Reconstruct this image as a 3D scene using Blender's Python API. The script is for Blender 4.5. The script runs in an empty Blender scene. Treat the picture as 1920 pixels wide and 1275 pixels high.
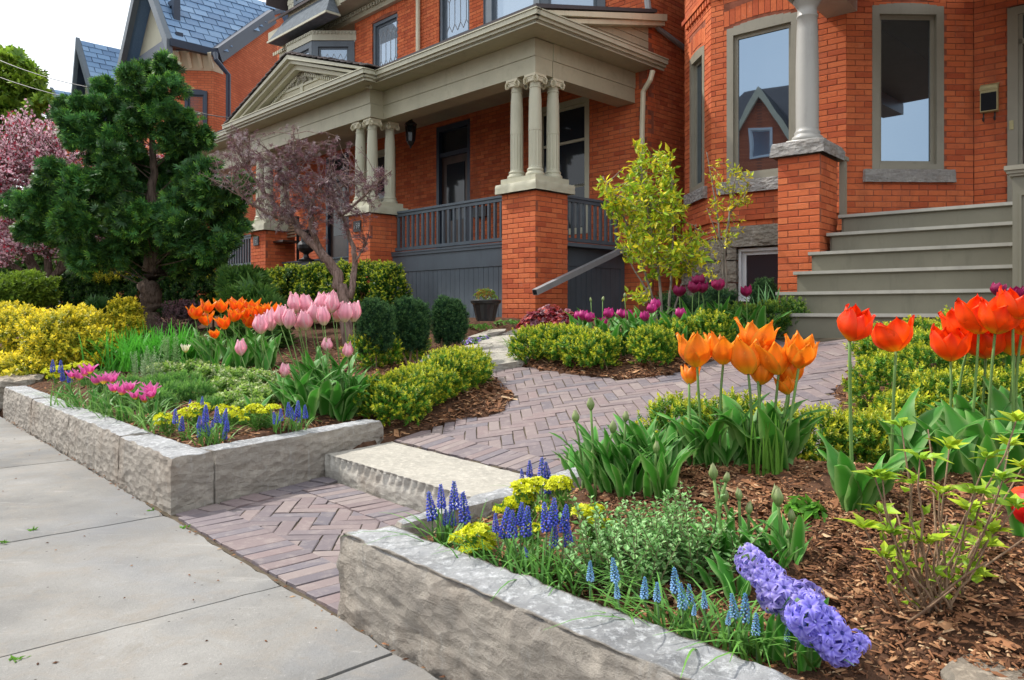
import bpy, math, random
import numpy as np
from mathutils import Vector, Matrix, noise as mnoise
random.seed(11)
R = np.random.default_rng(11)
sc = bpy.context.scene
col = sc.collection
F_PX, HOR, CX, HCAM = 1430.0, 583.0, 960.0, 1.0     # focal length, horizon and centre of the 1920 px wide photograph, eye height

# ------------------------------------------------------------------ camera, sky, sun
cd = bpy.data.cameras.new('camera'); cam = bpy.data.objects.new('camera', cd); col.objects.link(cam)
cam.location = (0, 0, HCAM); cam.rotation_euler = (math.radians(90), 0, 0)
cd.sensor_width = 36.0; cd.lens = 36.0 * F_PX / 1920.0
cd.shift_y = -(637.5 - HOR) / 1920.0
cd.clip_start = 0.05; cd.clip_end = 3000
sc.camera = cam
SUN_AZ = Vector((-0.80, 0.42))      # towards the sun, in plan
SUN_EL = 50.0
az = math.atan2(SUN_AZ.x, SUN_AZ.y)
world = bpy.data.worlds.new('World'); sc.world = world; world.use_nodes = True
wn = world.node_tree.nodes; wl = world.node_tree.links
bg = wn['Background']
sky = wn.new('ShaderNodeTexSky'); sky.sky_type = 'NISHITA'; sky.sun_disc = False
sky.sun_elevation = math.radians(SUN_EL); sky.sun_rotation = az
sky.air_density = 1.0; sky.dust_density = 3.0; sky.ozone_density = 1.0
mixw = wn.new('ShaderNodeMix'); mixw.data_type = 'RGBA'; mixw.inputs[0].default_value = 0.62
mixw.inputs[7].default_value = (9.6, 10.0, 10.3, 1)                 # thin bright overcast veil
tcw = wn.new('ShaderNodeTexCoord'); nzw = wn.new('ShaderNodeTexNoise'); nzw.inputs['Scale'].default_value = 2.2
nzw.inputs['Detail'].default_value = 5.0
mrw = wn.new('ShaderNodeMapRange'); mrw.inputs[1].default_value = 0.35; mrw.inputs[2].default_value = 0.65
mrw.inputs[3].default_value = 0.58; mrw.inputs[4].default_value = 0.9
wl.new(tcw.outputs['Generated'], nzw.inputs['Vector']); wl.new(nzw.outputs['Fac'], mrw.inputs[0])
wl.new(mrw.outputs[0], mixw.inputs[0])
wl.new(sky.outputs[0], mixw.inputs[6]); wl.new(mixw.outputs[2], bg.inputs[0])
bg.inputs[1].default_value = 0.14
sd = bpy.data.lights.new('sun', 'SUN'); sun = bpy.data.objects.new('sun', sd); col.objects.link(sun)
sd.energy = 3.7; sd.angle = math.radians(1.5); sd.color = (1.0, 0.955, 0.88)
ce = math.cos(math.radians(SUN_EL)); n_ = SUN_AZ.normalized()
sdir = Vector((n_.x * ce, n_.y * ce, math.sin(math.radians(SUN_EL))))
sun.rotation_euler = sdir.to_track_quat('Z', 'Y').to_euler()
sc.view_settings.view_transform = 'Standard'; sc.view_settings.look = 'None'
sc.view_settings.exposure = 0.36; sc.view_settings.gamma = 1.0
try: sc.view_settings.use_curve_mapping = False
except Exception: pass
sc.cycles.max_bounces = 8; sc.cycles.diffuse_bounces = 3; sc.cycles.glossy_bounces = 3
sc.cycles.transparent_max_bounces = 4; sc.cycles.transmission_bounces = 3

# ------------------------------------------------------------------ frames and projection
class Frame:
    def __init__(s, ox, oy, deg):                  # deg: heading of u to the left of the camera axis
        a = math.radians(deg); s.o = np.array([ox, oy]); s.u = np.array([-math.sin(a), math.cos(a)]); s.v = np.array([math.cos(a), math.sin(a)])
    def xy(s, u, v): return s.o + s.u * u + s.v * v
    def p(s, u, v, z):
        q = s.xy(u, v); return np.array([q[0], q[1], z])
    def uv(s, x, y):
        d = np.stack([np.asarray(x) - s.o[0], np.asarray(y) - s.o[1]], -1); return d @ s.u, d @ s.v
ST = Frame(0, 0, 42.0)                             # street
H2 = Frame(.307, 10.0, 44.2)                       # porch house in the middle
H1 = Frame(0, 0, 50.0)                             # right hand house
def at(x, y, Z): return np.array([(x - CX) / F_PX * Z, Z, HCAM - (y - HOR) / F_PX * Z])
def px(p): return CX + F_PX * p[0] / p[1], HOR - F_PX * (p[2] - HCAM) / p[1]
def sm(t): t = np.clip(t, 0, 1); return t * t * (3 - 2 * t)

PATH = np.array([(-.80,5.04),(-.413,5.37),(-.075,5.42),(.02,5.9),(-.15,6.7),(-.35,7.25),(-.075,7.35),(.413,6.62),(.804,6.10),
    (1.115,5.95),(1.395,6.08),(1.87,6.5),(2.3,6.85),(2.42,7.2),(3.9,6.0),(3.35,6.1),(3.0,6.2),(2.35,5.35),(2.04,4.86),(1.75,3.9),(1.3,3.35),(.9,3.5),(.34,3.71)])
APRON = np.array([(-1.662,3.743),(-1.138,4.583),(.007,3.29),(-.587,2.513)])
SLAB = np.array([(-1.138,4.583),(-.80,5.04),(.34,3.71),(.007,3.29)])
FLAGP = [(-1.0, 8.0), (-.45, 7.7), (-.12, 8.4), (0, 9.03), (.26, 9.5)]
def poly_sd(P, x, y):
    """signed distance to polygon, negative inside"""
    x = np.asarray(x, float); y = np.asarray(y, float); d = np.full(x.shape, 1e9); ins = np.zeros(x.shape, bool)
    n = len(P)
    for i in range(n):
        ax, ay = P[i]; bx, by = P[(i + 1) % n]; ex, ey = bx - ax, by - ay
        t = np.clip(((x - ax) * ex + (y - ay) * ey) / (ex * ex + ey * ey), 0, 1)
        d = np.minimum(d, np.hypot(x - ax - ex * t, y - ay - ey * t))
        c = ((ay > y) != (by > y)) & (x < (bx - ax) * (y - ay) / (by - ay + 1e-12) + ax)
        ins ^= c
    return np.where(ins, -d, d)
def zplane(v): return np.where(v < 2.79, .14, np.minimum(.14 + .165 * (v - 2.79), .86))
def zsoil(x, y):
    u, v = ST.uv(x, y); pl = zplane(v)
    left = .235 + .15 * sm((v - 1.35) / 1.5) + .13 * np.clip(v - 2.6, 0, 5)
    dw = np.minimum(poly_sd(APRON, x, y), poly_sd(SLAB, x, y))
    right = .215 + .265 * sm((v - 1.45) / 1.1) * sm((dw - .2) / .45)
    ang = u - 3.2 - (v - 2.3) * .25                     # left or right of the walk
    dpp = poly_sd(PATH, x, y)
    left = np.where(v > 2.2, pl + .03 + np.maximum(left - pl - .03, 0) * sm((dpp - .05) / 1.1), left)
    right = np.minimum(right, np.maximum(pl + .03, .20) + (.27 * sm((dpp - .05) / .75)) + .0)
    base = np.where(ang > 0, left, right)
    isl = (v > 4.4)
    base = np.maximum(base, pl + .035)
    base = np.where(isl & (ang < 2.0), pl + .05, base)
    base = np.minimum(base, .90)
    dp = np.minimum(poly_sd(PATH, x, y), poly_sd(SLAB, x, y))
    z = np.where(dp < 0, pl - .10, pl + .012 + (base - pl - .012) * sm(dp / .22))
    df = np.full(np.shape(x), 9.)
    for (ax, ay), (bx, by) in zip(FLAGP[:-1], FLAGP[1:]):
        t = np.clip(((x - ax) * (bx - ax) + (y - ay) * (by - ay)) / ((bx - ax) ** 2 + (by - ay) ** 2), 0, 1); df = np.minimum(df, np.hypot(x - ax - (bx - ax) * t, y - ay - (by - ay) * t))
    z = np.where((v > 4.2) & (dp > 0), pl + .012 + (z - pl - .012) * sm((df - .38) / .5), z)
    da = poly_sd(APRON, x, y)
    z = np.where(da < .13, -.08, z)
    z = np.where(v < 1.36, -.08, z)
    # under the two curb returns
    return z
def ground(x, y):
    """pixel -> point on the soil"""
    Zs = np.arange(1.0, 30, .01); X = (x - CX) / F_PX * Zs; Z = HCAM - (y - HOR) / F_PX * Zs
    g = zsoil(X, Zs); k = np.argmax(Z <= g)
    if not (Z <= g).any(): k = len(Zs) - 1
    return np.array([X[k], Zs[k], g[k]])
def gz(x, y): return float(zsoil(np.array([x]), np.array([y]))[0])

# ------------------------------------------------------------------ mesh store
class Geo:
    def __init__(s): s.V = []; s.T = []; s.Q = []; s.C = []; s.mt = []; s.mq = []; s.n = 0
    def add(s, v, t=None, q=None, c=None, m=0):
        v = np.asarray(v, float).reshape(-1, 3); s.V.append(v)
        cc = np.ones((len(v), 3)) * (np.array([.5, .5, .5]) if c is None else np.asarray(c, float)); s.C.append(cc)
        if t is not None and len(t): t = np.asarray(t).reshape(-1, 3) + s.n; s.T.append(t); s.mt.append(np.full(len(t), m))
        if q is not None and len(q): q = np.asarray(q).reshape(-1, 4) + s.n; s.Q.append(q); s.mq.append(np.full(len(q), m))
        s.n += len(v)
    def inst(s, tpl, M, P, c=None, m=0):
        """tpl=(verts, tris, quads, cols); M (N,3,3) columns are axes; P (N,3)"""
        tv, tt, tq, tc = tpl; N = len(P)
        if N == 0: return
        v = np.einsum('nij,kj->nki', M, tv) + P[:, None, :]
        k = len(tv); off = (np.arange(N) * k)[:, None, None]
        cc = np.broadcast_to(tc[None], (N, k, 3)).copy() if tc is not None else np.full((N, k, 3), .5)
        if c is not None: cc = cc * c[:, None, :]
        s.add(v.reshape(-1, 3), (tt[None] + off).reshape(-1, 3) if tt is not None else None, (tq[None] + off).reshape(-1, 4) if tq is not None else None, cc.reshape(-1, 3), m)
    def box(s, fr, u0, u1, v0, v1, z0, z1, m=0, c=None):
        P = [fr.p(a, b, zz) for zz in (z0, z1) for a, b in ((u0, v0), (u1, v0), (u1, v1), (u0, v1))]
        s.add(P, None, BOXQ, c, m)
    def prism(s, pts, z0, z1, m=0, c=None):            # plan polygon
        n = len(pts); z0 = np.broadcast_to(z0, n); z1 = np.broadcast_to(z1, n)
        V = [(p[0], p[1], z0[i]) for i, p in enumerate(pts)] + [(p[0], p[1], z1[i]) for i, p in enumerate(pts)]
        q = [(i, (i + 1) % n, (i + 1) % n + n, i + n) for i in range(n)]
        t = [(n, n + i, n + i + 1) for i in range(1, n - 1)] + [(0, i + 1, i) for i in range(1, n - 1)]
        s.add(V, t, q, c, m)
    def slabpoly(s, pts, thick, m=0, c=None):          # planar 3D polygon given thickness vector
        pts = np.asarray(pts, float); n = len(pts); V = np.vstack([pts, pts + np.asarray(thick)])
        q = [(i, (i + 1) % n, (i + 1) % n + n, i + n) for i in range(n)]
        t = [(n, n + i, n + i + 1) for i in range(1, n - 1)] + [(0, i + 1, i) for i in range(1, n - 1)]
        s.add(V, t, q, c, m)
    def bar(s, a, b, w, h, m=0, c=None, up=(0, 0, 1)):  # box beam from a to b
        a = np.asarray(a, float); b = np.asarray(b, float); d = b - a; d /= np.linalg.norm(d) + 1e-9
        x = np.cross(d, up); x = x / (np.linalg.norm(x) + 1e-9); y = np.cross(x, d)
        V = [e + x * sx * w / 2 + y * sy * h / 2 for e in (a, b) for sx, sy in ((-1, -1), (1, -1), (1, 1), (-1, 1))]
        s.add(V, None, BOXQ, c, m)
    def tube(s, pts, rad, n=6, m=0, c=None):
        pts = np.asarray(pts, float); k = len(pts); rad = np.broadcast_to(np.asarray(rad, float), (k,))
        tg = np.gradient(pts, axis=0); tg /= np.linalg.norm(tg, axis=1)[:, None] + 1e-9
        ref = np.array([0.31, 0.17, .93]) if abs(tg[0][2]) < .8 else np.array([1., .2, .1])
        x = np.cross(tg, ref); x /= np.linalg.norm(x, axis=1)[:, None] + 1e-9; y = np.cross(tg, x)
        a = np.arange(n) / n * 2 * math.pi
        V = pts[:, None] + rad[:, None, None] * (np.cos(a)[None, :, None] * x[:, None] + np.sin(a)[None, :, None] * y[:, None])
        q = [(i * n + j, i * n + (j + 1) % n, (i + 1) * n + (j + 1) % n, (i + 1) * n + j) for i in range(k - 1) for j in range(n)]
        t = [(0, j + 1, j) for j in range(1, n - 1)] + [((k - 1) * n, (k - 1) * n + j, (k - 1) * n + j + 1) for j in range(1, n - 1)]
        s.add(V.reshape(-1, 3), t, q, c, m)
    def lathe(s, ctr, prof, n=20, m=0, c=None, flute=None):   # prof [(r,z)]
        prof = np.asarray(prof, float); k = len(prof); a = np.arange(n) / n * 2 * math.pi
        V = np.zeros((k, n, 3)); rr = prof[:, 0][:, None] * np.ones(n)[None]
        if flute is not None:
            for i in range(k):
                if flute[0] <= prof[i, 1] <= flute[1]: rr[i, ::2] *= .93
        V[:, :, 0] = ctr[0] + rr * np.cos(a); V[:, :, 1] = ctr[1] + rr * np.sin(a); V[:, :, 2] = ctr[2] + prof[:, 1][:, None]
        q = [(i * n + j, i * n + (j + 1) % n, (i + 1) * n + (j + 1) % n, (i + 1) * n + j) for i in range(k - 1) for j in range(n)]
        t = [(0, j + 1, j) for j in range(1, n - 1)] + [((k - 1) * n, (k - 1) * n + j, (k - 1) * n + j + 1) for j in range(1, n - 1)]
        s.add(V.reshape(-1, 3), t, q, c, m)
    def mesh(s, name, mats, org=(0, 0, 0), smooth=False):
        me = bpy.data.meshes.new(name); V = np.vstack(s.V) - np.asarray(org, float); C = np.vstack(s.C)
        T = np.vstack(s.T) if s.T else np.zeros((0, 3), int); Q = np.vstack(s.Q) if s.Q else np.zeros((0, 4), int)
        me.vertices.add(len(V)); me.vertices.foreach_set('co', V.astype(np.float32).ravel())
        loops = np.concatenate([T.ravel(), Q.ravel()]).astype(np.int32); me.loops.add(len(loops)); me.loops.foreach_set('vertex_index', loops)
        npoly = len(T) + len(Q); me.polygons.add(npoly)
        ls = np.concatenate([np.arange(len(T)) * 3, len(T) * 3 + np.arange(len(Q)) * 4]).astype(np.int32)
        me.polygons.foreach_set('loop_start', ls)
        mi = np.concatenate(s.mt + s.mq) if (s.mt or s.mq) else np.zeros(npoly)
        me.polygons.foreach_set('material_index', mi.astype(np.int32))
        me.polygons.foreach_set('use_smooth', np.full(npoly, bool(smooth)))
        ca = me.attributes.new('Col', 'FLOAT_COLOR', 'POINT'); ca.data.foreach_set('color', np.hstack([C, np.ones((len(C), 1))]).astype(np.float32).ravel())
        me.update(calc_edges=True)
        for m_ in (mats if isinstance(mats, (list, tuple)) else [mats]): me.materials.append(m_)
        return me
BOXQ = [(0, 3, 2, 1), (4, 5, 6, 7), (0, 1, 5, 4), (1, 2, 6, 5), (2, 3, 7, 6), (3, 0, 4, 7)]
ORG = {}
def thing(name, label, cat, loc, group=None, kind=None, rz=0.0):
    o = bpy.data.objects.new(name, None); col.objects.link(o); o.location = tuple(loc); o.rotation_euler = (0, 0, rz); o.empty_display_size = .1
    o['label'] = label; o['category'] = cat
    if group: o['group'] = group
    if kind: o['kind'] = kind
    ORG[o.name] = np.asarray(loc, float); return o
def part(name, geo, mats, parent, smooth=False, label=None, kind=None):
    org = ORG[parent.name]
    o = bpy.data.objects.new(name, geo.mesh(name, mats, org, smooth)); col.objects.link(o); o.parent = parent; ORG[o.name] = org
    if label: o['label'] = label
    if kind: o['kind'] = kind
    return o
def obj(name, me, parent=None, loc=(0, 0, 0), rot=(0, 0, 0), scale=(1, 1, 1)):
    o = bpy.data.objects.new(name, me); col.objects.link(o); o.parent = parent; o.location = tuple(loc); o.rotation_euler = tuple(rot); o.scale = tuple(scale)
    return o
def solo(name, geo, mats, label, cat, loc=(0, 0, 0), group=None, smooth=False, kind=None):
    o = bpy.data.objects.new(name, geo.mesh(name, mats, loc, smooth)); col.objects.link(o); o.location = tuple(loc)
    if kind: o['kind'] = kind
    if label: o['label'] = label
    if cat: o['category'] = cat
    if group: o['group'] = group
    ORG[o.name] = np.asarray(loc, float); return o
def setting(name, geo, mats, smooth=False):
    o = bpy.data.objects.new(name, geo.mesh(name, mats, (0, 0, 0), smooth)); col.objects.link(o); o['kind'] = 'structure'; ORG[o.name] = np.zeros(3); return o

# ------------------------------------------------------------------ materials
def nd(nt, t, **kw):
    n = nt.nodes.new(t)
    for k, v in kw.items(): setattr(n, k, v)
    return n
def rnd_island(nt):
    g = nd(nt, 'ShaderNodeNewGeometry'); oi = nd(nt, 'ShaderNodeObjectInfo'); a = nd(nt, 'ShaderNodeMath', operation='ADD'); f = nd(nt, 'ShaderNodeMath', operation='FRACT')
    nt.links.new(g.outputs['Random Per Island'], a.inputs[0]); nt.links.new(oi.outputs['Random'], a.inputs[1]); nt.links.new(a.outputs[0], f.inputs[0]); return f.outputs[0]
def ramp(nt, stops, src):
    r = nd(nt, 'ShaderNodeValToRGB'); e = r.color_ramp.elements
    while len(e) < len(stops): e.new(.5)
    for i, (p, c) in enumerate(stops): e[i].position = p; e[i].color = (c[0], c[1], c[2], 1)
    nt.links.new(src, r.inputs[0]); return r.outputs[0]
def mixc(nt, a, b, fac, mode='MIX'):
    m = nd(nt, 'ShaderNodeMix', data_type='RGBA', blend_type=mode)
    for i, s_ in ((6, a), (7, b)):
        if hasattr(s_, 'is_output') or isinstance(s_, bpy.types.NodeSocket): nt.links.new(s_, m.inputs[i])
        else: m.inputs[i].default_value = (s_[0], s_[1], s_[2], 1)
    if isinstance(fac, bpy.types.NodeSocket): nt.links.new(fac, m.inputs[0])
    else: m.inputs[0].default_value = fac
    return m.outputs[2]
def noise(nt, scale, detail=4, vec=None, rough=.55, dist=0.0):
    n = nd(nt, 'ShaderNodeTexNoise'); n.inputs['Scale'].default_value = scale; n.inputs['Detail'].default_value = detail; n.inputs['Roughness'].default_value = rough; n.inputs['Distortion'].default_value = dist
    if vec is None: vec = wpos(nt)
    nt.links.new(vec, n.inputs['Vector']); return n.outputs['Fac']
def wpos(nt, scale=None):
    g = nd(nt, 'ShaderNodeNewGeometry')
    if scale is None: return g.outputs['Position']
    mp = nd(nt, 'ShaderNodeMapping'); mp.inputs['Scale'].default_value = scale; nt.links.new(g.outputs['Position'], mp.inputs['Vector']); return mp.outputs[0]
def mrange(nt, src, a, b, c, d):
    m = nd(nt, 'ShaderNodeMapRange'); nt.links.new(src, m.inputs[0])
    for i, v in enumerate((a, b, c, d)): m.inputs[i + 1].default_value = v
    return m.outputs[0]
def newmat(name, rough=.8, spec=.3):
    m = bpy.data.materials.new(name); m.use_nodes = True; nt = m.node_tree; b = nt.nodes['Principled BSDF']
    b.inputs['Roughness'].default_value = rough; b.inputs['Specular IOR Level'].default_value = spec; return m, nt, b
def bump(nt, b, h, strength=.5, dist=.01):
    bp = nd(nt, 'ShaderNodeBump'); bp.inputs['Strength'].default_value = strength; bp.inputs['Distance'].default_value = dist
    nt.links.new(h, bp.inputs['Height']); nt.links.new(bp.outputs[0], b.inputs['Normal'])
def simple(name, c, rough=.6, var=.12, scale=6, bmp=.15, spec=.35, dirt=None):
    m, nt, b = newmat(name, rough, spec); n1 = noise(nt, scale, 5); k = mrange(nt, n1, .3, .7, 1 - var, 1 + var)
    v = nd(nt, 'ShaderNodeVectorMath', operation='SCALE'); v.inputs[0].default_value = c; nt.links.new(k, v.inputs['Scale'])
    out = v.outputs[0]; out = mixc(nt, out, tuple(x * .55 for x in c), mrange(nt, noise(nt, 1, 7, vec=wpos(nt, (7, 7, 1.3)), rough=.72), .54, .74, 0, .45)); out = mixc(nt, out, tuple(min(.9, x * 1.5) for x in c), mrange(nt, noise(nt, 40, 5, rough=.8), .62, .74, 0, .35))
    if dirt:
        n2 = noise(nt, scale * 3.1, 6, rough=.7); out = mixc(nt, out, dirt, mrange(nt, n2, .55, .75, 0, .6))
    nt.links.new(out, b.inputs['Base Color']); bump(nt, b, noise(nt, scale * 12, 4), bmp, .004); return m
def foliage(name, trans=.3, rough=.5, var=(.72, 1.3), spec=.35, hue=None):
    m, nt, b = newmat(name, rough, spec); a = nd(nt, 'ShaderNodeAttribute', attribute_name='Col'); r = rnd_island(nt)
    k = mrange(nt, r, 0, 1, var[0], var[1]); v = nd(nt, 'ShaderNodeVectorMath', operation='SCALE'); nt.links.new(a.outputs['Color'], v.inputs[0]); nt.links.new(k, v.inputs['Scale'])
    out = v.outputs[0]
    if hue: out = mixc(nt, out, hue, mrange(nt, noise(nt, 3.0, 3), .42, .7, 0, .5))
    nt.links.new(out, b.inputs['Base Color']); tr = nd(nt, 'ShaderNodeBsdfTranslucent'); nt.links.new(out, tr.inputs[0])
    mx = nd(nt, 'ShaderNodeMixShader'); mx.inputs[0].default_value = trans; nt.links.new(b.outputs[0], mx.inputs[1]); nt.links.new(tr.outputs[0], mx.inputs[2])
    nt.links.new(mx.outputs[0], nt.nodes['Material Output'].inputs[0]); return m
M = {}
# brick: every brick its own tone
def brick_mat(name, stops, grime=.35):
    m, nt, b = newmat(name, .88, .2); r = rnd_island(nt); c = ramp(nt, stops, r)
    n1 = noise(nt, 22, 6, rough=.7); c = mixc(nt, c, (.10, .022, .012), mrange(nt, n1, .52, .8, 0, grime))
    n2 = noise(nt, 1.3, 4); c = mixc(nt, c, (.62, .17, .06), mrange(nt, n2, .5, .8, 0, .35))
    c = mixc(nt, c, (.17, .055, .035), mrange(nt, noise(nt, 1, 7, vec=wpos(nt, (2.2, 2.2, .7)), rough=.65, dist=.5), .52, .75, 0, .55)); c = mixc(nt, c, (.55, .36, .27), mrange(nt, noise(nt, 7, 6, rough=.75), .60, .78, 0, .35))
    nt.links.new(c, b.inputs['Base Color']); bump(nt, b, noise(nt, 90, 5, rough=.7), .8, .005); return m
M['brick'] = brick_mat('orange_red_brick', [(0, (.44, .092, .040)), (.2, (.54, .122, .048)), (.5, (.60, .146, .056)), (.85, (.65, .178, .070)), (1, (.52, .125, .056))])
M['mortar'] = simple('red_mortar', (.29, .10, .062), .95, .3, 9, .4, .1)
def pav_mat():
    m, nt, b = newmat('clay_paver', .7, .35); r = rnd_island(nt)
    c = ramp(nt, [(0, (.125, .112, .130)), (.2, (.178, .138, .140)), (.42, (.215, .160, .158)), (.62, (.150, .133, .150)), (.8, (.195, .150, .150)), (1, (.24, .195, .186))], r)
    n1 = noise(nt, 14, 6, rough=.7); c = mixc(nt, c, (.36, .31, .28), mrange(nt, n1, .5, .8, 0, .6))
    n3 = noise(nt, 60, 4, rough=.8); c = mixc(nt, c, (.08, .06, .06), mrange(nt, n3, .62, .8, 0, .5))
    nt.links.new(c, b.inputs['Base Color']); bump(nt, b, noise(nt, 70, 6, rough=.7), .5, .006); return m
M['paver'] = pav_mat()
M['sand'] = simple('joint_sand', (.10, .080, .058), .95, .35, 12, .6, .1, (.06, .07, .03))
def stone_mat(name, top, side, band, rough=.75, mot=1.0, bs=1.0):
    m, nt, b = newmat(name, rough, .3); g = nd(nt, 'ShaderNodeNewGeometry'); sx = nd(nt, 'ShaderNodeSeparateXYZ'); nt.links.new(g.outputs['Normal'], sx.inputs[0])
    n1 = noise(nt, 5, 8, rough=.68, dist=.4); tc = mixc(nt, top, tuple(x * .5 for x in top), mrange(nt, n1, .4, .68, 0, .9 * mot))
    n4 = noise(nt, 38, 6, rough=.75); tc = mixc(nt, tc, tuple(min(1, x * 1.75) for x in top), mrange(nt, n4, .5, .66, 0, .85 * mot))
    w = noise(nt, 1, 9, vec=wpos(nt, (2.6, 2.6, 13)), rough=.7, dist=.9); sc_ = mixc(nt, side, band, mrange(nt, w, .4, .62, 0, .6)); sc_ = mixc(nt, sc_, (.27, .19, .13), mrange(nt, noise(nt, 2.3, 5, rough=.6), .5, .7, 0, .4)); sc_ = mixc(nt, sc_, (.46, .44, .41), mrange(nt, noise(nt, 1, 6, vec=wpos(nt, (18, 18, 4)), rough=.7, dist=1.0), .56, .7, 0, .6))
    n2 = noise(nt, 9, 8, rough=.72); sc_ = mixc(nt, sc_, tuple(min(1, x * 1.7) for x in side), mrange(nt, n2, .52, .74, 0, .6))
    c = mixc(nt, sc_, tc, mrange(nt, sx.outputs[2], .68, .93, 0, 1)); nt.links.new(c, b.inputs['Base Color'])
    h = nd(nt, 'ShaderNodeMath', operation='ADD'); nt.links.new(noise(nt, 30, 8, rough=.75), h.inputs[0]); nt.links.new(w, h.inputs[1])
    vo = nd(nt, 'ShaderNodeTexVoronoi'); vo.inputs['Scale'].default_value = 15; nt.links.new(wpos(nt, (1, 1, 1.8)), vo.inputs['Vector']); h2 = nd(nt, 'ShaderNodeMath', operation='ADD'); nt.links.new(h.outputs[0], h2.inputs[0]); nt.links.new(vo.outputs['Distance'], h2.inputs[1]); bump(nt, b, h2.outputs[0], bs, .022); return m
M['curb'] = stone_mat('split_limestone', (.41, .415, .425), (.40, .36, .31), (.23, .205, .18))
M['slab'] = stone_mat('sawn_limestone', (.40, .375, .325), (.40, .38, .34), (.24, .225, .20), mot=.5, bs=.5)
M['flag'] = stone_mat('weathered_flagstone', (.36, .30, .235), (.3, .27, .22), (.16, .14, .12))
M['rockface'] = stone_mat('grey_rockface', (.42, .41, .40), (.38, .36, .34), (.20, .19, .19))
M['conc'] = simple('weathered_concrete', (.36, .335, .30), .9, .2, 1.6, .5, .15, (.20, .175, .145))
def conc():
    m, nt, b = newmat('weathered_sidewalk', .92, .15); n1 = noise(nt, 1.1, 7, rough=.62); n2 = noise(nt, 60, 5, rough=.8); n3 = noise(nt, 5, 8, rough=.7, dist=1.2)
    c = ramp(nt, [(.25, (.125, .122, .118)), (.42, (.20, .194, .184)), (.56, (.262, .253, .238)), (.75, (.34, .328, .308))], n1)
    c = mixc(nt, c, (.26, .225, .185), mrange(nt, n3, .48, .72, 0, .65)); c = mixc(nt, c, (.20, .215, .24), mrange(nt, noise(nt, .9, 5, rough=.5, dist=.6), .52, .7, 0, .55)); c = mixc(nt, c, (.11, .10, .09), mrange(nt, n2, .60, .78, 0, .65))
    c = mixc(nt, c, (.60, .58, .55), mrange(nt, noise(nt, 24, 8, rough=.85), .56, .74, 0, .28)); c = mixc(nt, c, (.12, .115, .11), mrange(nt, noise(nt, 75, 6, rough=.85), .56, .70, 0, .6))
    c = mixc(nt, c, (.52, .50, .47), mrange(nt, noise(nt, 1, 8, vec=wpos(nt, (1.2, 5, 1)), rough=.75, dist=1.5), .58, .74, 0, .4)); c = mixc(nt, c, (.16, .155, .15), mrange(nt, noise(nt, .7, 4, rough=.5), .52, .66, 0, .5))
    v = nd(nt, 'ShaderNodeTexVoronoi'); v.inputs['Scale'].default_value = 13; nt.links.new(wpos(nt), v.inputs['Vector'])
    c = mixc(nt, c, (.05, .042, .035), mrange(nt, v.outputs['Distance'], .03, .07, .9, 0))
    c = mixc(nt, c, (.09, .085, .08), mrange(nt, noise(nt, 190, 3, rough=.8), .60, .72, 0, .6)); c = mixc(nt, c, (.62, .60, .57), mrange(nt, noise(nt, 150, 3, rough=.8), .62, .74, 0, .5)); c = mixc(nt, c, (.19, .165, .13), mrange(nt, noise(nt, 1, 8, vec=wpos(nt, (2.6, 2.6, 1)), rough=.7, dist=2.2), .60, .74, 0, .6))
    nt.links.new(c, b.inputs['Base Color']); bump(nt, b, n2, .9, .005); return m
M['walk'] = conc()
M['soil'] = simple('dark_garden_soil', (.085, .045, .028), .98, .5, 25, 1.0, .1, (.16, .075, .04))
def chip():
    m, nt, b = newmat('bark_mulch', .85, .2); r = rnd_island(nt)
    c = ramp(nt, [(0, (.075, .035, .020)), (.35, (.20, .088, .042)), (.7, (.33, .155, .075)), (.93, (.44, .25, .13)), (1, (.58, .42, .26))], r)
    c = mixc(nt, c, (.09, .04, .022), mrange(nt, noise(nt, 3.2, 5), .48, .68, 0, .65)); nt.links.new(c, b.inputs['Base Color']); bump(nt, b, noise(nt, 200, 3), .5, .003); return m
M['mulch'] = chip()
M['asphalt'] = simple('asphalt', (.05, .05, .052), .9, .2, 4, .6, .2)
M['sage'] = simple('sage_cream_paint', (.43, .405, .29), .5, .10, 2.5, .12, .4, (.30, .28, .2))
M['sage2'] = simple('pale_sage_paint', (.47, .455, .345), .5, .06, 2.5, .1, .4)
M['slate'] = simple('slate_blue_paint', (.10, .125, .15), .5, .10, 3, .12, .4)
M['oldslate'] = simple('dull_slate_shingle', (.13, .15, .17), .95, .2, 12, .4, .1)
M['stair'] = simple('olive_grey_stair_paint', (.185, .175, .130), .5, .10, 2.2, .12, .45)
M['stairnose'] = simple('worn_stair_edge_paint', (.36, .35, .31), .42, .1, 8, .12, .5)
M['taupe'] = simple('taupe_window_paint', (.27, .25, .195), .45, .07, 4, .1, .4)
M['colgrey'] = simple('smooth_grey_column_paint', (.36, .35, .325), .4, .05, 3, .06, .45)
M['cream'] = simple('cream_paint', (.62, .57, .42), .5, .07, 3, .1, .4)
M['black'] = simple('black_iron', (.012, .012, .014), .4, .2, 8, .2, .5)
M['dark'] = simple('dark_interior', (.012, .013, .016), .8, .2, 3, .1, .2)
M['navy'] = simple('navy_trim_paint', (.022, .036, .065), .4, .1, 3, .08, .45)
M['white'] = simple('white_vinyl', (.72, .75, .78), .35, .04, 3, .05, .45)
M['metal'] = simple('grey_metal_pipe', (.27, .28, .29), .4, .1, 6, .08, .5)
M['brass'] = simple('aged_brass', (.42, .37, .18), .4, .15, 20, .1, .5)
M['doorw'] = simple('stained_dark_wood_door', (.055, .028, .020), .35, .3, 6, .1, .5)
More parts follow.
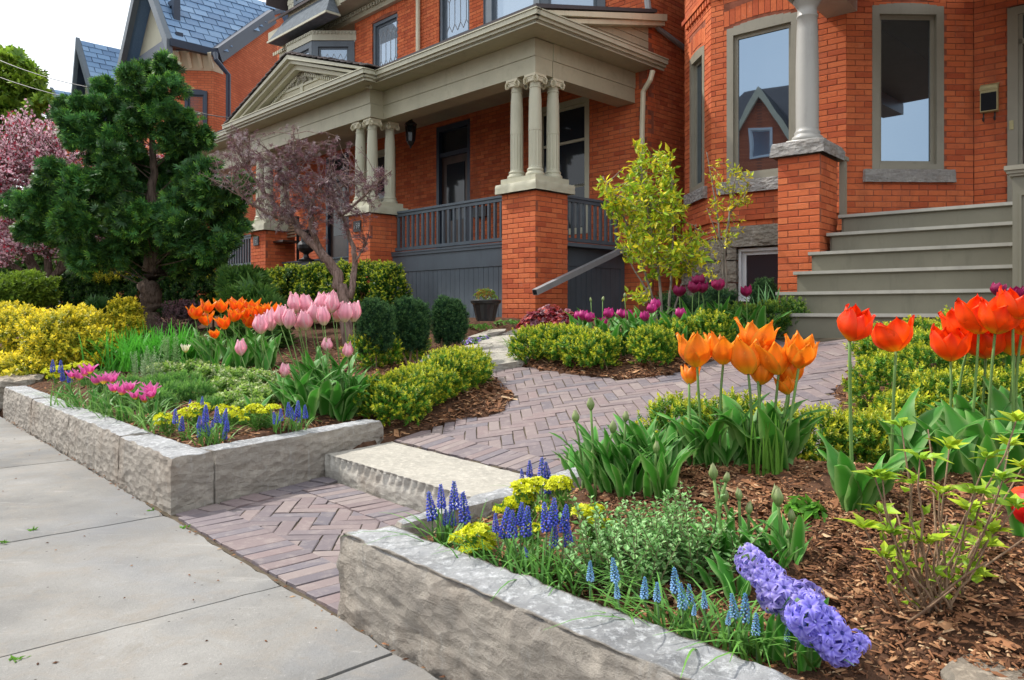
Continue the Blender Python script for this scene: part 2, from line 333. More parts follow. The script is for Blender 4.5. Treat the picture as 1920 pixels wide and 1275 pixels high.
def blueroof():
    m, nt, b = newmat('blue_slate_shingle', .55, .45); r = rnd_island(nt); c = ramp(nt, [(0, (.10, .185, .32)), (.5, (.14, .25, .41)), (1, (.20, .32, .48))], r)
    c = mixc(nt, c, (.22, .30, .40), mrange(nt, noise(nt, 30, 5), .5, .75, 0, .5)); nt.links.new(c, b.inputs['Base Color']); bump(nt, b, noise(nt, 60, 5), .5, .01); return m
M['blueroof'] = blueroof()
def darkshingle():
    m, nt, b = newmat('charcoal_shingle', .9, .2); r = rnd_island(nt); c = ramp(nt, [(0, (.045, .042, .045)), (.5, (.085, .075, .08)), (1, (.14, .115, .11))], r)
    nt.links.new(c, b.inputs['Base Color']); bump(nt, b, noise(nt, 120, 4), .6, .005); return m
M['shingle'] = darkshingle()
def glass():
    m, nt, b = newmat('window_glass', .03, .5); b.inputs['Base Color'].default_value = (.012, .015, .02, 1); g = nd(nt, 'ShaderNodeBsdfGlossy'); g.inputs['Roughness'].default_value = .012
    g.inputs['Color'].default_value = (.46, .62, .80, 1); mx = nd(nt, 'ShaderNodeMixShader'); mx.inputs[0].default_value = .42
    bp = nd(nt, 'ShaderNodeBump'); bp.inputs['Strength'].default_value = .022; bp.inputs['Distance'].default_value = .05; nt.links.new(noise(nt, 1.6, 1), bp.inputs['Height']); nt.links.new(bp.outputs[0], g.inputs['Normal'])
    nt.links.new(b.outputs[0], mx.inputs[1]); nt.links.new(g.outputs[0], mx.inputs[2]); nt.links.new(mx.outputs[0], nt.nodes['Material Output'].inputs[0]); return m
M['glass'] = glass()
m_, nt_, b_ = newmat('dark_window_glass', .05, .4); b_.inputs['Base Color'].default_value = (.02, .026, .035, 1); M['glassdark'] = m_
M['glasslight'] = glass(); M['glasslight'].name = 'curtained_window_glass'; [setattr(n.inputs[0], 'default_value', .25) for n in M['glasslight'].node_tree.nodes if n.type == 'MIX_SHADER']; M['glasslight'].node_tree.nodes['Principled BSDF'].inputs['Base Color'].default_value = (.30, .35, .40, 1)
def bark(name, a, bcol):
    m, nt, b = newmat(name, .9, .15); w = noise(nt, 1, 7, vec=wpos(nt, (45, 45, 6)), rough=.65); c = mixc(nt, a, bcol, mrange(nt, w, .38, .62, 0, 1)); nt.links.new(c, b.inputs['Base Color']); bump(nt, b, w, 1, .015); return m
M['bark'] = bark('furrowed_bark', (.17, .125, .10), (.065, .045, .036))
M['bark2'] = bark('smooth_brown_bark', (.26, .17, .13), (.11, .07, .06))
M['twig'] = bark('tan_twig_bark', (.36, .24, .15), (.20, .13, .09))
M['lacebark'] = bark('pale_twisted_bark', (.30, .21, .18), (.12, .08, .065))
M['sapbark'] = bark('pale_grey_bark', (.33, .29, .24), (.17, .15, .13))
M['leaf'] = foliage('leaf_green')
M['needle'] = foliage('evergreen_foliage', .12, .6, (.6, 1.35))
M['tleaf'] = foliage('waxy_tulip_leaf', .30, .5, (.8, 1.2), .28)
M['petal'] = foliage('tulip_petal', .38, .42, (.88, 1.1), .35)
M['blos'] = foliage('blossom', .35, .6, (.7, 1.25))
M['plast'] = simple('black_plastic_pot', (.018, .018, .020), .35, .2, 9, .2, .5)
# ================================================================== GROUND
def make_ground():
    us = np.concatenate([np.linspace(-90, -6, 22)[:-1], np.arange(-6, 16, .06), np.linspace(16, 120, 26)])
    vs = np.concatenate([np.linspace(-60, 1.25, 12)[:-1], np.arange(1.25, 8.4, .06), np.linspace(8.4, 120, 20)])
    U, Vv = np.meshgrid(us, vs, indexing='ij'); XY = ST.o + U[..., None] * ST.u + Vv[..., None] * ST.v
    Z = zsoil(XY[..., 0], XY[..., 1])
    Z = np.where(Vv < 1.36, -.30 if False else -.10, Z); Z = np.where(Vv < -.6, -.30, Z)
    near = (U > -5) & (U < 15) & (Vv > 1.45) & (Vv < 8.3) & (Z > 0)
    n = R.normal(0, .004, Z.shape); Z = Z + np.where(near, n, 0)
    # low mounds of mulch
    Z = Z + np.where(near, .012 * np.sin(XY[..., 0] * 9 + 2 * np.sin(XY[..., 1] * 5)) * np.sin(XY[..., 1] * 8 + 1.3), 0)
    nu, nv = U.shape; idx = np.arange(nu * nv).reshape(nu, nv)
    q = np.stack([idx[:-1, :-1], idx[1:, :-1], idx[1:, 1:], idx[:-1, 1:]], -1).reshape(-1, 4)
    g = Geo(); g.add(np.dstack([XY, Z]).reshape(-1, 3), None, q); setting('ground', g, M['soil'], True)
make_ground()
# sidewalk of cast slabs
g = Geo()
for x, y in ((-90, -.62),): pass
g.box(ST, -60, 80, -.6, 1.262, -.12, -.045); sw = setting('sidewalk', g, M['sand'])
ju = [-13.2, -11.3, -9.4, -7.5, -5.6, -3.7, -1.8, -.25, .75, 1.893, 2.636, 3.93, 5.81, 7.79, 9.7, 11.6, 13.5, 15.4, 17.3, 19.2, 21, 23, 25, 27]
for i in range(len(ju) - 1):
    u0, u1 = ju[i] + .007, ju[i + 1] - .007; a = Geo(); nU = max(6, int((u1 - u0) / .06)); nV = 28
    if u1 < -2 or u0 > 11: nU = 3; nV = 3
    uu = np.linspace(u0, u1, nU); vv = np.linspace(-.59, 1.235, nV); P = []
    dz = random.uniform(-.004, .004) if abs(i - 11) > 1 else 0
    for p_ in uu:
        for w_ in vv:
            e = 0.0
            if nU > 4:
                k = min(p_ - u0, u1 - p_); e = -.006 * (k < .001)
            jig = .006 * mnoise.noise(Vector((p_ * 14, w_ * 14, 1.0))) if (p_ in (uu[0], uu[-1]) or w_ in (vv[0], vv[-1])) else 0
            w2 = w_ + (jig * 2.5 if w_ == vv[-1] else 0)
            P.append(ST.p(p_ + (jig if p_ in (uu[0], uu[-1]) else 0), w2, dz + e + .0025 * mnoise.noise(Vector((p_ * 3, w_ * 3, 0)))))
    P = np.array(P); idx = np.arange(nU * nV).reshape(nU, nV)
    q = np.stack([idx[:-1, :-1], idx[1:, :-1], idx[1:, 1:], idx[:-1, 1:]], -1).reshape(-1, 4); a.add(P, None, q)
    rim = list(idx[:, 0]) + list(idx[-1, 1:]) + list(idx[::-1, -1][1:]) + list(idx[0, ::-1][1:-1]); Pr = P[rim]; Pb = Pr.copy(); Pb[:, 2] = -.05; k = len(rim)
    a.add(np.vstack([Pr, Pb]), None, [(j, (j + 1) % k, (j + 1) % k + k, j + k) for j in range(k)])
    part('concrete_slab', a, M['walk'], sw)
g = Geo(); g.box(ST, -60, 80, -.78, -.605, -.3, .005); setting('kerb', g, M['conc'])
g = Geo(); g.box(ST, -60, 80, -9.5, -.785, -.28, -.13); setting('road', g, M['asphalt'])

# ------------------------------------------------------------------ stones
def bil(P, a, b): return P[0] * (1 - a) * (1 - b) + P[1] * a * (1 - b) + P[2] * a * b + P[3] * (1 - a) * b
def stone(P, z0, z1, seed=0, amp=.012, chip=.02, res=.03, ztop=None, scallop=0, topamp=.003):
    P = np.asarray(P, float)[:, :2]; L1 = np.linalg.norm(P[1] - P[0]); L2 = np.linalg.norm(P[3] - P[0]); H = z1 - z0
    na, nb, nc = max(2, int(L1 / res)), max(2, int(L2 / res)), max(2, int(H / res)); ctr = P.mean(0); g = Geo()
    d1 = (P[1] - P[0]) / L1; d2 = (P[3] - P[0]) / L2; o1 = np.append(d1, 0); o2 = np.append(d2, 0); so = Vector((seed * 7.3, seed * 3.1, seed))
    def pos(a, b, c):
        xy = bil(P, a, b); zt = z1 if ztop is None else ztop(xy); z = z0 + (zt - z0) * c; p = Vector((xy[0], xy[1], z)); out = np.zeros(3)
        if a < 1e-6: out -= o1
        if a > 1 - 1e-6: out += o1
        if b < 1e-6: out -= o2
        if b > 1 - 1e-6: out += o2
        side = np.abs(out).sum() > 0
        top = c > 1 - 1e-6; q = p * 9 + so
        if side:
            n1 = mnoise.fractal(q, .7, 2.2, 5) * .9; ridge = abs(mnoise.noise(Vector((p.x * 4, p.y * 4, p.z * 22)) + so)); vch = abs(mnoise.noise(Vector((p.x * 15, p.y * 15, p.z * 5)) + so)); cell = mnoise.voronoi(Vector((p.x * 8, p.y * 8, p.z * 9)) + so)[0][0]
            dd = amp * (n1 * .8 + .9 * ridge - .5 * vch - 1.1 * cell + .4)
            t = max(0, (c - .62) / .38); ch = mnoise.noise(Vector((p.x * 16, p.y * 16, .5)) + so) * .5 + .5
            dd -= chip * t * t * (.15 + 1.3 * ch)
            v = np.array(p) + out * dd
            if top: v[2] -= chip * .45 * (.2 + ch)
            if scallop and b < 1e-6 and c > .5:
                k = (a * L1 / scallop) % 1.0; s_ = math.sin(k * math.pi); v += o2 * .024 * s_ * min(1, (c - .5) / .3); v[2] -= .016 * s_ * (c > .95)
            return v
        v = np.array(p)
        if top: v[2] += topamp * mnoise.fractal(p * 14 + so, .9, 2.1, 4) * 1.6
        return v
    def grid(n, m, f):
        V = np.array([f(i / n, j / m) for i in range(n + 1) for j in range(m + 1)]); idx = np.arange((n + 1) * (m + 1)).reshape(n + 1, m + 1)
        g.add(V, None, np.stack([idx[:-1, :-1], idx[1:, :-1], idx[1:, 1:], idx[:-1, 1:]], -1).reshape(-1, 4))
    grid(na, nb, lambda a, b: pos(a, b, 1.0)); grid(na, nc, lambda a, c: pos(a, 0., c)); grid(na, nc, lambda a, c: pos(a, 1., c))
    grid(nb, nc, lambda b, c: pos(0., b, c)); grid(nb, nc, lambda b, c: pos(1., b, c))
    return g
_P = part
def spart(*a, **k):
    return _P(*a, smooth=True, **k)
def stq(u0, u1, v0, v1): return [ST.xy(u0, v0), ST.xy(u1, v0), ST.xy(u1, v1), ST.xy(u0, v1)]
lb = thing('stone_curb', 'low wall of long split limestone blocks edging the left flower bed', 'curb', ST.p(5, 1.3, 0), 'split stone curbs round the beds')
cuts = [3.905, 4.82, 6.06, 7.35, 8.66]
c1_ = np.array([-1.536, 3.95]) - np.array([.532, .847]) * .004
for i in range(4): q_ = stq(cuts[i] + .003, cuts[i + 1] - .003, 1.262, 1.46); q_[3] = c1_ if i == 0 else q_[3]; spart('stone', stone(q_, -.03, .272 + (.005 if i % 2 else 0), i + 1, .008, .015, .02), M['curb'], lb)
c0, c1 = np.array([-1.662, 3.743]), np.array([-1.536, 3.95]); dr = np.array([.532, .847]); nr = np.array([-.847, .532])
e0 = c1 + dr * .002; e1 = c0 + dr * 1.53
spart('stone', stone([e0, e1, e1 + nr * .17, e0 + nr * .17], -.03, .276, 9, .008, .014, .02), M['curb'], lb)
rb = thing('stone_curb', 'low wall of massive split limestone in front of the right flower bed', 'curb', ST.p(1.5, 1.3, 0), 'split stone curbs round the beds')
rc = np.array([-.587, 2.513]); rd = np.array([.618, .786]); rn = np.array([.786, -.618])
cor = ST.xy(2.245, 1.25)
spart('stone', stone([ST.xy(2.25, 1.25), ST.xy(-.35, 1.25), ST.xy(-.35, 1.445), ST.xy(2.20, 1.445)], -.03, .272, 21, .011, .026, .014, topamp=.0045), M['curb'], rb)
spart('stone', stone([ST.xy(-.362, 1.25), ST.xy(-3.0, 1.25), ST.xy(-3.0, 1.45), ST.xy(-.362, 1.45)], -.03, .272, 22, .013, .026, .04), M['curb'], rb)
r0 = ST.xy(2.245, 1.25) + rd * .235; r1 = rc + rd * 1.58
spart('stone', stone([r0, r1, r1 + rn * .185, ST.xy(2.205, 1.452) + rn * .012], -.03, .268, 23, .010, .02, .025, topamp=.0045), M['curb'], rb)
st = solo('stone_step', stone([SLAB[0] + (.01, .0), SLAB[3] - (.012, -.01), SLAB[2] - (.012, 0), SLAB[1] + (.01, -.01)], -.03, .14, 31, .006, .006, .014, scallop=.066, topamp=.0015), M['slab'], 'broad pale limestone step between the two stone curbs', 'step', (-.6, 4.1, 0), smooth=True)
# rocks holding the bank at the far left
def rock(x, y, Z, w, d, h, seed, label, name='boulder', mat='flag'):
    c = at(x, y, Z); c[2] = 0; g = Geo(); n = 14; V = []; so = Vector((seed, seed * 2, 0))
    for i in range(n + 1):
        th = math.pi * i / n
        for j in range(2 * n):
            ph = math.pi * j / n; v = Vector((math.sin(th) * math.cos(ph), math.sin(th) * math.sin(ph), math.cos(th)))
            m_ = max(abs(v.x), abs(v.y), abs(v.z)) ** .75; r = (1 / m_) * (1 + .22 * mnoise.fractal(v * 1.6 + so, 1, 2, 4)); V.append((v.x * r * w / 2, v.y * r * d / 2, v.z * r * h / 2 + h * .4))
    idx = np.arange((n + 1) * 2 * n).reshape(n + 1, 2 * n); j2 = np.roll(idx, -1, 1)
    g.add(np.array(V) + c, None, np.stack([idx[:-1], j2[:-1], j2[1:], idx[1:]], -1).reshape(-1, 4))
    return solo(name, g, M[mat], label, 'rock', c, 'rocks banking the far left bed')
rock(28, 700, 7.9, .48, .4, .36, 3, 'long flat-topped rock beside the end of the left stone curb', 'rock')
rock(-40, 700, 8.3, .6, .5, .42, 5, 'grey rock cut by the left edge under the yellow shrub', 'rock')
rock(80, 705, 8.6, .2, .25, .42, 8, 'small pale rock wedged behind the left stone curb end', 'rock')

# ------------------------------------------------------------------ clay pavers
def paver_mesh(L, W, H=.05, jig=.002):
    g = Geo(); b = .0032; V = []
    for (ins, z) in ((0, -H), (0, -b * .9), (b, 0)):
        for sx, sy in ((-1, -1), (1, -1), (1, 1), (-1, 1)): V.append((sx * (L / 2 - ins) + R.normal(0, jig), sy * (W / 2 - ins) + R.normal(0, jig), z))
    q = [(8, 9, 10, 11)] + [(k * 4 + i, k * 4 + (i + 1) % 4, k * 4 + 4 + (i + 1) % 4, k * 4 + 4 + i) for k in (0, 1) for i in range(4)]
    g.add(V, None, q); return g
BL, BW, GAP = .228, .074, .004
full = [paver_mesh(BL, BW).mesh('brick', M['paver']) for _ in range(8)]
fullV = []
for me in full:
    a = np.empty(len(me.vertices) * 3, np.float32); me.vertices.foreach_get('co', a); fullV.append(a.reshape(-1, 3))
PQ = np.array([(8, 9, 10, 11)] + [(k * 4 + i, k * 4 + (i + 1) % 4, k * 4 + 4 + (i + 1) % 4, k * 4 + 4 + i) for k in (0, 1) for i in range(4)])
def lay(parent, items, zf, limit=100):
    """items: (x,y,angle,len scale, width scale)"""
    items = [it for it in items if it[1] > .5]
    items.sort(key=lambda it: it[1]); ns = .165
    g = Geo(); cnt = 0
    for i, (x, y, an, ls, ws) in enumerate(items):
        u, v = ST.uv(np.array(x), np.array(y)); z = zf(float(v)) + random.uniform(-.0025, .0025); k = random.randrange(8)
        sl = (zf(float(v) + .1) - zf(float(v) - .1)) / .2
        nrm = Vector((-sl * ST.v[0] + random.gauss(0, .006), -sl * ST.v[1] + random.gauss(0, .006), 1)).normalized()
        X = Vector((math.cos(an), math.sin(an), 0)); X = (X - nrm * X.dot(nrm)).normalized(); Y = nrm.cross(X)
        if cnt < limit and 0 < px((x, y, z))[0] < 1930 and px((x, y, z))[1] < 1290:
            o = obj('brick', full[k], parent); o.matrix_local = Matrix.Translation(Vector((x, y, z)) - Vector(ORG[parent.name])) @ Matrix((X, Y, nrm)).transposed().to_4x4() @ Matrix.Diagonal((ls, ws, 1, 1)); cnt += 1
        else:
            Mx = np.array([X * ls, Y * ws, nrm]).T; g.add(fullV[k] @ Mx.T + (x, y, z), None, PQ)
    if g.n: part('bricks_beyond', g, M['paver'], parent, kind='stuff')
def herring(fn, ang, ox, oy, ext):
    out = []; W = BW + GAP; L = BL + GAP; Wm = L / 3.0       # bricks 3:1
    ca, sa = math.cos(ang), math.sin(ang); n = int(ext / Wm) + 2
    for i in range(-n, n):
        for j in range(-n, n):
            k = (i - j) % 6                                       # 3:1 herringbone on a unit grid of Wm
            if k == 0: cx_, cy_, a2 = (i + 1.5) * Wm, (j + .5) * Wm, 0
            elif k == 5: cx_, cy_, a2 = (i + .5) * Wm, (j + 1.5) * Wm, math.pi / 2
            else: continue
            x = ox + ca * cx_ - sa * cy_; y = oy + sa * cx_ + ca * cy_; out.append((x, y, ang + a2))
    return [(x, y, a, 1 + random.gauss(0, .006), (Wm - GAP) / BW) for x, y, a in out if fn(x, y)]
g = Geo(); bed = []
SA = [(x, y) for x, y in APRON]; gg = Geo(); gg.prism([ST.xy(4.3, 1.242), ST.xy(2.0, 1.242), ST.xy(3.2, 2.5), ST.xy(4.75, 2.5)], -.09, -.006)
ap = setting('brick_landing', gg, M['sand'])
items = []
ulo, uhi = 2.27, 3.86
u = ulo - .05
def inA(x, y, m=.0): return poly_sd(APRON, np.array([x]), np.array([y]))[0] < m
vd = math.atan2(ST.v[1], ST.v[0]); Wm = (BL + GAP) / 3
k = 0
while u < uhi - .25 + .2:                                     # soldier course along the sidewalk
    c = ST.xy(u, 1.262 + BL / 2)
    if inA(*c, .03) : items.append((c[0], c[1], vd, 1, (Wm - GAP) / BW))
    u += Wm
le = math.atan2(.847, .532)
p = np.array([-1.60, 3.70])
for k in range(14):                                         # headers beside the left curb
    c = np.array([-1.662, 3.743]) + dr * (.06 + k * .124) + np.array([.847, -.532]) * (.085)
    if k * .124 < .98: items.append((c[0], c[1], le + math.pi / 2, .64, 1.5))
def sold_top(x, y):
    d = abs((x - SLAB[0][0]) * (-.759) * -1 + (y - SLAB[0][1]) * .651); return d
nS = np.array([-.759, -.651])                                  # outward from the step front
for k in range(24):
    c = SLAB[0] + np.array([.651, -.759]) * (.04 + k * Wm) + nS * (BL / 2 + .012)
    if inA(*c, .0) and k > 2: items.append((c[0], c[1], math.atan2(nS[1], nS[0]), 1, (Wm - GAP) / BW))
def fnA(x, y):
    if not inA(x, y, .06): return False
    u_, v_ = ST.uv(np.array(x), np.array(y))
    if v_ < 1.262 + .16: return False
    if (np.array([x, y]) - SLAB[0]) @ nS < .16: return False
    if (np.array([x, y]) - np.array([-1.662, 3.743])) @ np.array([.847, -.532]) < .06: return False
    return True
hb = herring(fnA, math.radians(4), -1, 3.4, 2.2)
lay(ap, items, lambda v: .007); lay(ap, hb, lambda v: .000, 150)
g = Geo(); nn = 40
xs = np.arange(-1.2, 4.2, .12); ys = np.arange(3.0, 7.8, .12); X, Y = np.meshgrid(xs, ys, indexing='ij'); u_, v_ = ST.uv(X, Y); zz = zplane(v_) - .007
sd_ = poly_sd(PATH, X, Y); idx = np.arange(X.size).reshape(X.shape); q = np.stack([idx[:-1, :-1], idx[1:, :-1], idx[1:, 1:], idx[:-1, 1:]], -1).reshape(-1, 4); keep = (sd_.ravel()[q] < .05).all(1)
g.add(np.dstack([X, Y, zz]).reshape(-1, 3), None, q[keep]); wk = setting('brick_path', g, M['sand'])
items = []
nB = np.array([.759, .651]); Lb = np.linalg.norm(SLAB[2] - SLAB[1])
for k in range(int(Lb / Wm)):
    c = SLAB[1] + (SLAB[2] - SLAB[1]) / Lb * (.04 + k * Wm) + nB * (BL / 2 + .02); items.append((c[0], c[1], math.atan2(nB[1], nB[0]), 1, (Wm - GAP) / BW))
for k in range(6):
    c = PATH[0] + (PATH[1] - PATH[0]) * (k + .5) / 6 + np.array([.3, -.42]) * .2
def fnP(x, y):
    if poly_sd(PATH, np.array([x]), np.array([y]))[0] > .06: return False
    if (np.array([x, y]) - SLAB[1]) @ nB < .20: return False
    v1 = H1.uv(x, y)[1]
    return v1 < 6.85
lay(wk, items, lambda v: float(zplane(v)) + .006, 40); lay(wk, herring(fnP, math.radians(2), 1.0, 5.2, 5.5), lambda v: float(zplane(v)) + .000, 280)
# flagstones off to the neighbour's porch
fl = setting('flagstone_path', (lambda: (lambda g_: (g_.prism([(-1.5, 7.1), (-1.2, 7.1), (-1.2, 7.3)], .3, .31), g_)[1])(Geo()))(), M['soil'])
for (x, y, w, d, rz) in ((838, 670, .62, .42, .3), (935, 673, .66, .46, -.2), (945, 650, .5, .5, .5), (880, 655, .46, .36, .1), (960, 634, .75, .36, .2), (905, 625, .5, .34, -.3), (1000, 620, .6, .34, .2)):
    Zs = np.arange(3, 16, .01); Xs = (x - CX) / F_PX * Zs; zl = HCAM - (y - HOR) / F_PX * Zs; uu, vv_ = ST.uv(Xs, Zs); k = np.argmax(zl <= zplane(vv_) + .05); c = (Xs[k], Zs[k])
    n = 9; pts = [];
    for i in range(n):
        a = 2 * math.pi * i / n; r = 1 + random.uniform(-.1, .1); e = max(abs(math.cos(a)), abs(math.sin(a))) ** .6
        pts.append((c[0] + r * (math.cos(a + rz)) * w * .62 / e * .9, c[1] + r * math.sin(a + rz) * d * .75 / e))
    pts = np.array(pts); _, pv = ST.uv(pts[:, 0], pts[:, 1]); zt = zplane(pv) + .055; g = Geo(); g.prism(pts, zt - .06, zt); part('flagstone', g, M['slab'], fl)
# flat stone at the lower right corner
def flatstone(pts, label, th=.06, dz=.03, mat='flag'):
    w = [ground(*p) for p in pts]; zt = max(p[2] for p in w) + dz; n = len(w); P = [np.array(p[:2]) for p in w]; c = sum(P) / n; g = Geo(); m = 14
    ring = []
    for i in range(n):
        for t in np.linspace(0, 1, m, endpoint=False): q_ = P[i] * (1 - t) + P[(i + 1) % n] * t; q_ = q_ + .012 * np.array([mnoise.noise(Vector((q_[0] * 20, q_[1] * 20, 0))), mnoise.noise(Vector((q_[0] * 20, q_[1] * 20, 5)))]); ring.append(q_)
    ring = np.array(ring); k = len(ring); rows = [np.hstack([c + (ring - c) * f, np.full((k, 1), zt - (.012 if f > .97 else 0)) + .004 * np.array([[mnoise.noise(Vector((a * 12, b * 12, 3)))] for a, b in c + (ring - c) * f])]) for f in (.02, .25, .5, .75, .92, 1.0)] + [np.hstack([ring, np.full((k, 1), zt - th)])]
    V = np.vstack(rows); q = [(r * k + j, r * k + (j + 1) % k, (r + 1) * k + (j + 1) % k, (r + 1) * k + j) for r in range(len(rows) - 1) for j in range(k)]
    g.add(V, None, q); return solo('flat_stone', g, M[mat], label, 'stone', tuple(c) + (zt - th,))
flatstone([(1768, 1275), (1800, 1225), (1862, 1175), (1950, 1120), (2090, 1120), (2080, 1300), (1790, 1340)], 'broad tan flat stone in the lower right corner of the mulch', .14, -.105)

# ================================================================== BRICKWORK
class Face(Frame):
    """u runs along the wall, v points into the wall"""
    def __init__(s, a, d, inward): s.o = np.asarray(a, float); s.u = np.asarray(d, float); s.v = np.asarray(inward, float)
CH, BRL, JT = .0677, .205, .009
class House:
    def __init__(s, root): s.root = root; s.bricks = []
    def wall(s, name, fc, L, z0, z1, holes=(), pname='wall', thick=.16, indiv=True, front=.0, arches=(), lbl=None):
        g = Geo(); S = sorted({0, L, *[h[0] for h in holes], *[h[1] for h in holes]}); Zs = sorted({z0, z1, *[h[2] for h in holes], *[h[3] for h in holes]})
        for a, b in zip(S[:-1], S[1:]):
            for c, d in zip(Zs[:-1], Zs[1:]):
                if any(h[0] <= (a + b) / 2 <= h[1] and h[2] <= (c + d) / 2 <= h[3] for h in holes): continue
                g.box(fc, a + (.001 if a == 0 else 0), b - (.001 if b == L else 0), .006, thick, c, d)
        w = part(pname, g, M['mortar'], s.root, label=lbl); ncr = int(round((z1 - z0) / CH)); lst = []
        for r in range(ncr):
            za = z0 + r * CH; zm = za + CH / 2; iv = [(.003, L - .003)]
            for h in list(holes) + list(arches):
                if h[2] < zm < h[3]:
                    nv = []
                    for a, b in iv:
                        if h[1] <= a or h[0] >= b: nv.append((a, b)); continue
                        if h[0] > a: nv.append((a, h[0]))
                        if h[1] < b: nv.append((h[1], b))
                    iv = nv
            off = (r % 2) * (BRL + JT) / 2
            for a, b in iv:
                e = a - ((a - off) % (BRL + JT)); 
                while e < b:
                    s0, s1 = max(a, e), min(b, e + BRL)
                    if s1 - s0 > .03: lst.append((s0, s1, za, za + CH - JT))
                    e += BRL + JT
        for s0, s1, za, zb in lst: s.bricks.append((w, fc, s0, s1, za, zb, indiv))
        for h in arches:                                     # header arch of bricks standing upright over an opening
            a, b, zz, zt, rise = h; n = max(3, int((b - a) / .075)); 
            for i in range(n):
                t = (i + .5) / n; zb = zz + 4 * rise * t * (1 - t); tt = min(zt, zb + .2)
                s.bricks.append((w, fc, a + (b - a) * i / n + .004, a + (b - a) * (i + 1) / n - .004, zb, tt - .006, False))
        return w
    def finish(s, limit=300, boxes=()):
        def score(b):
            w, fc, s0, s1, za, zb, ind = b; c = fc.p((s0 + s1) / 2, 0, (za + zb) / 2)
            if c[1] < 1 or not ind: return -1
            x, y = px(c)
            if not any(x0 <= x <= x1 and y0 <= y <= y1 for x0, y0, x1, y1 in boxes): return -1
            xa = px(fc.p(s0, 0, za))[0]; xb = px(fc.p(s1, 0, za))[0]; return abs(xb - xa) if abs(xb - xa) > 9 else -1
        sco = np.array([score(b) for b in s.bricks]); order = np.argsort(-sco, kind='stable'); pick = set(int(i) for i in order[:limit] if sco[i] > 0)
        g = {}; cache = {}
        base = Geo(); V = []
        bv = np.array([(x, y, z) for z in (0, 1) for x, y in ((0, 0), (1, 0), (1, 1), (0, 1))], float)
        for i, (w, fc, s0, s1, za, zb, ind) in enumerate(s.bricks):
            dp = random.uniform(-.0015, .0022)
            if i in pick:
                key = (round(s1 - s0, 2), round(zb - za, 3), tuple(np.round(fc.u, 3)), tuple(np.round(fc.v, 3)))
                if key not in cache:
                    gg = Geo(); L, H, b = s1 - s0, zb - za, .004; f = Face((0, 0), fc.u, fc.v); P = []
                    for ins, dd in ((0, .03), (0, b * .7), (b, 0)):
                        for a_, z_ in ((ins, ins), (L - ins, ins), (L - ins, H - ins), (ins, H - ins)): P.append(f.p(a_, dd, z_))
                    gg.add(P, None, PQ); cache[key] = gg.mesh('brick', M['brick'])
                pp = fc.p(s0, dp, za); obj('brick', cache[key], w, pp - ORG[w.name]); continue
            gg = g.setdefault(w.name, Geo()); lo = fc.p(s0, dp, za); U3 = np.append(fc.u, 0) * (s1 - s0); V3 = np.append(fc.v, 0) * .03
            gg.add(lo + bv[:, :1] * U3 + bv[:, 1:2] * V3 + bv[:, 2:] * np.array([0, 0, zb - za]), None, BOXQ)
        for nme, gg in g.items(): part('brickwork', gg, M['brick'], bpy.data.objects[nme], kind='stuff')
def window(root, fc, s0, s1, z0, z1, mf, fw=.09, rec=.05, mid=None, lead=False, deep=.11, pname='window', lbl=None, blind=False, gm='glass', arch=0):
    g = Geo()
    g.box(fc, s0, s0 + fw, rec - .04, deep, z0, z1); g.box(fc, s1 - fw, s1, rec - .04, deep, z0, z1)
    g.box(fc, s0 + fw, s1 - fw, rec - .04, deep, z1 - fw, z1); g.box(fc, s0 + fw, s1 - fw, rec - .045, deep, z0, z0 + fw * .7)
    if arch:
        n = 10
        for i in range(n):
            t0, t1 = i / n, (i + 1) / n; a, b = s0 + (s1 - s0) * t0, s0 + (s1 - s0) * t1
            g.box(fc, a, b, rec - .038, deep, z1 - .002, z1 + 4 * arch * (t0 + t1) / 2 * (1 - (t0 + t1) / 2) + .004)
    w = part(pname, g, mf, root, label=lbl); a, b, c, d = s0 + fw, s1 - fw, z0 + fw * .7, z1 - fw; q = Geo(); sw_ = .045
    q.box(fc, a, a + sw_, rec + .012, rec + .05, c, d); q.box(fc, b - sw_, b, rec + .012, rec + .05, c, d)
    q.box(fc, a + sw_, b - sw_, rec + .012, rec + .05, d - sw_, d); q.box(fc, a + sw_, b - sw_, rec + .012, rec + .05, c, c + sw_)
    if mid: q.box(fc, a + sw_, b - sw_, rec + .008, rec + .052, mid - .022, mid + .022)
    part('sash', q, mf, w); pn = Geo(); pn.box(fc, a + sw_ - .004, b - sw_ + .004, rec + .03, rec + .036, c + sw_ - .004, d - sw_ + .004); part('pane', pn, M[gm], w)
    if lead:
        ld = Geo(); zt, zb = d - sw_, (mid or c) + .02; n = max(3, int((b - a) / .17)); du = (b - a - 2 * sw_) / n; zt -= .04; zb += .03
        for i in range(n):
            sa = a + sw_ + du * (i + .5)
            P = lambda s_, z_: fc.p(s_, rec + .026, z_)
            ld.bar(P(sa, zb + .2), P(sa, zt - .2), .008, .008, up=(0.3, .9, 0))
            for zz, sgn in ((zt - .2, 1), (zb + .2, -1)):
                ld.bar(P(sa, zz), P(sa - du / 2, zz + sgn * .14), .008, .008, up=(0.3, .9, 0)); ld.bar(P(sa, zz), P(sa + du / 2, zz + sgn * .14), .008, .008, up=(0.3, .9, 0))
        part('lead_came', ld, M['metal'], w)
    return w
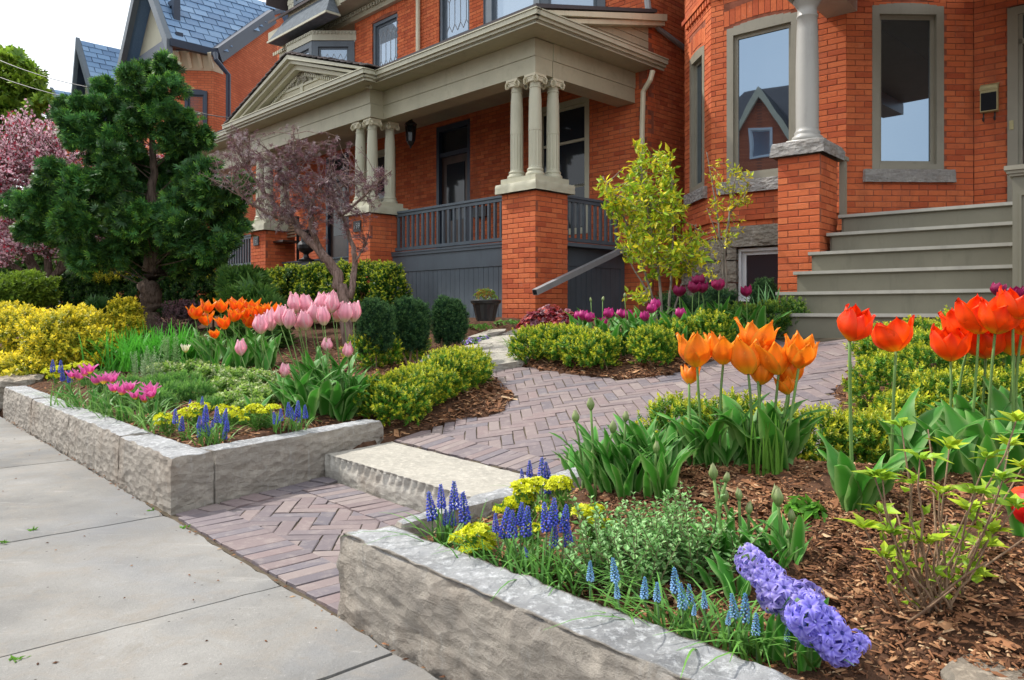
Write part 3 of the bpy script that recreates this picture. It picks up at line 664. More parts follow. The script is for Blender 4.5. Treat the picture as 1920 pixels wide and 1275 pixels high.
# ================================================================== RIGHT HOUSE
h1 = thing('brick_house', 'orange-red brick house with bay window, wide olive-grey stairs and one stone-capped porch pier at right', 'house', (4.0, 9.0, .8))
HA = House(h1)
FB = Face(H1.xy(2.685, 9.17), H1.u, H1.v)                       # front of bay, s from the right corner leftwards
ch = np.array([1.49, .0]); ca_ = H1.xy(2.685, 9.17); cb_ = H1.xy(1.575, 10.17)
dch = (cb_ - ca_) / np.linalg.norm(cb_ - ca_); Lch = np.linalg.norm(cb_ - ca_); inch = np.array([-dch[1], dch[0]])
FC = Face(ca_, dch, inch)                                       # right chamfer, nearly square to the camera
la_ = H1.xy(4.35, 9.17); lb_ = H1.xy(5.12, 9.94); dl = (lb_ - la_) / np.linalg.norm(lb_ - la_); FL = Face(la_, dl, np.array([dl[1], -dl[0]])); LL = np.linalg.norm(lb_ - la_)
FR = Face(cb_, -H1.u, H1.v)                                     # recessed wall with the mailbox
FS = Face(lb_, H1.v, -H1.u)
ZB = 1.93
w1a, w1b = .55, 1.45                                            # window in the bay front
HA.wall('bay', FB, 1.665, ZB, 6.1, [(w1a, w1b, 2.64, 4.56)], arches=[(w1a - .04, w1b + .04, 4.60, 4.90, .06)])
cw0, cw1 = .30, 1.14
HA.wall('chamfer', FC, Lch, 1.72, 6.1, [(cw0, cw1, 2.63, 4.50)], arches=[(cw0 - .03, cw1 + .03, 4.54, 4.86, .05)])
HA.wall('left', FL, LL, ZB, 6.1, [(.25, .85, 2.64, 4.50)], arches=[(.22, .88, 4.54, 4.82, .05)])
g = Geo(); g.box(FR, -.16, .0, .03, .2, .7, 6.1); part('wall_return', g, M['mortar'], h1)
HA.wall('rear', FR, 5.2, 1.72, 6.1, [(.33, 1.55, 1.72, 4.42)])
HA.wall('side', FS, 6.0, .7, 6.1, indiv=False)
window(h1, FB, w1a, w1b, 2.64, 4.56, M['taupe'], .085, .035, pname='window', arch=.05)
window(h1, FC, cw0, cw1, 2.63, 4.50, M['taupe'], .085, .035, arch=.04)
window(h1, FL, .25, .85, 2.64, 4.50, M['taupe'], .085, .035, arch=.04)
for fc, a, b, z0, z1 in ((FC, .19, 1.25, 2.475, 2.625), (FB, w1a - .12, w1b + .12, 2.475, 2.635), (FL, .14, .97, 2.475, 2.635)):
    spart('window_sill', stone([fc.xy(a, -.055), fc.xy(b, -.055), fc.xy(b, .12), fc.xy(a, .12)], z0, z1, int(a * 50) + 3, .008, .008, .025), M['rockface'], h1)
# moulded string course of brick, dentil band
for fc, L in ((FB, 1.665), (FL, LL)):
    g = Geo(); n = int(L / .214)
    for i in range(n): g.box(fc, i * L / n + .003, (i + 1) * L / n - .003, -.035, .02, 2.13, 2.19)
    part('string_course', g, M['brick'], h1, kind='stuff'); g = Geo()
    for i in range(n): g.box(fc, i * L / n + .003, (i + 1) * L / n - .003, -.045, .02, 5.06, 5.12)
    part('cornice_course', g, M['brick'], h1, kind='stuff'); g = Geo()
    for i in range(int(L / .1)): g.box(fc, i * .1, i * .1 + .06, -.03, .02, 4.97, 5.05)
    part('dentil_course', g, M['brick'], h1, kind='stuff')
# stone foundation
for fc, L, seed in ((FB, 1.665, 40), (FL, LL, 60)):
    z = .7
    for r, hh in enumerate((.36, .30, .28, .27)):
        s = 0.0; k = 0
        while s < L - .02:
            e = min(L, s + random.uniform(.34, .6)); e = L if L - e < .12 else e
            blk = [(s, e)]
            if fc is FB and z + hh > 1.12 and r >= 1:
                blk = [(a, b) for a, b in ((s, min(e, .62)), (max(s, 1.30), e)) if b - a > .05]
            for a, b in blk:
                zt = min(z + hh, ZB - .002)
                if zt - z > .03: spart('stone', stone([fc.xy(a + .004, -.05), fc.xy(b - .004, -.05), fc.xy(b - .004, .16), fc.xy(a + .004, .16)], z + .004, zt - .004, seed + k + r * 9, .022, .02, .05), M['flag'], h1)
            s = e; k += 1
        z += hh
spart('lintel', stone([FB.xy(.55, -.06), FB.xy(1.40, -.06), FB.xy(1.40, .16), FB.xy(.55, .16)], 1.80, 2.06, 77, .02, .02, .03), M['flag'], h1)
window(h1, FB, .62, 1.30, 1.12, 1.78, M['white'], .035, .05, deep=.15, lbl='small white-framed basement window', pname='basement_window', gm='glassdark')
g = Geo(); g.box(FB, .60, 1.32, .13, .2, 1.1, 1.8); part('basement_surround', g, M['taupe'], h1)
# upper wall cap and roof
for fc, L in ((FB, 1.665), (FC, Lch), (FL, LL), (FR, 5.2), (FS, 6)):
    g = Geo(); g.box(fc, -.02, L + .02, -.30, .3, 6.1, 6.32); part('eave', g, M['taupe'], h1)
g = Geo(); P = [np.append(p_, 6.33) for p_ in (H1.xy(-3.8, 10.0), H1.xy(1.5, 10.0), H1.xy(2.5, 8.95), H1.xy(4.5, 8.95), H1.xy(5.4, 9.8), H1.xy(5.4, 16), H1.xy(-3.8, 16))]
top = H1.p(2.0, 13, 9.2); V = P + [top]; g.add(V, [(i, (i + 1) % 7, 7) for i in range(7)]); part('roof', g, M['shingle'], h1)
# door in the recess
g = Geo(); g.box(FR, .33, .43, -.03, .15, 1.98, 4.40); g.box(FR, .43, .47, .0, .14, 1.98, 4.40); g.box(FR, 1.45, 1.55, -.03, .15, 1.98, 4.40); g.box(FR, .43, 1.45, -.03, .15, 4.31, 4.40); g.box(FR, .43, 1.45, .0, .15, 3.98, 4.04)
dfm = part('door_frame', g, M['taupe'], h1)
g = Geo(); g.box(FR, .47, 1.45, .06, .11, 1.98, 3.98); dr1 = part('door', g, M['doorw'], h1)
g = Geo(); g.box(FR, .60, 1.30, .048, .058, 2.6, 3.85); part('pane', g, M['glass'], dr1)
g = Geo(); g.box(FR, .49, .53, .035, .06, 2.86, 3.02); g.tube([FR.p(.51, .03, 2.98), FR.p(.51, .0, 2.96), FR.p(.51, -.01, 2.9), FR.p(.51, .02, 2.84)], .009, 6); part('handle', g, M['metal'], dr1)
g = Geo(); g.box(FR, .35, .39, -.045, -.028, 3.03, 3.13); part('door_bell', g, M['brass'], h1)
g = Geo(); g.box(FR, .47, 1.45, .05, .06, 4.04, 4.31); part('transom_pane', g, M['glass'], dfm)
# steps
NOSE = [(6.934, .976), (7.175, 1.177), (7.416, 1.378), (7.657, 1.578), (7.898, 1.779), (8.139, 1.980)]
ULT = [2.80, 2.74, 2.66, 2.60, 2.50, 2.46]
sr = part('stair', (lambda g_: ([g_.box(H1, .825, ULT[i] - .04, v + .028, v + .06, (NOSE[i - 1][1] if i else .70), z - .034) for i, (v, z) in enumerate(NOSE)], g_)[1])(Geo()), M['stair'], h1)
for i, (v, z) in enumerate(NOSE):
    v2 = NOSE[i + 1][0] + .03 if i < 5 else 10.3
    g = Geo(); g.box(H1, .825, ULT[i] if i < 5 else 2.46, v, min(v2, 9.2), z - .032, z)
    if i == 5: g.box(H1, -3.6, 1.60, 9.2, 10.3, z - .032, z); g.box(H1, 1.602, 2.3, 9.2, 9.55, z - .032, z)
    part('tread' if i < 5 else 'porch_floor', g, M['stair'], sr)
    g = Geo(); g.box(H1, .825, ULT[i] + .004 if i < 5 else 2.464, v - .006, v + .010, z - .026, z + .003); part('nosing', g, M['stairnose'], sr)
    g = Geo(); g.box(H1, ULT[i] - .041, ULT[i] - .012, v + .06, 8.14 if i < 3 else 8.2, .7, z - .034); part('stringer', g, M['stair'], sr)
# pier
P1u, P1v = 2.527, 7.763
def pier(HX, fr, u0, v0, wu, wv, z0, z1, nm='brick_pier', ind=True):
    """u0 = right edge (smaller u), front at v0"""
    f1 = Face(fr.xy(u0, v0), fr.u, fr.v); f2 = Face(fr.xy(u0, v0), fr.v, fr.u); f3 = Face(fr.xy(u0 + wu, v0), fr.v, -fr.u)
    w = HA_wall = HX.wall('a', f1, wu, z0, z1, pname=nm, thick=.05, indiv=ind)
    for f, L in ((f2, wv), (f3, wv)):
        n = int(round((z1 - z0) / CH))
        for r in range(n):
            off = ((r + 1) % 2) * (BRL + JT) / 2; e = -off
            while e < L:
                s0, s1 = max(.003, e), min(L - .003, e + BRL)
                if s1 - s0 > .03: HX.bricks.append((w, f, s0, s1, z0 + r * CH, z0 + (r + 1) * CH - JT, ind and f is f2))
                e += BRL + JT
    g = Geo(); g.box(fr, u0 + .006, u0 + wu - .006, v0 + .052, v0 + wv - .006, z0, z1); part('core', g, M['mortar'], w); return w
pier(HA, H1, P1u, P1v, .42, .56, .74, .74 + 27 * CH)
zt = .74 + 27 * CH
spart('pier_cap', stone([H1.xy(P1u - .06, P1v - .06), H1.xy(P1u + .48, P1v - .06), H1.xy(P1u + .48, P1v + .62), H1.xy(P1u - .06, P1v + .62)], zt + .004, zt + .145, 91, .012, .016, .022), M['rockface'], h1)
cc = H1.xy(P1u + .21, P1v + .26); z0 = zt + .145
g = Geo(); g.box(H1, P1u + .05, P1u + .37, P1v + .10, P1v + .42, z0 - .003, z0 + .04)
g.lathe((cc[0], cc[1], z0 + .04), [(.148, 0), (.155, .02), (.15, .045), (.128, .06), (.124, .075), (.130, .09), (.120, .105), (.112, .115), (.112, .14), (.1135, .5), (.112, .8), (.104, 1.15), (.098, 1.28), (.105, 1.285), (.105, 1.30), (.097, 1.305), (.097, 1.38), (.105, 1.39), (.125, 1.43), (.14, 1.45), (.14, 1.47)], 40)
g.box(H1, P1u + .05, P1u + .37, P1v + .10, P1v + .42, z0 + 1.51, z0 + 1.56)
part('column', g, M['colgrey'], h1, smooth=False)
bpy.data.objects[g and 'column'].data.polygons.foreach_set('use_smooth', [len(p.vertices) == 4 and p.area < .02 for p in bpy.data.objects['column'].data.polygons])
g = Geo(); zb = 4.41; g.box(H1, P1u + .04, P1u + .38, P1v - .02, 9.168, zb, zb + .42); g.box(H1, -2.5, P1u + .036, P1v - .02, P1v + .32, zb, zb + .42); part('porch_beam', g, M['colgrey'], h1)
g = Geo(); g.box(H1, -2.5, P1u + .036, P1v + .325, 9.15, zb + .2, zb + .24); g.box(H1, -2.5, P1u - .9, 9.16, 10.1, zb + .2, zb + .24); part('porch_ceiling', g, M['taupe'], h1)
g = Geo(); g.box(H1, -2.6, P1u + .6, P1v - .32, 9.05, zb + .425, zb + .56); part('porch_roof', g, M['shingle'], h1)
# short rail end beside the pier, newel at the right
g = Geo(); g.box(H1, P1u - .06, P1u - .005, P1v + .60, P1v + .68, 1.985, 2.58); g.box(H1, P1u - .075, P1u + .01, P1v + .58, P1v + .70, 2.58, 2.62); part('rail_post', g, M['taupe'], h1)
g = Geo(); g.box(H1, .36, .82, 6.95, 7.32, .72, 2.04); part('newel', g, M['stair'], h1); nw = bpy.data.objects['newel']
g = Geo(); g.box(H1, .405, .42, 6.935, 6.95, .8, 1.9) ; g.box(H1, .76, .775, 6.935, 6.95, .8, 1.9); g.box(H1, .42, .76, 6.935, 6.95, 1.88, 1.9); part('newel_panel', g, M['stair'], nw)
g = Geo()
for k, (e, a, b) in enumerate(((.02, 2.03, 2.05), (.035, 2.05, 2.075), (.05, 2.075, 2.11))): g.box(H1, .36 - e, .82 + e, 6.95 - e, 7.32 + e, a + .001, b)
part('newel_cap', g, M['taupe'], nw)
g = Geo(); g.box(H1, .42, .78, 7.325, 9.19, .72, 1.98); g.box(H1, -3.6, .418, 8.9, 9.19, .72, 2.3); part('stair_wall', g, M['stair'], h1)
g = Geo(); g.box(H1, -3.6, .41, 9.195, 10.12, .72, 1.94); part('porch_base', g, M['stair'], h1)
HA.finish(300, [(1590, 225, 1890, 400), (1462, 280, 1575, 560), (1335, 20, 1395, 300), (1528, 40, 1590, 250), (1765, 40, 1890, 240)])
mb = thing('mailbox', 'small brass mailbox with dark front hanging by the right hand door', 'mailbox', FR.p(.17, -.05, 3.3))
g = Geo(); g.box(FR, .075, .245, -.10, -.0, 3.26, 3.55); part('box', g, M['brass'], mb)
g = Geo(); g.box(FR, .085, .235, -.108, -.101, 3.27, 3.47); part('front_plate', g, M['dark'], mb)
g = Geo(); g.slabpoly([FR.p(.068, -.115, 3.50), FR.p(.252, -.115, 3.50), FR.p(.252, -.0, 3.585), FR.p(.068, -.0, 3.585)], (0, 0, .008)); part('lid', g, M['brass'], mb)
for s_ in (.10, .21):
    g = Geo(); g.tube([FR.p(s_, -.02, 3.27), FR.p(s_, -.02, 3.19), FR.p(s_ , -.035, 3.165), FR.p(s_, -.065, 3.165), FR.p(s_, -.075, 3.20)], .008, 6); part('hook', g, M['black'], mb)

# ================================================================== MIDDLE HOUSE
h2 = thing('brick_house', 'red brick house with long sage-painted porch, pediment and clustered columns', 'house', (-2.5, 13, .8))
HB = House(h2)
W = 2.2; ER = .2
FW = Face(H2.xy(-ER, W), H2.u, H2.v)                             # s = d + ER
S = lambda d: d + ER
doors = [(S(3.83), S(4.84), 1.95, 4.60), (S(.93), S(2.12), 2.25, 4.45), (S(6.2), S(7.3), 2.25, 4.45), (S(8.0), S(9.0), 1.95, 4.6),
         (S(3.85), S(4.76), 5.2, 7.35), (S(6.14), S(7.07), 5.2, 7.25), (S(.60), S(3.42), 5.1, 7.6), (S(7.76), S(10.2), 5.1, 7.6)]
zb = .83
HB.wall('front', FW, 11.6, zb, 7.85, doors, arches=[(S(3.80), S(4.81), 7.37, 7.6, .06), (S(6.09), S(7.12), 7.27, 7.5, .06)])
FSR = Face(H2.xy(-ER, W), H2.v, H2.u); HB.wall('right_side', FSR, 7.5, zb, 7.85)
FSL = Face(H2.xy(11.4, W), H2.v, -H2.u); HB.wall('left_side', FSL, 3, zb, 7.85, indiv=False)
# ground floor openings
d1 = window(h2, FW, doors[1][0], doors[1][1], 2.25, 4.45, M['sage2'], .09, .03, mid=3.78, gm='glassdark'); g = Geo(); g.box(FW, doors[1][0] + .13, doors[1][1] - .13, .06, .095, 3.02, 3.07); part('meeting_rail', g, M['sage2'], d1)
window(h2, FW, doors[2][0], doors[2][1], 2.25, 4.45, M['sage2'], .09, .03, mid=3.4, gm='glassdark')
for k, dd in ((0, doors[0]), (1, doors[3])):
    a, b = dd[0], dd[1]; g = Geo(); g.box(FW, a, a + .08, .0, .14, 1.95, 4.6); g.box(FW, b - .08, b, .0, .14, 1.95, 4.6); g.box(FW, a + .08, b - .08, 0, .14, 4.5, 4.6); g.box(FW, a + .08, b - .08, .02, .14, 4.0, 4.08); fr_ = part('door_frame', g, M['navy'], h2)
    g = Geo(); g.box(FW, a + .08, b - .08, .08, .13, 1.95, 4.0); dd_ = part('door', g, M['doorw'], h2); g = Geo(); g.box(FW, a + .24, b - .24, .068, .079, 2.75, 3.85); part('pane', g, M['glassdark'], dd_)
    g = Geo(); g.box(FW, a + .08, b - .08, .09, .12, 4.08, 4.5); part('transom_pane', g, M['glassdark'], fr_)
    g = Geo(); g.box(FW, a + .11, a + .16, .03, .07, 2.85, 3.0); part('handle', g, M['brass'], dd_)
# upper windows
window(h2, FW, doors[4][0], doors[4][1], 5.2, 7.35, M['slate'], .07, .07, mid=6.3, lead=True, arch=.05, gm='glasslight')
window(h2, FW, doors[5][0], doors[5][1], 5.2, 7.25, M['slate'], .07, .07, mid=6.15, lead=True, arch=.05, gm='glasslight')
def baywin(pts, z0, z1, mid, fw=.13):
    for k in range(len(pts) - 1):
        a, b = H2.xy(*pts[k]), H2.xy(*pts[k + 1]); d = b - a; L = np.linalg.norm(d); d /= L; inn = np.array([d[1], -d[0]])
        if inn @ H2.v < 0: inn = -inn
        f = Face(a, d, inn); w = window(h2, f, .0, L, z0, z1, M['slate'], fw, .02, mid=mid, lead=True, pname='bay_window', gm='glasslight')
baywin([(.60, W - .01), (1.27, 1.42), (2.50, 1.42), (3.42, W - .01)], 5.05, 7.2, 6.25)
baywin([(7.76, W - .01), (8.42, 1.52), (9.50, 1.52), (10.2, W - .01)], 5.05, 7.05, 6.0)
for pts, zt in (([(.55, W), (1.2, 1.38), (2.55, 1.38), (3.47, W)], 7.2), ([(7.7, W), (8.38, 1.48), (9.54, 1.48), (10.25, W)], 7.05)):
    g = Geo(); P = [H2.xy(*p) for p in pts]; g.prism(P, zt + .002, zt + .22)
    g2 = Geo()
    for k in range(3):
        d = P[k + 1] - P[k]; L = np.linalg.norm(d); n = int(L / .075)
        for i in range(n):
            a = P[k] + d * (i + .2) / n; b = P[k] + d * (i + .75) / n; g2.bar(np.append(a, zt + .17), np.append(b, zt + .17), .05, .06)
    o_ = part('bay_cornice', g, M['sage2'], h2); part('dentil_row', g2, M['sage2'], o_)
# main cornice with dentils and gutter
g = Geo(); g.box(H2, -.6, 7.5, 1.65, W + .3, 7.66, 7.92); g.box(H2, 7.503, 10.9, 1.70, W + .3, 7.66, 7.92); g.box(H2, -.25, 11.1, W - .10, W + .0, 7.44, 7.66) ; cn = part('main_eave', g, M['sage'], h2)
g = Geo(); n = 110
for i in range(n): a = -.2 + i * 11.6 / n; g.box(H2, a, a + .055, W - .15, W - .102, 7.54, 7.62)
part('dentil_row', g, M['sage2'], cn)
g = Geo(); g.box(H2, -.65, 7.45, 1.52, 1.64, 7.80, 7.96); part('gutter', g, M['sage2'], h2)
g = Geo(); g.slabpoly([H2.p(-.7, 1.55, 8.03), H2.p(10.6, 1.55, 8.03), H2.p(10.6, 6.0, 11.2), H2.p(-.7, 6.0, 11.2)], (0, 0, .06)); g.slabpoly([H2.p(-.7, 10.5, 8.03), H2.p(11.9, 10.5, 8.03), H2.p(11.9, 6.0, 11.2), H2.p(-.7, 6.0, 11.2)], (0, 0, .06)); part('main_roof', g, M['shingle'], h2)
# shingled gable over the left bay with its blue-grey skirt
GA, GBv = (7.72, 9.97), 1.55
g = Geo(); g.box(H2, GA[0] + .15, GA[1] - .15, GBv + .12, 3.0, 7.75, 10.0); gb = part('gable_wall', g, M['sage2'], h2)
fg = Face(H2.xy(GA[0] + .15, GBv + .12), H2.u, H2.v); fgs = Face(H2.xy(GA[0] + .15, GBv + .12), H2.v, H2.u); g = Geo()
for f, L in ((fg, GA[1] - GA[0] - .3), (fgs, 1.7)):
    for r in range(20):
        zz = 7.82 + r * .11; n = int(L / .13)
        for i in range(n):
            s0 = (i + (.5 if r % 2 else 0)) * .13; 
            if s0 + .12 > L: continue
            sh = [f.p(s0, -.02 + 0, zz + .12), f.p(s0, -.024, zz + .03), f.p(s0 + .03, -.026, zz + .006), f.p(s0 + .062, -.027, zz), f.p(s0 + .094, -.026, zz + .006), f.p(s0 + .124, -.024, zz + .03), f.p(s0 + .124, -.02, zz + .12)]
            g.slabpoly(sh, np.append(f.v * .018, 0))
part('scallop_shingles', g, M['sage2'], gb, kind='stuff')
g = Geo()
a, b = GA; 
sk = [(b + .12, 2.3, GBv - .0), (b + .12, GBv - .08, 0), (a - .12, GBv - .08, 0), (a - .12, 2.3, 0)]
o = [H2.p(b + .18, 1.66, 7.42), H2.p(b + .18, GBv - .22, 7.42), H2.p(a - .22, GBv - .22, 7.42), H2.p(a - .22, 1.66, 7.42)]
i_ = [H2.p(b - .14, 1.66, 7.98), H2.p(b - .14, GBv + .11, 7.98), H2.p(a + .14, GBv + .11, 7.98), H2.p(a + .14, 1.66, 7.98)]
for k in range(3): g.slabpoly([o[k], o[k + 1], i_[k + 1], i_[k]], (0, 0, .03))
g.slabpoly([o[0], o[1], o[2], o[3]], (0, 0, -.03)); part('skirt_roof', g, M['oldslate'], h2)
g = Geo(); g.box(H2, a - .24, b + .2, GBv - .25, GBv - .222, 7.38, 7.425); g.box(H2, a - .25, a - .222, GBv - .25, 1.66, 7.38, 7.425); part('skirt_gutter', g, M['sage2'], h2)
fgw = Face(H2.xy(8.25, GBv + .118), H2.u, H2.v); window(h2, fgw, 0, 1.2, 8.15, 9.6, M['slate'], .1, -.02, pname='gable_window')
g = Geo()
for s_, e_ in ((a - .35, (a + b) / 2), (b + .35, (a + b) / 2)):
    g.slabpoly([H2.p(s_, GBv - .2, 8.35), H2.p(e_, GBv - .2, 11.0), H2.p(e_, 6, 11.0), H2.p(s_, 6, 8.35)], (0, 0, .12))
part('gable_roof', g, M['shingle'], h2)
# ---- porch
def obox(g, *a): g.box(H2, *a)
Zf = 1.95
g = Geo(); g.box(H2, -.0 + .05, 11.3, .20, W - .003, Zf - .05, Zf); part('porch_floor', g, M['slate'], h2)
g = Geo(); g.box(H2, .0, 11.3, .18, W - .003, 4.70, 4.74); part('porch_ceiling', g, M['sage'], h2)
def beam(g, u0, u1, v0, v1):
    g.box(H2, u0, u1, v0, v1, 4.15, 4.365); g.box(H2, u0 - .0, u1, v0 - .012, v1 + .012, 4.368, 4.60)
g = Geo(); beam(g, .03, 3.50, .03, .36); beam(g, 3.503, 7.80, -.22, .30); beam(g, 7.803, 11.3, .03, .36)
g.box(H2, .03, .36, .373, W - .003, 4.15, 4.365); g.box(H2, .018, .372, .375, W - .003, 4.368, 4.60)
part('entablature', g, M['sage'], h2)
g = Geo(); OV = .36                                             # soffit
g.box(H2, -OV, 3.2, -OV, .016, 4.602, 4.622); g.box(H2, -OV, .016, .018, W - .003, 4.602, 4.622); g.box(H2, 3.203, 8.1, -.22 - OV, .016, 4.602, 4.622); g.box(H2, 8.103, 11.6, -OV, .016, 4.602, 4.622); sf = part('soffit', g, M['sage'], h2)
g = Geo()
def gut(u0, v0, u1, v1, ou, ov):                               # ogee gutter as three stepped bars
    for k, (off, zlo, zhi) in enumerate(((.0, 4.59, 4.63), (.035, 4.631, 4.67), (.07, 4.671, 4.735), (.085, 4.736, 4.75))):
        if u0 == u1: g.box(H2, min(u0, u0 + ou * off) , max(u0, u0 + ou * off) + .02, v0 - off, v1, zlo, zhi)
        else: g.box(H2, u0 - off * (1 if ou else 0), u1, v0 - off, v0 + .02, zlo, zhi)
gut(-OV, -OV, 3.14, -OV, 1, 0); gut(3.14, -.58, 8.16, -.58, 1, 0); gut(8.17, -OV, 11.6, -OV, 0, 0); gut(-OV, -OV + .021, -OV, W + .2, -1, 0); gut(3.12, -.559, 3.12, -.37, -1, 0)
part('gutter', g, M['sage2'], h2)
# porch roofs
g = Geo(); g.slabpoly([H2.p(-OV - .05, -OV - .05, 4.752), H2.p(3.6, -OV - .05, 4.752), H2.p(3.6, W + .02, 5.42), H2.p(-OV + .0, W + .02, 5.42)], (0, 0, .05)); g.slabpoly([H2.p(7.4, -OV - .05, 4.752), H2.p(11.6, -OV - .05, 4.752), H2.p(11.6, W + .02, 5.42), H2.p(7.4, W + .02, 5.42)], (0, 0, .05)); part('porch_roof', g, M['shingle'], h2)
g = Geo(); g.slabpoly([H2.p(-OV + .16, -OV + .05, 4.755), H2.p(-OV + .16, W, 4.755), H2.p(-OV + .16, W, 5.38)], np.append(H2.u * .05, 0))
for k in range(5):
    z = 4.80 + k * .11; t0 = (z - 4.755) / .625 * (W + OV - .05) - OV + .08; g.box(H2, -OV + .145, -OV + .158, t0 + .02, W, z, z + .10)
part('side_siding', g, M['sage'], h2)
g = Geo()
for (u_, dz, w_) in ((-OV - .02, .0, .10), (-OV + .02, -.09, .07)):
    g.slabpoly([H2.p(u_, -OV - .02, 4.74 + dz), H2.p(u_, W + .25, 5.45 + dz), H2.p(u_, W + .25, 5.45 + dz - w_), H2.p(u_, -OV + .2, 4.74 + dz)], np.append(H2.u * .12, 0))
part('rake_board', g, M['cream'], h2)
# pediment
Pd0, Pd1, Pv, Zap, Zlo = 3.04, 8.10, -.60, 5.56, 4.755; Pm = (Pd0 + Pd1) / 2
g = Geo(); g.slabpoly([H2.p(Pd0 + .5, -.30, 4.74), H2.p(Pd1 - .5, -.30, 4.74), H2.p(Pm, -.30, Zap - .12)], np.append(H2.v * .08, 0)); pdm = part('pediment', g, M['sage'], h2)
g = Geo()
for e in (Pd0, Pd1):
    sgn = 1 if e == Pd0 else -1
    for (v0, dz, th, wd) in ((Pv, 0, .075, .10), (Pv + .06, -.077, .06, .20), (Pv + .16, -.139, .09, .12)):
        g.slabpoly([H2.p(e, v0, Zlo + dz), H2.p(Pm, v0, Zap + dz), H2.p(Pm, v0, Zap + dz - th), H2.p(e + sgn * .12, v0, Zlo + dz )], np.append(H2.v * wd, 0))
    n = 34
    for i in range(n):
        t = .12 + .84 * i / n; uu = e + (Pm - e) * t; zz = Zlo + (Zap - Zlo) * t - .30; g.box(H2, uu - .018, uu + .018, -.345, -.302, zz, zz + .05)
part('raking_cornice', g, M['sage2'], pdm)
g = Geo()
for uu in (Pm - 1.0, Pm, Pm + 1.0): g.box(H2, uu - .05, uu + .05, -.322, -.301, 4.76, 4.90 if abs(uu - Pm) > .5 else 5.05)
g.box(H2, Pm - 1.05, Pm + 1.05, -.322, -.301, 5.052, 5.10); part('panel_moulding', g, M['sage2'], pdm)
g = Geo()
for i in range(60):                                            # carved foliage
    t = random.uniform(-1, 1); hgt = (1 - abs(t)) * .26; p = H2.p(Pm + t * .55, -.33, 5.13 + random.uniform(0, max(.02, hgt)))
    n = 6; r = random.uniform(.025, .05); a0 = random.uniform(0, 6)
    pts = [p + np.append(H2.u, 0) * r * (1 - j / 14) * math.cos(a0 + j * .7) + np.array([0, 0, r * (1 - j / 14) * math.sin(a0 + j * .7)]) for j in range(10)]; g.tube(pts, np.linspace(.014, .006, 10), 5)
part('carved_ornament', g, M['taupe'], pdm)
# pediment shingle roof: rows of tabs
g = Geo()
for sgn, e in ((1, Pd0), (-1, Pd1)):
    rows = 14; vl0, vl1 = Pv - .03, W
    for r in range(rows):
        t0, t1 = r / rows, (r + 1.25) / rows; ua, ub = e - sgn * .06 + (Pm - e) * t0, e - sgn * .06 + (Pm - e) * min(1.03, t1); za, zb2 = Zlo + .02 + (Zap - Zlo) * t0, Zlo + .015 + (Zap - Zlo) * min(1.03, t1)
        v = vl0; 
        while v < vl1:
            v2 = min(vl1, v + random.uniform(.18, .3)); dz = random.uniform(.0, .014); g.slabpoly([H2.p(ua, v + .004, za + dz + .022), H2.p(ua, v2 - .004, za + dz + .022), H2.p(ub, v2 - .004, zb2 + .006), H2.p(ub, v + .004, zb2 + .006)], (0, 0, -.02)); v = v2
part('pediment_roof', g, M['shingle'], h2, kind='stuff')
# brick piers, caps, columns
ionic = {}
def column(parent, c, z0, z1, ang):
    h = z1 - z0; r = .085; g = Geo()
    g.lathe((c[0], c[1], z0), [(.125, 0), (.13, .025), (.125, .045), (.108, .055), (.105, .07), (.112, .085), (.108, .098), (.098, .105), (.092, .11), (.090, .14), (.0895, h * .45), (.0905, h * .451), (.084, h * .75), (.074, h - .18), (.081, h - .175), (.081, h - .16), (.073, h - .155), (.073, h - .10), (.088, h - .085), (.09, h - .06), (.085, h - .05)], 28, flute=(.12, h * .45))
    co = part('column', g, M['sage2'], parent)
    g = Geo(); a = math.radians(ang); ux = np.array([-math.sin(a), math.cos(a), 0]); vx = np.array([math.cos(a), math.sin(a), 0]); cz = z0 + h - .085; C = np.array([c[0], c[1], 0])
    for s1 in (-1, 1):
        for ax, bx in ((ux, vx), (vx, ux)):
            for face in (-1, 1):
                ctr = C + ax * s1 * .095 + bx * face * .085 + np.array([0, 0, cz])
                sp = []
                for j in range(22):
                    th = j / 22 * 4 * math.pi; rr = .044 * (1 - j / 26); sp.append(ctr + ax * s1 * rr * math.sin(th) + np.array([0, 0, rr * math.cos(th)]) + bx * face * .006 * j / 22)
                g.tube(sp, np.linspace(.010, .005, 22), 5)
    for ax, bx in ((ux, vx), (vx, ux)):
        for face in (-1, 1): g.bar(C + bx * face * .085 - ax * .09 + (0, 0, cz + .038), C + bx * face * .085 + ax * .09 + (0, 0, cz + .038), .02, .018); g.bar(C + bx * face * .08 - ax * .05 + (0, 0, cz + .005), C + bx * face * .08 + ax * .05 + (0, 0, cz + .005), .03, .04)
    fr2 = Face(c, ux[:2], vx[:2]); g.box(fr2, -.105, .105, -.105, .105, z0 + h - .035, z0 + h - .003); part('capital', g, M['cream'], co)
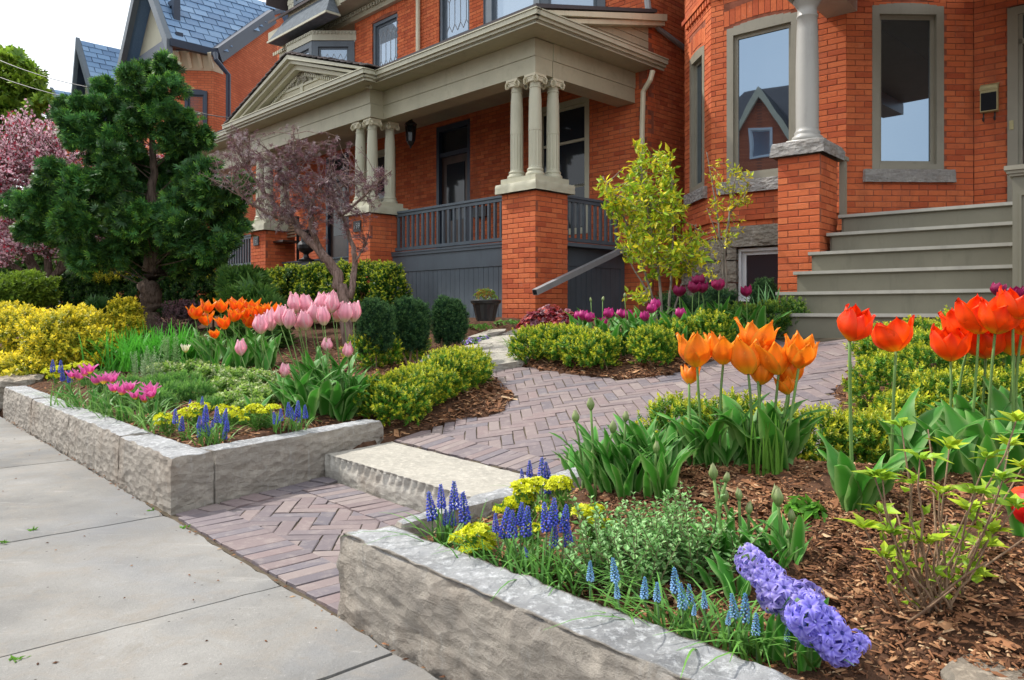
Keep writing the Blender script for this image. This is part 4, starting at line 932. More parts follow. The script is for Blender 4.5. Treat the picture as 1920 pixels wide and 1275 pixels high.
for k, (du, dv) in enumerate(((.0, .0), (3.515, -.22), (7.16, -.22))):
    z0p = .83; zt = z0p + 26 * CH; pier(HB, H2, du, dv, .64, .64, z0p, zt, 'brick_pier', True)
    cw = .07
    cap = spart('pier_cap', stone([H2.xy(du - cw, dv - cw), H2.xy(du + .64 + cw, dv - cw), H2.xy(du + .64 + cw, dv + .64 + cw), H2.xy(du - cw, dv + .64 + cw)], zt + .003, zt + .13, 70 + k, .010, .010, .03), M['sage2'], h2)
    g = Geo(); g.box(H2, du - .01, du + .65, dv - .01, dv + .65, zt + .122, zt + .205); part('plinth', g, M['sage2'], h2)
    for a, b in ((.13, .13), (.48, .13), (.13, .48)): column(h2, H2.xy(du + a, dv + b), zt + .205, 4.15, 44.2)
    spart('footing', stone([H2.xy(du - .03, dv - .03), H2.xy(du + .67, dv - .03), H2.xy(du + .67, dv + .67), H2.xy(du - .03, dv + .67)], .5, .828, 80 + k, .012, .02, .06), M['flag'], h2)
# balustrades
def rail(u0, v0, u1, v1, ztop=2.63, zbot=2.0, step=.125):
    a, b = H2.xy(u0, v0), H2.xy(u1, v1); L = np.linalg.norm(b - a); d = (b - a) / L; g = Geo()
    g.bar(np.append(a, ztop), np.append(b, ztop), .085, .035); g.bar(np.append(a, ztop - .045), np.append(b, ztop - .045), .05, .045); g.bar(np.append(a, zbot + .02), np.append(b, zbot + .02), .06, .05)
    r = part('railing', g, M['slate'], h2); n = int(L / step)
    for i in range(n):
        c = a + d * (i + .5) * L / n; q = Geo(); q.bar(np.append(c, zbot + .045), np.append(c, ztop - .067), .038, .038, up=(d[0], d[1], .0)); part('baluster', q, M['slate'], r)
rail(.64, .30, 3.515, .30); rail(.30, .64, .30, W - .05); rail(7.8, .25, 11.2, .25)
def skirt(u0, v0, u1, v1, z0=.70, z1=1.94):
    a, b = H2.xy(u0, v0), H2.xy(u1, v1); L = np.linalg.norm(b - a); d = (b - a) / L; nn = np.array([-d[1], d[0]]); f = Face(a, d, nn if nn @ (H2.xy(3, 1.2) - a) > 0 else -nn); g = Geo()
    g.box(f, 0, L, .0, .04, z1 - .30, z1 - .0); g.box(f, 0, .10, .0, .04, z0, z1 - .302); g.box(f, L - .10, L, .0, .04, z0, z1 - .302); g.box(f, 0, L, -.03, .05, z1 + .003, z1 + .03); s_ = part('porch_skirt', g, M['slate'], h2)
    n = int((L - .2) / .105)
    for i in range(n): q = Geo(); w_ = (L - .2) / n; q.box(f, .1 + i * w_ + .003, .1 + (i + 1) * w_ - .003, .012 + random.uniform(0, .003), .035, z0, z1 - .302); part('board', q, M['slate'], s_)
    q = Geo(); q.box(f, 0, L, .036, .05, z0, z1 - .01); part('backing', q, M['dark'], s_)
skirt(.64, .22, 3.515, .22); skirt(.22, .64, .22, W - .01); skirt(4.16, .15, 7.16, .15)
# drain pipes
g = Geo(); g.tube([at(1224, 133, 11.2), at(1219, 150, 11.2), at(1206, 172, 11.30), at(1204, 240, 11.32), at(1204, 440, 11.32)], .040, 8); part('downspout', g, M['cream'], h2)
g = Geo(); g.tube([H2.p(-.24, W - .06, 7.9), H2.p(-.24, W - .06, 5.6), H2.p(-.26, W - .06, 5.45)], .05, 8); g.tube([H2.p(-.26, W - .06, 5.45), H2.p(-.26, W + .2, 5.25), H2.p(-.26, W + 1.6, 5.0)], .04, 8); part('downspout', g, M['metal'], h2)
g = Geo(); g.tube([H2.p(5.35, W - .06, 7.85), H2.p(5.35, W - .06, 5.5)], .045, 8); part('downspout', g, M['cream'], h2)
g = Geo(); g.tube([H2.p(5.35, 1.6, 7.95), H2.p(5.35, W - .06, 7.55)], .045, 8); part('downspout_elbow', g, M['cream'], h2)
for x0 in ((885, 417),):
    g = Geo(); q0 = FW.p(S(3.55), -.12, 2.62); g.box(FW, S(3.25), S(3.62), -.13, -.005, 2.72, 2.90); part('letter_box', g, M['black'], h2)
# number plaques
def plaque(fr, u, v, z, txt):
    g = Geo(); g.box(fr, u - .11, u + .11, v - .02, v, z - .09, z + .09); pq = part('number_plaque', g, M['black'], h2)
    cu = bpy.data.curves.new('numerals', 'FONT'); cu.body = txt; cu.size = .13; cu.extrude = .004; cu.align_x = 'CENTER'; cu.align_y = 'CENTER'; tmp = bpy.data.objects.new('tmp', cu); col.objects.link(tmp)
    me = bpy.data.meshes.new_from_object(tmp); bpy.data.objects.remove(tmp); me.materials.clear(); me.materials.append(M['metal']); o = bpy.data.objects.new('numerals', me); col.objects.link(o)
    o.parent = pq; X = -Vector((fr.u[0], fr.u[1], 0)); Y = Vector((0, 0, 1)); Zv = X.cross(Y); P = Vector(fr.p(u, v - .024, z)) - Vector(ORG[pq.name]); o.matrix_local = Matrix.Translation(P) @ Matrix((X, Y, Zv)).transposed().to_4x4()
plaque(H2, 3.515 + .36, -.22, 2.40, '159'); plaque(H2, 7.16 + .38, -.22, 2.40, '161')
HB.finish(300, [(938, 340, 1066, 600), (1100, 200, 1215, 400), (652, 390, 740, 480), (745, 20, 905, 150), (1135, 0, 1215, 40), (1215, 100, 1290, 400)])

# loose things on the porch
g = Geo(); lp = thing('hanging_lantern', 'black lantern hanging from the porch ceiling between the column clusters', 'lantern', H2.p(4.2, 1.25, 4.1))
LC = at(770, 250, 13.2); g.tube([LC + (0, 0, .55), LC + (.02, 0, .4), LC + (-.01, 0, .3)], .008, 5); part('chain', g, M['black'], lp)
g = Geo(); g.lathe(LC, [(.01, .30), (.03, .26), (.035, .22), (.10, .17), (.115, .15), (.10, .13), (.095, .12)], 8); g.lathe(LC, [(.07, -.14), (.05, -.19), (.02, -.22), (.01, -.26)], 8)
for j in range(6): a = j * math.pi / 3; g.tube([LC + (.095 * math.cos(a), .095 * math.sin(a), .13), LC + (.07 * math.cos(a), .07 * math.sin(a), -.14)], .007, 4)
part('cage', g, M['black'], lp); g = Geo(); g.lathe(LC, [(.085, .12), (.063, -.14)], 6); part('glass_body', g, M['glassdark'], lp)
def urn(c, s, label, name='urn'):
    t = thing(name, label, 'urn', c); g = Geo(); g.lathe(c, [(p * s, z * s) for p, z in ((.20, 0), (.21, .04), (.15, .06), (.08, .10), (.06, .17), (.08, .21), (.17, .26), (.21, .33), (.22, .42), (.18, .49), (.13, .53), (.13, .60), (.18, .70), (.27, .76), (.30, .78), (.29, .80), (.24, .79), (.15, .72))], 24); part('bowl', g, M['black'], t)
uc = at(574, 490, 14.2); urn(uc, .72, 'tall black iron urn standing on the porch edge behind the purple-leaved tree')
ch = thing('slatted_chair', 'dark slatted porch chair standing left of the black urn', 'chair', at(545, 495, 15.0))
c = at(545, 492, 15.2); g = Geo(); FRc = Face(c[:2], H2.u, H2.v)
for s_ in (-.25, .25): g.box(FRc, s_ - .02, s_ + .02, 0, .04, c[2], c[2] + .9)
part('frame', g, M['dark'], ch); g = Geo(); g.box(FRc, -.25, .25, -.3, .1, c[2] + .38, c[2] + .42); part('seat', g, M['doorw'], ch)
for j in range(7): g = Geo(); g.box(FRc, -.23, .23, -.01, .01, c[2] + .5 + j * .06, c[2] + .535 + j * .06); part('slat', g, M['twig'], ch)
pc = ground(910, 600); pc = at(911, 602, 9.3)
pt = thing('plant_pot', 'black ribbed plastic plant pot beside the front brick porch pier', 'plant pot', pc); g = Geo(); g.lathe(pc, [(.11, 0), (.12, .02), (.16, .20), (.165, .21), (.185, .22), (.19, .25), (.175, .26), (.16, .24), (.02, .23)], 22, flute=(.01, .2)); part('pot', g, M['plast'], pt)
sp = thing('drain_pipe', 'grey downspout extension slanting down across the brick pier', 'drain pipe', at(1100, 500, 9.7))
g = Geo(); a, b = at(1003, 548, 9.55), at(1172, 466, 11.2); g.bar(a, b, .075, .075); part('pipe', g, M['metal'], sp); g = Geo(); d_ = (b - a) / np.linalg.norm(b - a); g.bar(a - d_ * .004, a + d_ * .003, .06, .06); part('opening', g, M['dark'], sp)

# ================================================================== BLUE-ROOFED HOUSES
def roofplane(parent, P00, P10, P11, P01, nu, nv, mat='blueroof', skip=None, name='shingle_course'):
    """tiles between ridge and eave; P00 lower start, P10 lower end, P11 upper end, P01 upper start"""
    g = Geo(); P00, P10, P11, P01 = [np.asarray(p, float) for p in (P00, P10, P11, P01)]
    nrm = np.cross(P10 - P00, P01 - P00); nrm /= np.linalg.norm(nrm); nrm = nrm if nrm[2] > 0 else -nrm
    f = lambda a, b: P00 * (1 - a) * (1 - b) + P10 * a * (1 - b) + P11 * a * b + P01 * (1 - a) * b
    for j in range(nv):
        for i in range(nu + 1):
            a0, a1 = (i - (.5 if j % 2 else 0)) / nu, (i + 1 - (.5 if j % 2 else 0)) / nu; a0, a1 = max(0, a0), min(1, a1)
            if a1 - a0 < .01: continue
            b0, b1 = j / nv, min(1, (j + 1.1) / nv)
            if skip and skip((a0 + a1) / 2, (b0 + b1) / 2): continue
            k = nrm * random.uniform(.035, .05); e = .012 / np.linalg.norm(P10 - P00)
            g.slabpoly([f(a0 + e, b0) + k, f(a1 - e, b0) + k, f(a1 - e, b1) + nrm * .02, f(a0 + e, b1) + nrm * .02], -nrm * .02)
    return part(name, g, M[mat], parent, kind='stuff')
def X3(p, s=0, t=0, dz=0): return np.asarray(p, float) + np.append(H2.v, 0) * s + np.append(H2.u, 0) * t + np.array([0, 0, dz])
h3 = thing('brick_house', 'tall brick house with blue slate roof and cream front gable behind the evergreen tree', 'house', (-9, 22, .8))
E0 = at(322, 74, 21.1); s_len = 1.24
v3 = np.append(H2.v, 0); u3 = np.append(H2.u, 0); E1 = E0 + v3 * s_len; TR = 2.05
sl = 1.3
def R3(s, t): return E0 + v3 * s + u3 * t + np.array([0, 0, sl * t])  # point on the wing's right slope
g = Geo(); g.slabpoly([R3(-.0, 0), R3(s_len, 0), R3(s_len + 2.58, 1.76), R3(s_len + 3.2, TR), R3(0, TR)], np.array([0, 0, -.12])); part('roof', g, M['navy'], h3)
def sk3(a, b):
    s = a * (s_len + 3.2); t = b * TR; return s > s_len and t < (s - s_len) / 2.58 * 1.76 - .05
roofplane(h3, R3(0, 0), R3(s_len + 3.2, 0), R3(s_len + 3.2, TR), R3(0, TR), 11, 11, skip=sk3)
L3 = lambda s, t: E0 + v3 * s + u3 * (2 * TR - t) + np.array([0, 0, sl * t])
g = Geo(); g.slabpoly([L3(0, 0), L3(6, 0), L3(6, TR), L3(0, TR)], (0, 0, -.12)); part('roof', g, M['blueroof'], h3)
g = Geo()                                                     # barge boards
for A_, B_ in ((R3(-.18, -.12), R3(-.18, TR)), (L3(-.18, -.12), L3(-.18, TR))):
    g.slabpoly([A_ + (0, 0, .12), B_ + (0, 0, .12), B_ + (0, 0, -.28), A_ + (0, 0, -.28)], v3 * .16)
part('barge_board', g, M['slate'], h3)
g = Geo(); g.slabpoly([R3(.35, .15), R3(.35, TR - .1), L3(.35, .15)], v3 * .1); gv = part('gable', g, M['sage2'], h3)
g = Geo(); b0 = R3(.25, .1) ; b1 = L3(.25, .1); g.bar(b0, b1, .2, .32); part('gable_beam', g, M['navy'], h3)
F3 = Face(R3(.33, .55)[:2], u3[:2], v3[:2]); window(h3, F3, .0, .95, 8.55, 9.9, M['navy'], .16, -.03, mid=9.2, pname='attic_window')
# eave gutters
g = Geo(); g.bar(R3(-.1, -.1), R3(s_len, -.1), .16, .2); a, b = R3(s_len, -.05), R3(s_len + 2.58, 1.72); g.bar(a + (0, 0, -.1), b + (0, 0, -.1), .22, .42); part('gutter', g, M['navy'], h3)
# brick walls
def flatwall(root, P, holes=(), z0=.7, name='wall', mat='farbrick', cap=None):
    g = Geo(); (x0, y0), (x1, y1), zt0, zt1 = P; d = np.array([x1 - x0, y1 - y0]); L = np.linalg.norm(d); d /= L
    n = np.array([-d[1], d[0]]); g.slabpoly([(x0, y0, z0), (x1, y1, z0), (x1, y1, zt1), (x0, y0, zt0)], np.append(n * .2 if n[1] > 0 else -n * .2, 0)); return part(name, g, M[mat], root)
def farbrick():
    m, nt, b = newmat('distant_brick', .9, .15); t = nd(nt, 'ShaderNodeTexBrick'); t.inputs['Color1'].default_value = (.62, .185, .085, 1); t.inputs['Color2'].default_value = (.50, .135, .062, 1); t.inputs['Mortar'].default_value = (.30, .11, .065, 1)
    t.inputs['Scale'].default_value = 1; t.inputs['Mortar Size'].default_value = .008; t.inputs['Brick Width'].default_value = .215; t.inputs['Row Height'].default_value = .072; t.inputs['Bias'].default_value = 0
    g = nd(nt, 'ShaderNodeNewGeometry'); s = nd(nt, 'ShaderNodeSeparateXYZ'); nt.links.new(g.outputs['Position'], s.inputs[0]); a = nd(nt, 'ShaderNodeMath', operation='MULTIPLY'); a.inputs[1].default_value = 1.0; nt.links.new(s.outputs[0], a.inputs[0])
    ad = nd(nt, 'ShaderNodeMath', operation='ADD'); nt.links.new(s.outputs[0], ad.inputs[0]); nt.links.new(s.outputs[1], ad.inputs[1]); c = nd(nt, 'ShaderNodeCombineXYZ'); nt.links.new(ad.outputs[0], c.inputs[0]); nt.links.new(s.outputs[2], c.inputs[1]); nt.links.new(c.outputs[0], t.inputs['Vector'])
    nt.links.new(mixc(nt, t.outputs['Color'], (.25, .05, .025), mrange(nt, noise(nt, .9, 5), .45, .75, 0, .5)), b.inputs['Base Color']); bump(nt, b, t.outputs['Fac'], -.4, .01); return m
M['farbrick'] = farbrick()
cA = E0 + u3 * .75 + v3 * .55; cB = E1 + u3 * .45 + v3 * .1        # bay under the wing
pA = at(322, 300, 21.9)[:2]; pC = at(400, 300, 22.0)[:2]; dW = (R3(s_len + 2.58, 1.76) - R3(s_len, 0))[:2]; pD = R3(s_len, 0)[:2] + dW * .12; pE = R3(s_len, 0)[:2] + dW * 1.3; p0 = at(235, 300, 24.9)[:2]
flatwall(h3, (p0, pA, 8.0, 8.0)); flatwall(h3, (pA, pC, 7.98, 7.98)); flatwall(h3, (pC, pD, 8.0, 8.0)); flatwall(h3, (pD, pE, R3(s_len, 0)[2] + .12, R3(s_len, 0)[2] + 1.3 * sl * 1.76 - .1))
f3b = Face(pA + (pC - pA) / np.linalg.norm(pC - pA) * .38, (pC - pA) / np.linalg.norm(pC - pA), np.array([-(pC - pA)[1], (pC - pA)[0]]) / np.linalg.norm(pC - pA)); window(h3, f3b, .0, .62, 3.8, 7.3, M['navy'], .09, -.03, mid=5.6, gm='glasslight', arch=.06, deep=.0)
g = Geo()                                                     # bracketed cream frieze
bp_ = [np.append(p_, 0) for p_ in (p0, pA, pC, pD)]
for a, b in zip(bp_[:-1], bp_[1:]): g.slabpoly([a + (0, -.02, 7.92), b + (0, -.02, 7.92), b + (-.05, -.3, 8.38), a + (-.05, -.3, 8.38)], (0, .1, 0))
for k in range(5): t = k / 4; a = bp_[1] * (1 - t) + bp_[2] * t; g.bar(a + (0, -.08, 7.98), a + (.02, -.36, 8.34), .09, .10)
part('bracketed_frieze', g, M['cream'], h3)
g = Geo(); g.tube([at(403, 100, 21.6), at(405, 112, 21.5), at(428, 140, 21.7), at(428, 270, 21.9), at(428, 440, 21.9)], .07, 8); part('downspout', g, M['navy'], h3)
def small_house(name, label, apx, elx, ridge_px, eave_px, Z, D, gw):
    """far house: gable apex pixel, right foot pixel, ridge end pixel and eave end pixel on the right roof slope"""
    t = thing(name, label, 'house', (at(*apx, Z)[0], Z, .8)); A = at(*apx, Z); Fp = at(*elx, Z - .2); Rr = A + np.append(H2.v, 0) * D; Er = Fp + np.append(H2.v, 0) * D
    g = Geo(); g.slabpoly([Fp, Er, Rr, A], (0, 0, -.15)); Lf = A * 2 - Fp; Lf[2] = Fp[2]; Lf[:2] = A[:2] + H2.u * np.linalg.norm((A - Fp)[:2]); g.slabpoly([Lf, A, Rr, Lf + np.append(H2.v, 0) * D], (0, 0, -.15)); part('roof', g, M['navy'], t)
    roofplane(t, Fp, Er, Rr, A, max(6, int(D / .45)), 15)
    g = Geo(); dv = np.append(H2.v, 0)
    for P_ in (Fp, Lf): g.slabpoly([P_ - dv * .15 + (0, 0, .1), A - dv * .15 + (0, 0, .1), A - dv * .15 + (0, 0, -.3), P_ - dv * .15 + (0, 0, -.3)], dv * .14)
    part('barge_board', g, M['slate'], t); g = Geo(); g.slabpoly([Fp + dv * .3, A + dv * .3, Lf + dv * .3], dv * .1); part('gable', g, M['sage2'], t)
    g = Geo(); F_ = Fp + np.append(H2.u, 0) * .4 + dv * .5; L_ = Lf - np.append(H2.u, 0) * .4 + dv * .5; q = [(F_[0], F_[1]), (F_ + dv * (D - .6))[:2], (L_ + dv * (D - .6))[:2], L_[:2]]; g.prism(q, .5, Fp[2] + .05); part('wall', g, M['farbrick'], t)
small_house('brick_house', 'distant house with plain blue slate roof left of the tall cream gable', (150, 76), (190, 160 + 60), 0, 0, 29, 7, 0)
small_house('brick_house', 'small grey-roofed house furthest down the street left of the evergreen', (100, 168), (140, 250), 0, 0, 38, 7, 0)
# ------------------------------------------------------------------ across the street (seen in the window reflections)
ho = thing('brick_house', 'dark brick house with steep cream-edged gable reflected in the bay window', 'house', ST.p(8, -22, -.2))
FO = Face(ST.xy(2, -20), ST.u, -ST.v); g = Geo(); g.box(FO, 0, 14, 0, 8, -.2, 8.8); part('wall', g, M['farbrick'], ho)
g = Geo(); g.slabpoly([FO.p(-.5, -.5, 8.6), FO.p(14.5, -.5, 8.6), FO.p(12, 4, 12.9), FO.p(2, 4, 12.9)], (0, 0, .15)); g.slabpoly([FO.p(-.5, 8.5, 8.6), FO.p(14.5, 8.5, 8.6), FO.p(12, 4, 12.9), FO.p(2, 4, 12.9)], (0, 0, .15))
for gx in (3.2, 9.9): g.slabpoly([FO.p(gx - 2.1, -1.0, 8.2), FO.p(gx, -1.0, 11.6), FO.p(gx, 4, 11.6), FO.p(gx - 2.1, 4, 8.2)], (0, 0, .15)); g.slabpoly([FO.p(gx + 2.1, -1.0, 8.2), FO.p(gx, -1.0, 11.6), FO.p(gx, 4, 11.6), FO.p(gx + 2.1, 4, 8.2)], (0, 0, .15))
part('roof', g, M['shingle'], ho); g = Geo(); g2 = Geo()
for gx in (3.2, 9.9):
    for sg in (-1, 1): g.slabpoly([FO.p(gx + sg * 2.2, -1.1, 8.1), FO.p(gx, -1.1, 11.75), FO.p(gx, -1.1, 11.25), FO.p(gx + sg * 1.9, -1.1, 8.1)], np.append(FO.v * .15, 0))
    g2.slabpoly([FO.p(gx - 2.0, -.8, 8.2), FO.p(gx + 2.0, -.8, 8.2), FO.p(gx, -.8, 11.4)], np.append(FO.v * .3, 0)); g2.box(FO, gx - 1.6, gx + 1.6, -.8, .0, -.2, 8.2)
    window(ho, Face(FO.xy(gx - .5, -.8), FO.u, FO.v), 0, 1, 8.4, 9.8, M['white'], .09, -.03)
part('barge_board', g, M['cream'], ho); part('gable_wall', g2, M['farbrick'], ho)
for k in range(5): window(ho, FO, .6 + k * 2.1, 1.6 + k * 2.1, 3.4, 5.4, M['white'], .09, -.03, mid=4.4)
# ================================================================== PLANTS: templates
def nrm(a): return a / (np.linalg.norm(a, axis=-1, keepdims=True) + 1e-9)
def basis(d, n=None, spin=None):
    """columns x (width), y (along d), z (face normal near n)"""
    d = nrm(np.atleast_2d(d)); N = len(d)
    if n is None: n = R.normal(size=(N, 3))
    n = np.broadcast_to(n, d.shape); x = nrm(np.cross(d, n)); z = np.cross(x, d); return np.stack([x, d, z], -1)
def sc_(Mx, s): s = np.asarray(s, float); return Mx * (s[:, None, None] if s.ndim == 1 else s[:, None, :])
def leafT(w=.3, fold=.08, curl=-.12, c0=(.06, .16, .03), c1=(.08, .2, .04), seg=1):
    if seg == 1:
        v = np.array([(0, 0, 0), (-w / 2, .42, fold), (w / 2, .42, fold), (0, 1, curl)], float); return v, np.array([(0, 3, 1), (0, 2, 3)]), None, np.array([c0, c0, c0, c1], float)
    else:
        v = np.array([(0, 0, 0), (-w / 2, .45, fold), (w / 2, .45, fold), (0, 1, curl), (0, .5, 0)], float); t = np.array([(0, 4, 1), (0, 2, 4), (1, 4, 3), (4, 2, 3)]); c = np.array([c0, c0, c0, c1, c0], float); return v, t, None, c
def sprigT(n=8, ll=.35, lw=.16, ang=45, h=1.0, c0=(.05, .13, .02), c1=(.4, .4, .03), tip=.6, pair=2, rnd=.25, seed=0):
    """upright sprig of height h with leaves; colour runs from c0 (old leaves) to c1 (new growth)"""
    rg = np.random.default_rng(seed); V = []; T = []; C = []; k = 0; L = leafT()
    for i in range(n):
        t = (i // pair + .5) / (n / pair); a = i * (math.pi * 2 / pair if pair > 1 else 2.4) + (i // pair) * 1.4 + rg.normal(0, .3); e = math.radians(ang * (1.25 - .7 * t) + rg.normal(0, 12))
        d = np.array([math.cos(a) * math.sin(e), math.cos(e) * 1.0, math.sin(a) * math.sin(e)]); d /= np.linalg.norm(d); up = np.array([0, 1., 0]); x = np.cross(d, up); x /= np.linalg.norm(x) + 1e-9; z = np.cross(x, d)
        s = ll * (1 - .35 * t) * (1 + rg.normal(0, rnd * .5)); lv = L[0] * np.array([lw / .3 * s / ll, s, s]); v = lv[:, :1] * x + lv[:, 1:2] * d + lv[:, 2:] * z + np.array([0, t * h * .8, 0])
        m = np.clip((t - (1 - tip)) / tip, 0, 1); c = np.array(c0) * (1 - m) + np.array(c1) * m; V.append(v); T.append(L[1] + k); C.append(np.tile(c, (len(v), 1)) * (1 + rg.normal(0, .08))); k += len(v)
    return np.vstack(V), np.vstack(T), None, np.vstack(C)
def fanT(n=7, c0=(.02, .07, .025), c1=(.07, .2, .03), seed=0):
    """flat fern-like evergreen spray"""
    rg = np.random.default_rng(seed); V = []; T = []; C = []; k = 0
    for i in range(n):
        t = i / (n - 1) * 2 - 1; a = t * 1.15; L = .75 + .25 * math.cos(a) + rg.normal(0, .06); y0 = .15 * (1 - abs(t)); w = .085
        d = np.array([math.sin(a), math.cos(a), .0]); s = np.array([d[1], -d[0], 0]); z = -.18 * abs(t) + rg.normal(0, .05)
        b = np.array([0, y0 * .5, 0]); m1 = b + d * L * .5 + (0, 0, .05 + z * .4); tp = b + d * L + (0, 0, z)
        v = [b, m1 - s * w, m1 + s * w, tp - s * w * .55, tp + s * w * .55]; v = [b, m1 - s * w * 1.3, m1 + s * w * 1.3, tp]; V += v; T += [(k, k + 1, k + 2), (k + 1, k + 3, k + 2)]; C += [c0, c0, c0, c1]; k += 4
    return np.array(V), np.array(T), None, np.array(C, float)
def fib(n):
    i = np.arange(n) + .5; ph = np.arccos(1 - 2 * i / n); th = math.pi * (1 + 5 ** .5) * i; return np.stack([np.cos(th) * np.sin(ph), np.sin(th) * np.sin(ph), np.cos(ph)], -1)
def on_ell(ctr, rad, n, lo=.75, top=None, rough=.15):
    d = nrm(R.normal(size=(n, 3)));
    if top is not None: d[:, 2] = np.where(d[:, 2] < top, -d[:, 2] * .5, d[:, 2])
    d = nrm(d); r = lo + (1 - lo) * R.random(n) ** .6; bump_ = 1 + rough * np.sin(d[:, 0] * 7 + ctr[0] * 3) * np.sin(d[:, 1] * 6 + ctr[1] * 5) * np.cos(d[:, 2] * 5)
    return np.asarray(ctr) + d * np.asarray(rad) * (r * bump_)[:, None], d, r
BOX = [sprigT(16, .32, .17, 50, 1.0, (.085, .25, .022), (.62, .60, .035), .60, 2, seed=s) for s in range(3)]
BOXG = [sprigT(16, .32, .17, 50, 1.0, (.055, .16, .02), (.26, .36, .04), .5, 2, seed=s + 9) for s in range(2)]
HEDGE = [sprigT(12, .36, .20, 55, 1.0, (.05, .15, .018), (.48, .52, .03), .4, 2, seed=s + 20) for s in range(2)]
YEW = [sprigT(22, .30, .07, 60, 1.0, (.025, .085, .034), (.09, .19, .055), .35, 2, seed=s + 30) for s in range(2)]
YELLOW = [sprigT(10, .40, .24, 65, 1.0, (.26, .32, .02), (.86, .70, .05), .85, 2, seed=s + 40) for s in range(2)]
def shrub(name, label, cat, blobs, tpls, n, size, group=None, up=.6, mat='leaf', stems=6, loc=None, lo=.6, tintvar=.15, sizevar=.25, flat=None, smooth_stem='twig'):
    """blobs: (centre, radii); a thing of foliage and woody stems"""
    blobs = [(np.asarray(c, float), np.broadcast_to(np.asarray(r, float), 3)) for c, r in blobs]
    base = np.mean([b[0] for b in blobs], 0); gzv = gz(base[0], base[1]) if -1 < base[1] < 14 else base[2]; loc = np.array([base[0], base[1], max(gzv, 0)]) if loc is None else np.asarray(loc, float)
    t = thing(name, label, cat, loc, group); vol = np.array([r[0] * r[1] + r[0] * r[2] + r[1] * r[2] for _, r in blobs]); vol = vol / vol.sum(); g = Geo()
    for (c, r), w in zip(blobs, vol):
        k = max(8, int(n * w)); P, D, rr = on_ell(c, r, k, lo, top=-.8, rough=.26)
        keep = np.ones(k, bool)
        for c2, r2 in blobs:
            if c2 is c: continue
            keep &= (((P - c2) / r2) ** 2).sum(1) > .42
        P, D = P[keep], D[keep]; d = nrm(D * (1 - up) + np.array([0, 0, up]) + R.normal(0, .22, P.shape)); s = size * (1 + R.normal(0, sizevar, len(P))).clip(.5, 1.6) * np.where(R.random(len(P)) < .05, 1.45, 1)
        Mx = sc_(basis(d), s); tn = 1 + R.normal(0, tintvar, (len(P), 1)) * np.array([[1, .8, .5]]); k_ = R.integers(0, len(tpls), len(P))
        for q, T_ in enumerate(tpls): m = k_ == q; g.inst(T_, Mx[m], P[m] - d[m] * s[m][:, None] * .5, np.clip(tn[m], .5, 1.6))
    part('foliage', g, M[mat], t)
    if stems:
        g = Geo()
        for i in range(stems):
            c, r = blobs[i % len(blobs)]; b = np.array([c[0] + R.normal(0, .12) * r[0], c[1] + R.normal(0, .12) * r[1], 0]); b[2] = gz(b[0], b[1]) - .02 if -1 < b[1] < 14 else c[2] - r[2]
            e = c + R.normal(0, .35, 3) * r; m_ = (b + e) / 2 + R.normal(0, .03, 3); g.tube([b, m_, e], [.010 + r[2] * .01, .008 + r[2] * .006, .004], 5)
        part('stems', g, M[smooth_stem], t, kind='stuff')
    return t
def gpt(x, y): return ground(x, y)
def blobpx(x, y, Z, rx, ry, rd=None): return (at(x, y, Z), (rx * Z / F_PX, (rd if rd else rx) * Z / F_PX, ry * Z / F_PX))

# ------------------------------------------------------------------ box hedges
def boxrow(pts, h, w, label, n, tpls=BOX, size=.075, gname='low clipped box hedges along the brick path'):
    """pts: plan polyline of plant centres"""
    bl = []
    for x, y in pts:
        z = gz(x, y); bl.append((np.array([x, y, z + h * .46]) + R.normal(0, .01, 3), (w * random.uniform(.50, .58), w * random.uniform(.50, .58), h * random.uniform(.48, .56))))
    return shrub('box_hedge', label, 'hedge', bl, tpls, int(n * 1.25), size * .95, gname, up=.50, stems=len(pts), lo=.60)
def line(pts, step):
    out = []; pts = [np.array(p, float) for p in pts]
    for a, b in zip(pts[:-1], pts[1:]):
        L = np.linalg.norm(b - a); k = max(1, int(L / step))
        for i in range(k): out.append(tuple(a + (b - a) * i / k + R.normal(0, .02, 2)))
    out.append(tuple(pts[-1])); return out
def P2(x, y, dz=0.0):   # a pixel on the path plane
    Zs = np.arange(1.5, 14, .01); X = (x - CX) / F_PX * Zs; zl = HCAM - (y - HOR) / F_PX * Zs; k = np.argmax(zl <= zplane(ST.uv(X, Zs)[1]) + dz); return (X[k], Zs[k])
boxrow(line([P2(735, 805), P2(800, 775), P2(858, 745), P2(868, 722)], .19), .30, .48, 'yellow-tipped box hedge curving round the mulch bank left of the brick path', 3400)
boxrow(line([P2(690, 745), P2(730, 722), P2(770, 705)], .2), .34, .34, 'yellow-tipped box hedge behind the pink tulips, left of its larger neighbour', 900)
boxrow(line([P2(1000, 682), P2(1060, 690), P2(1130, 700), P2(1210, 698), P2(1265, 680), P2(1330, 668)], .21), .33, .36, 'long rounded box hedge edging the island bed of magenta tulips', 3000)
boxrow(line([P2(1390, 645), P2(1440, 636), P2(1480, 628)], .2), .34, .34, 'box hedge at the left foot of the olive-grey stairs', 1000, BOXG)
boxrow(line([(.66, 3.05), (.85, 3.0), (1.05, 2.98), (1.35, 2.95)], .15), .31, .30, 'low box hedge behind the tulip buds at the near edge of the path', 1900, size=.06)
boxrow(line([(1.42, 3.12), (1.72, 3.30), (2.05, 3.42), (2.5, 3.5)], .16), .27, .30, 'low box hedge behind the scarlet tulips at the turn of the path', 2300, size=.064)
boxrow(line([(2.08, 4.3), (2.35, 4.5), (2.7, 4.7), (3.1, 4.8)], .2), .33, .36, 'middle one of three box hedges stepping back behind the scarlet tulips', 1900, size=.07)
boxrow(line([(2.55, 5.25), (2.95, 5.5), (3.35, 5.65)], .22), .26, .36, 'box hedge closest to the foot of the stairs on the right', 1300, size=.07)
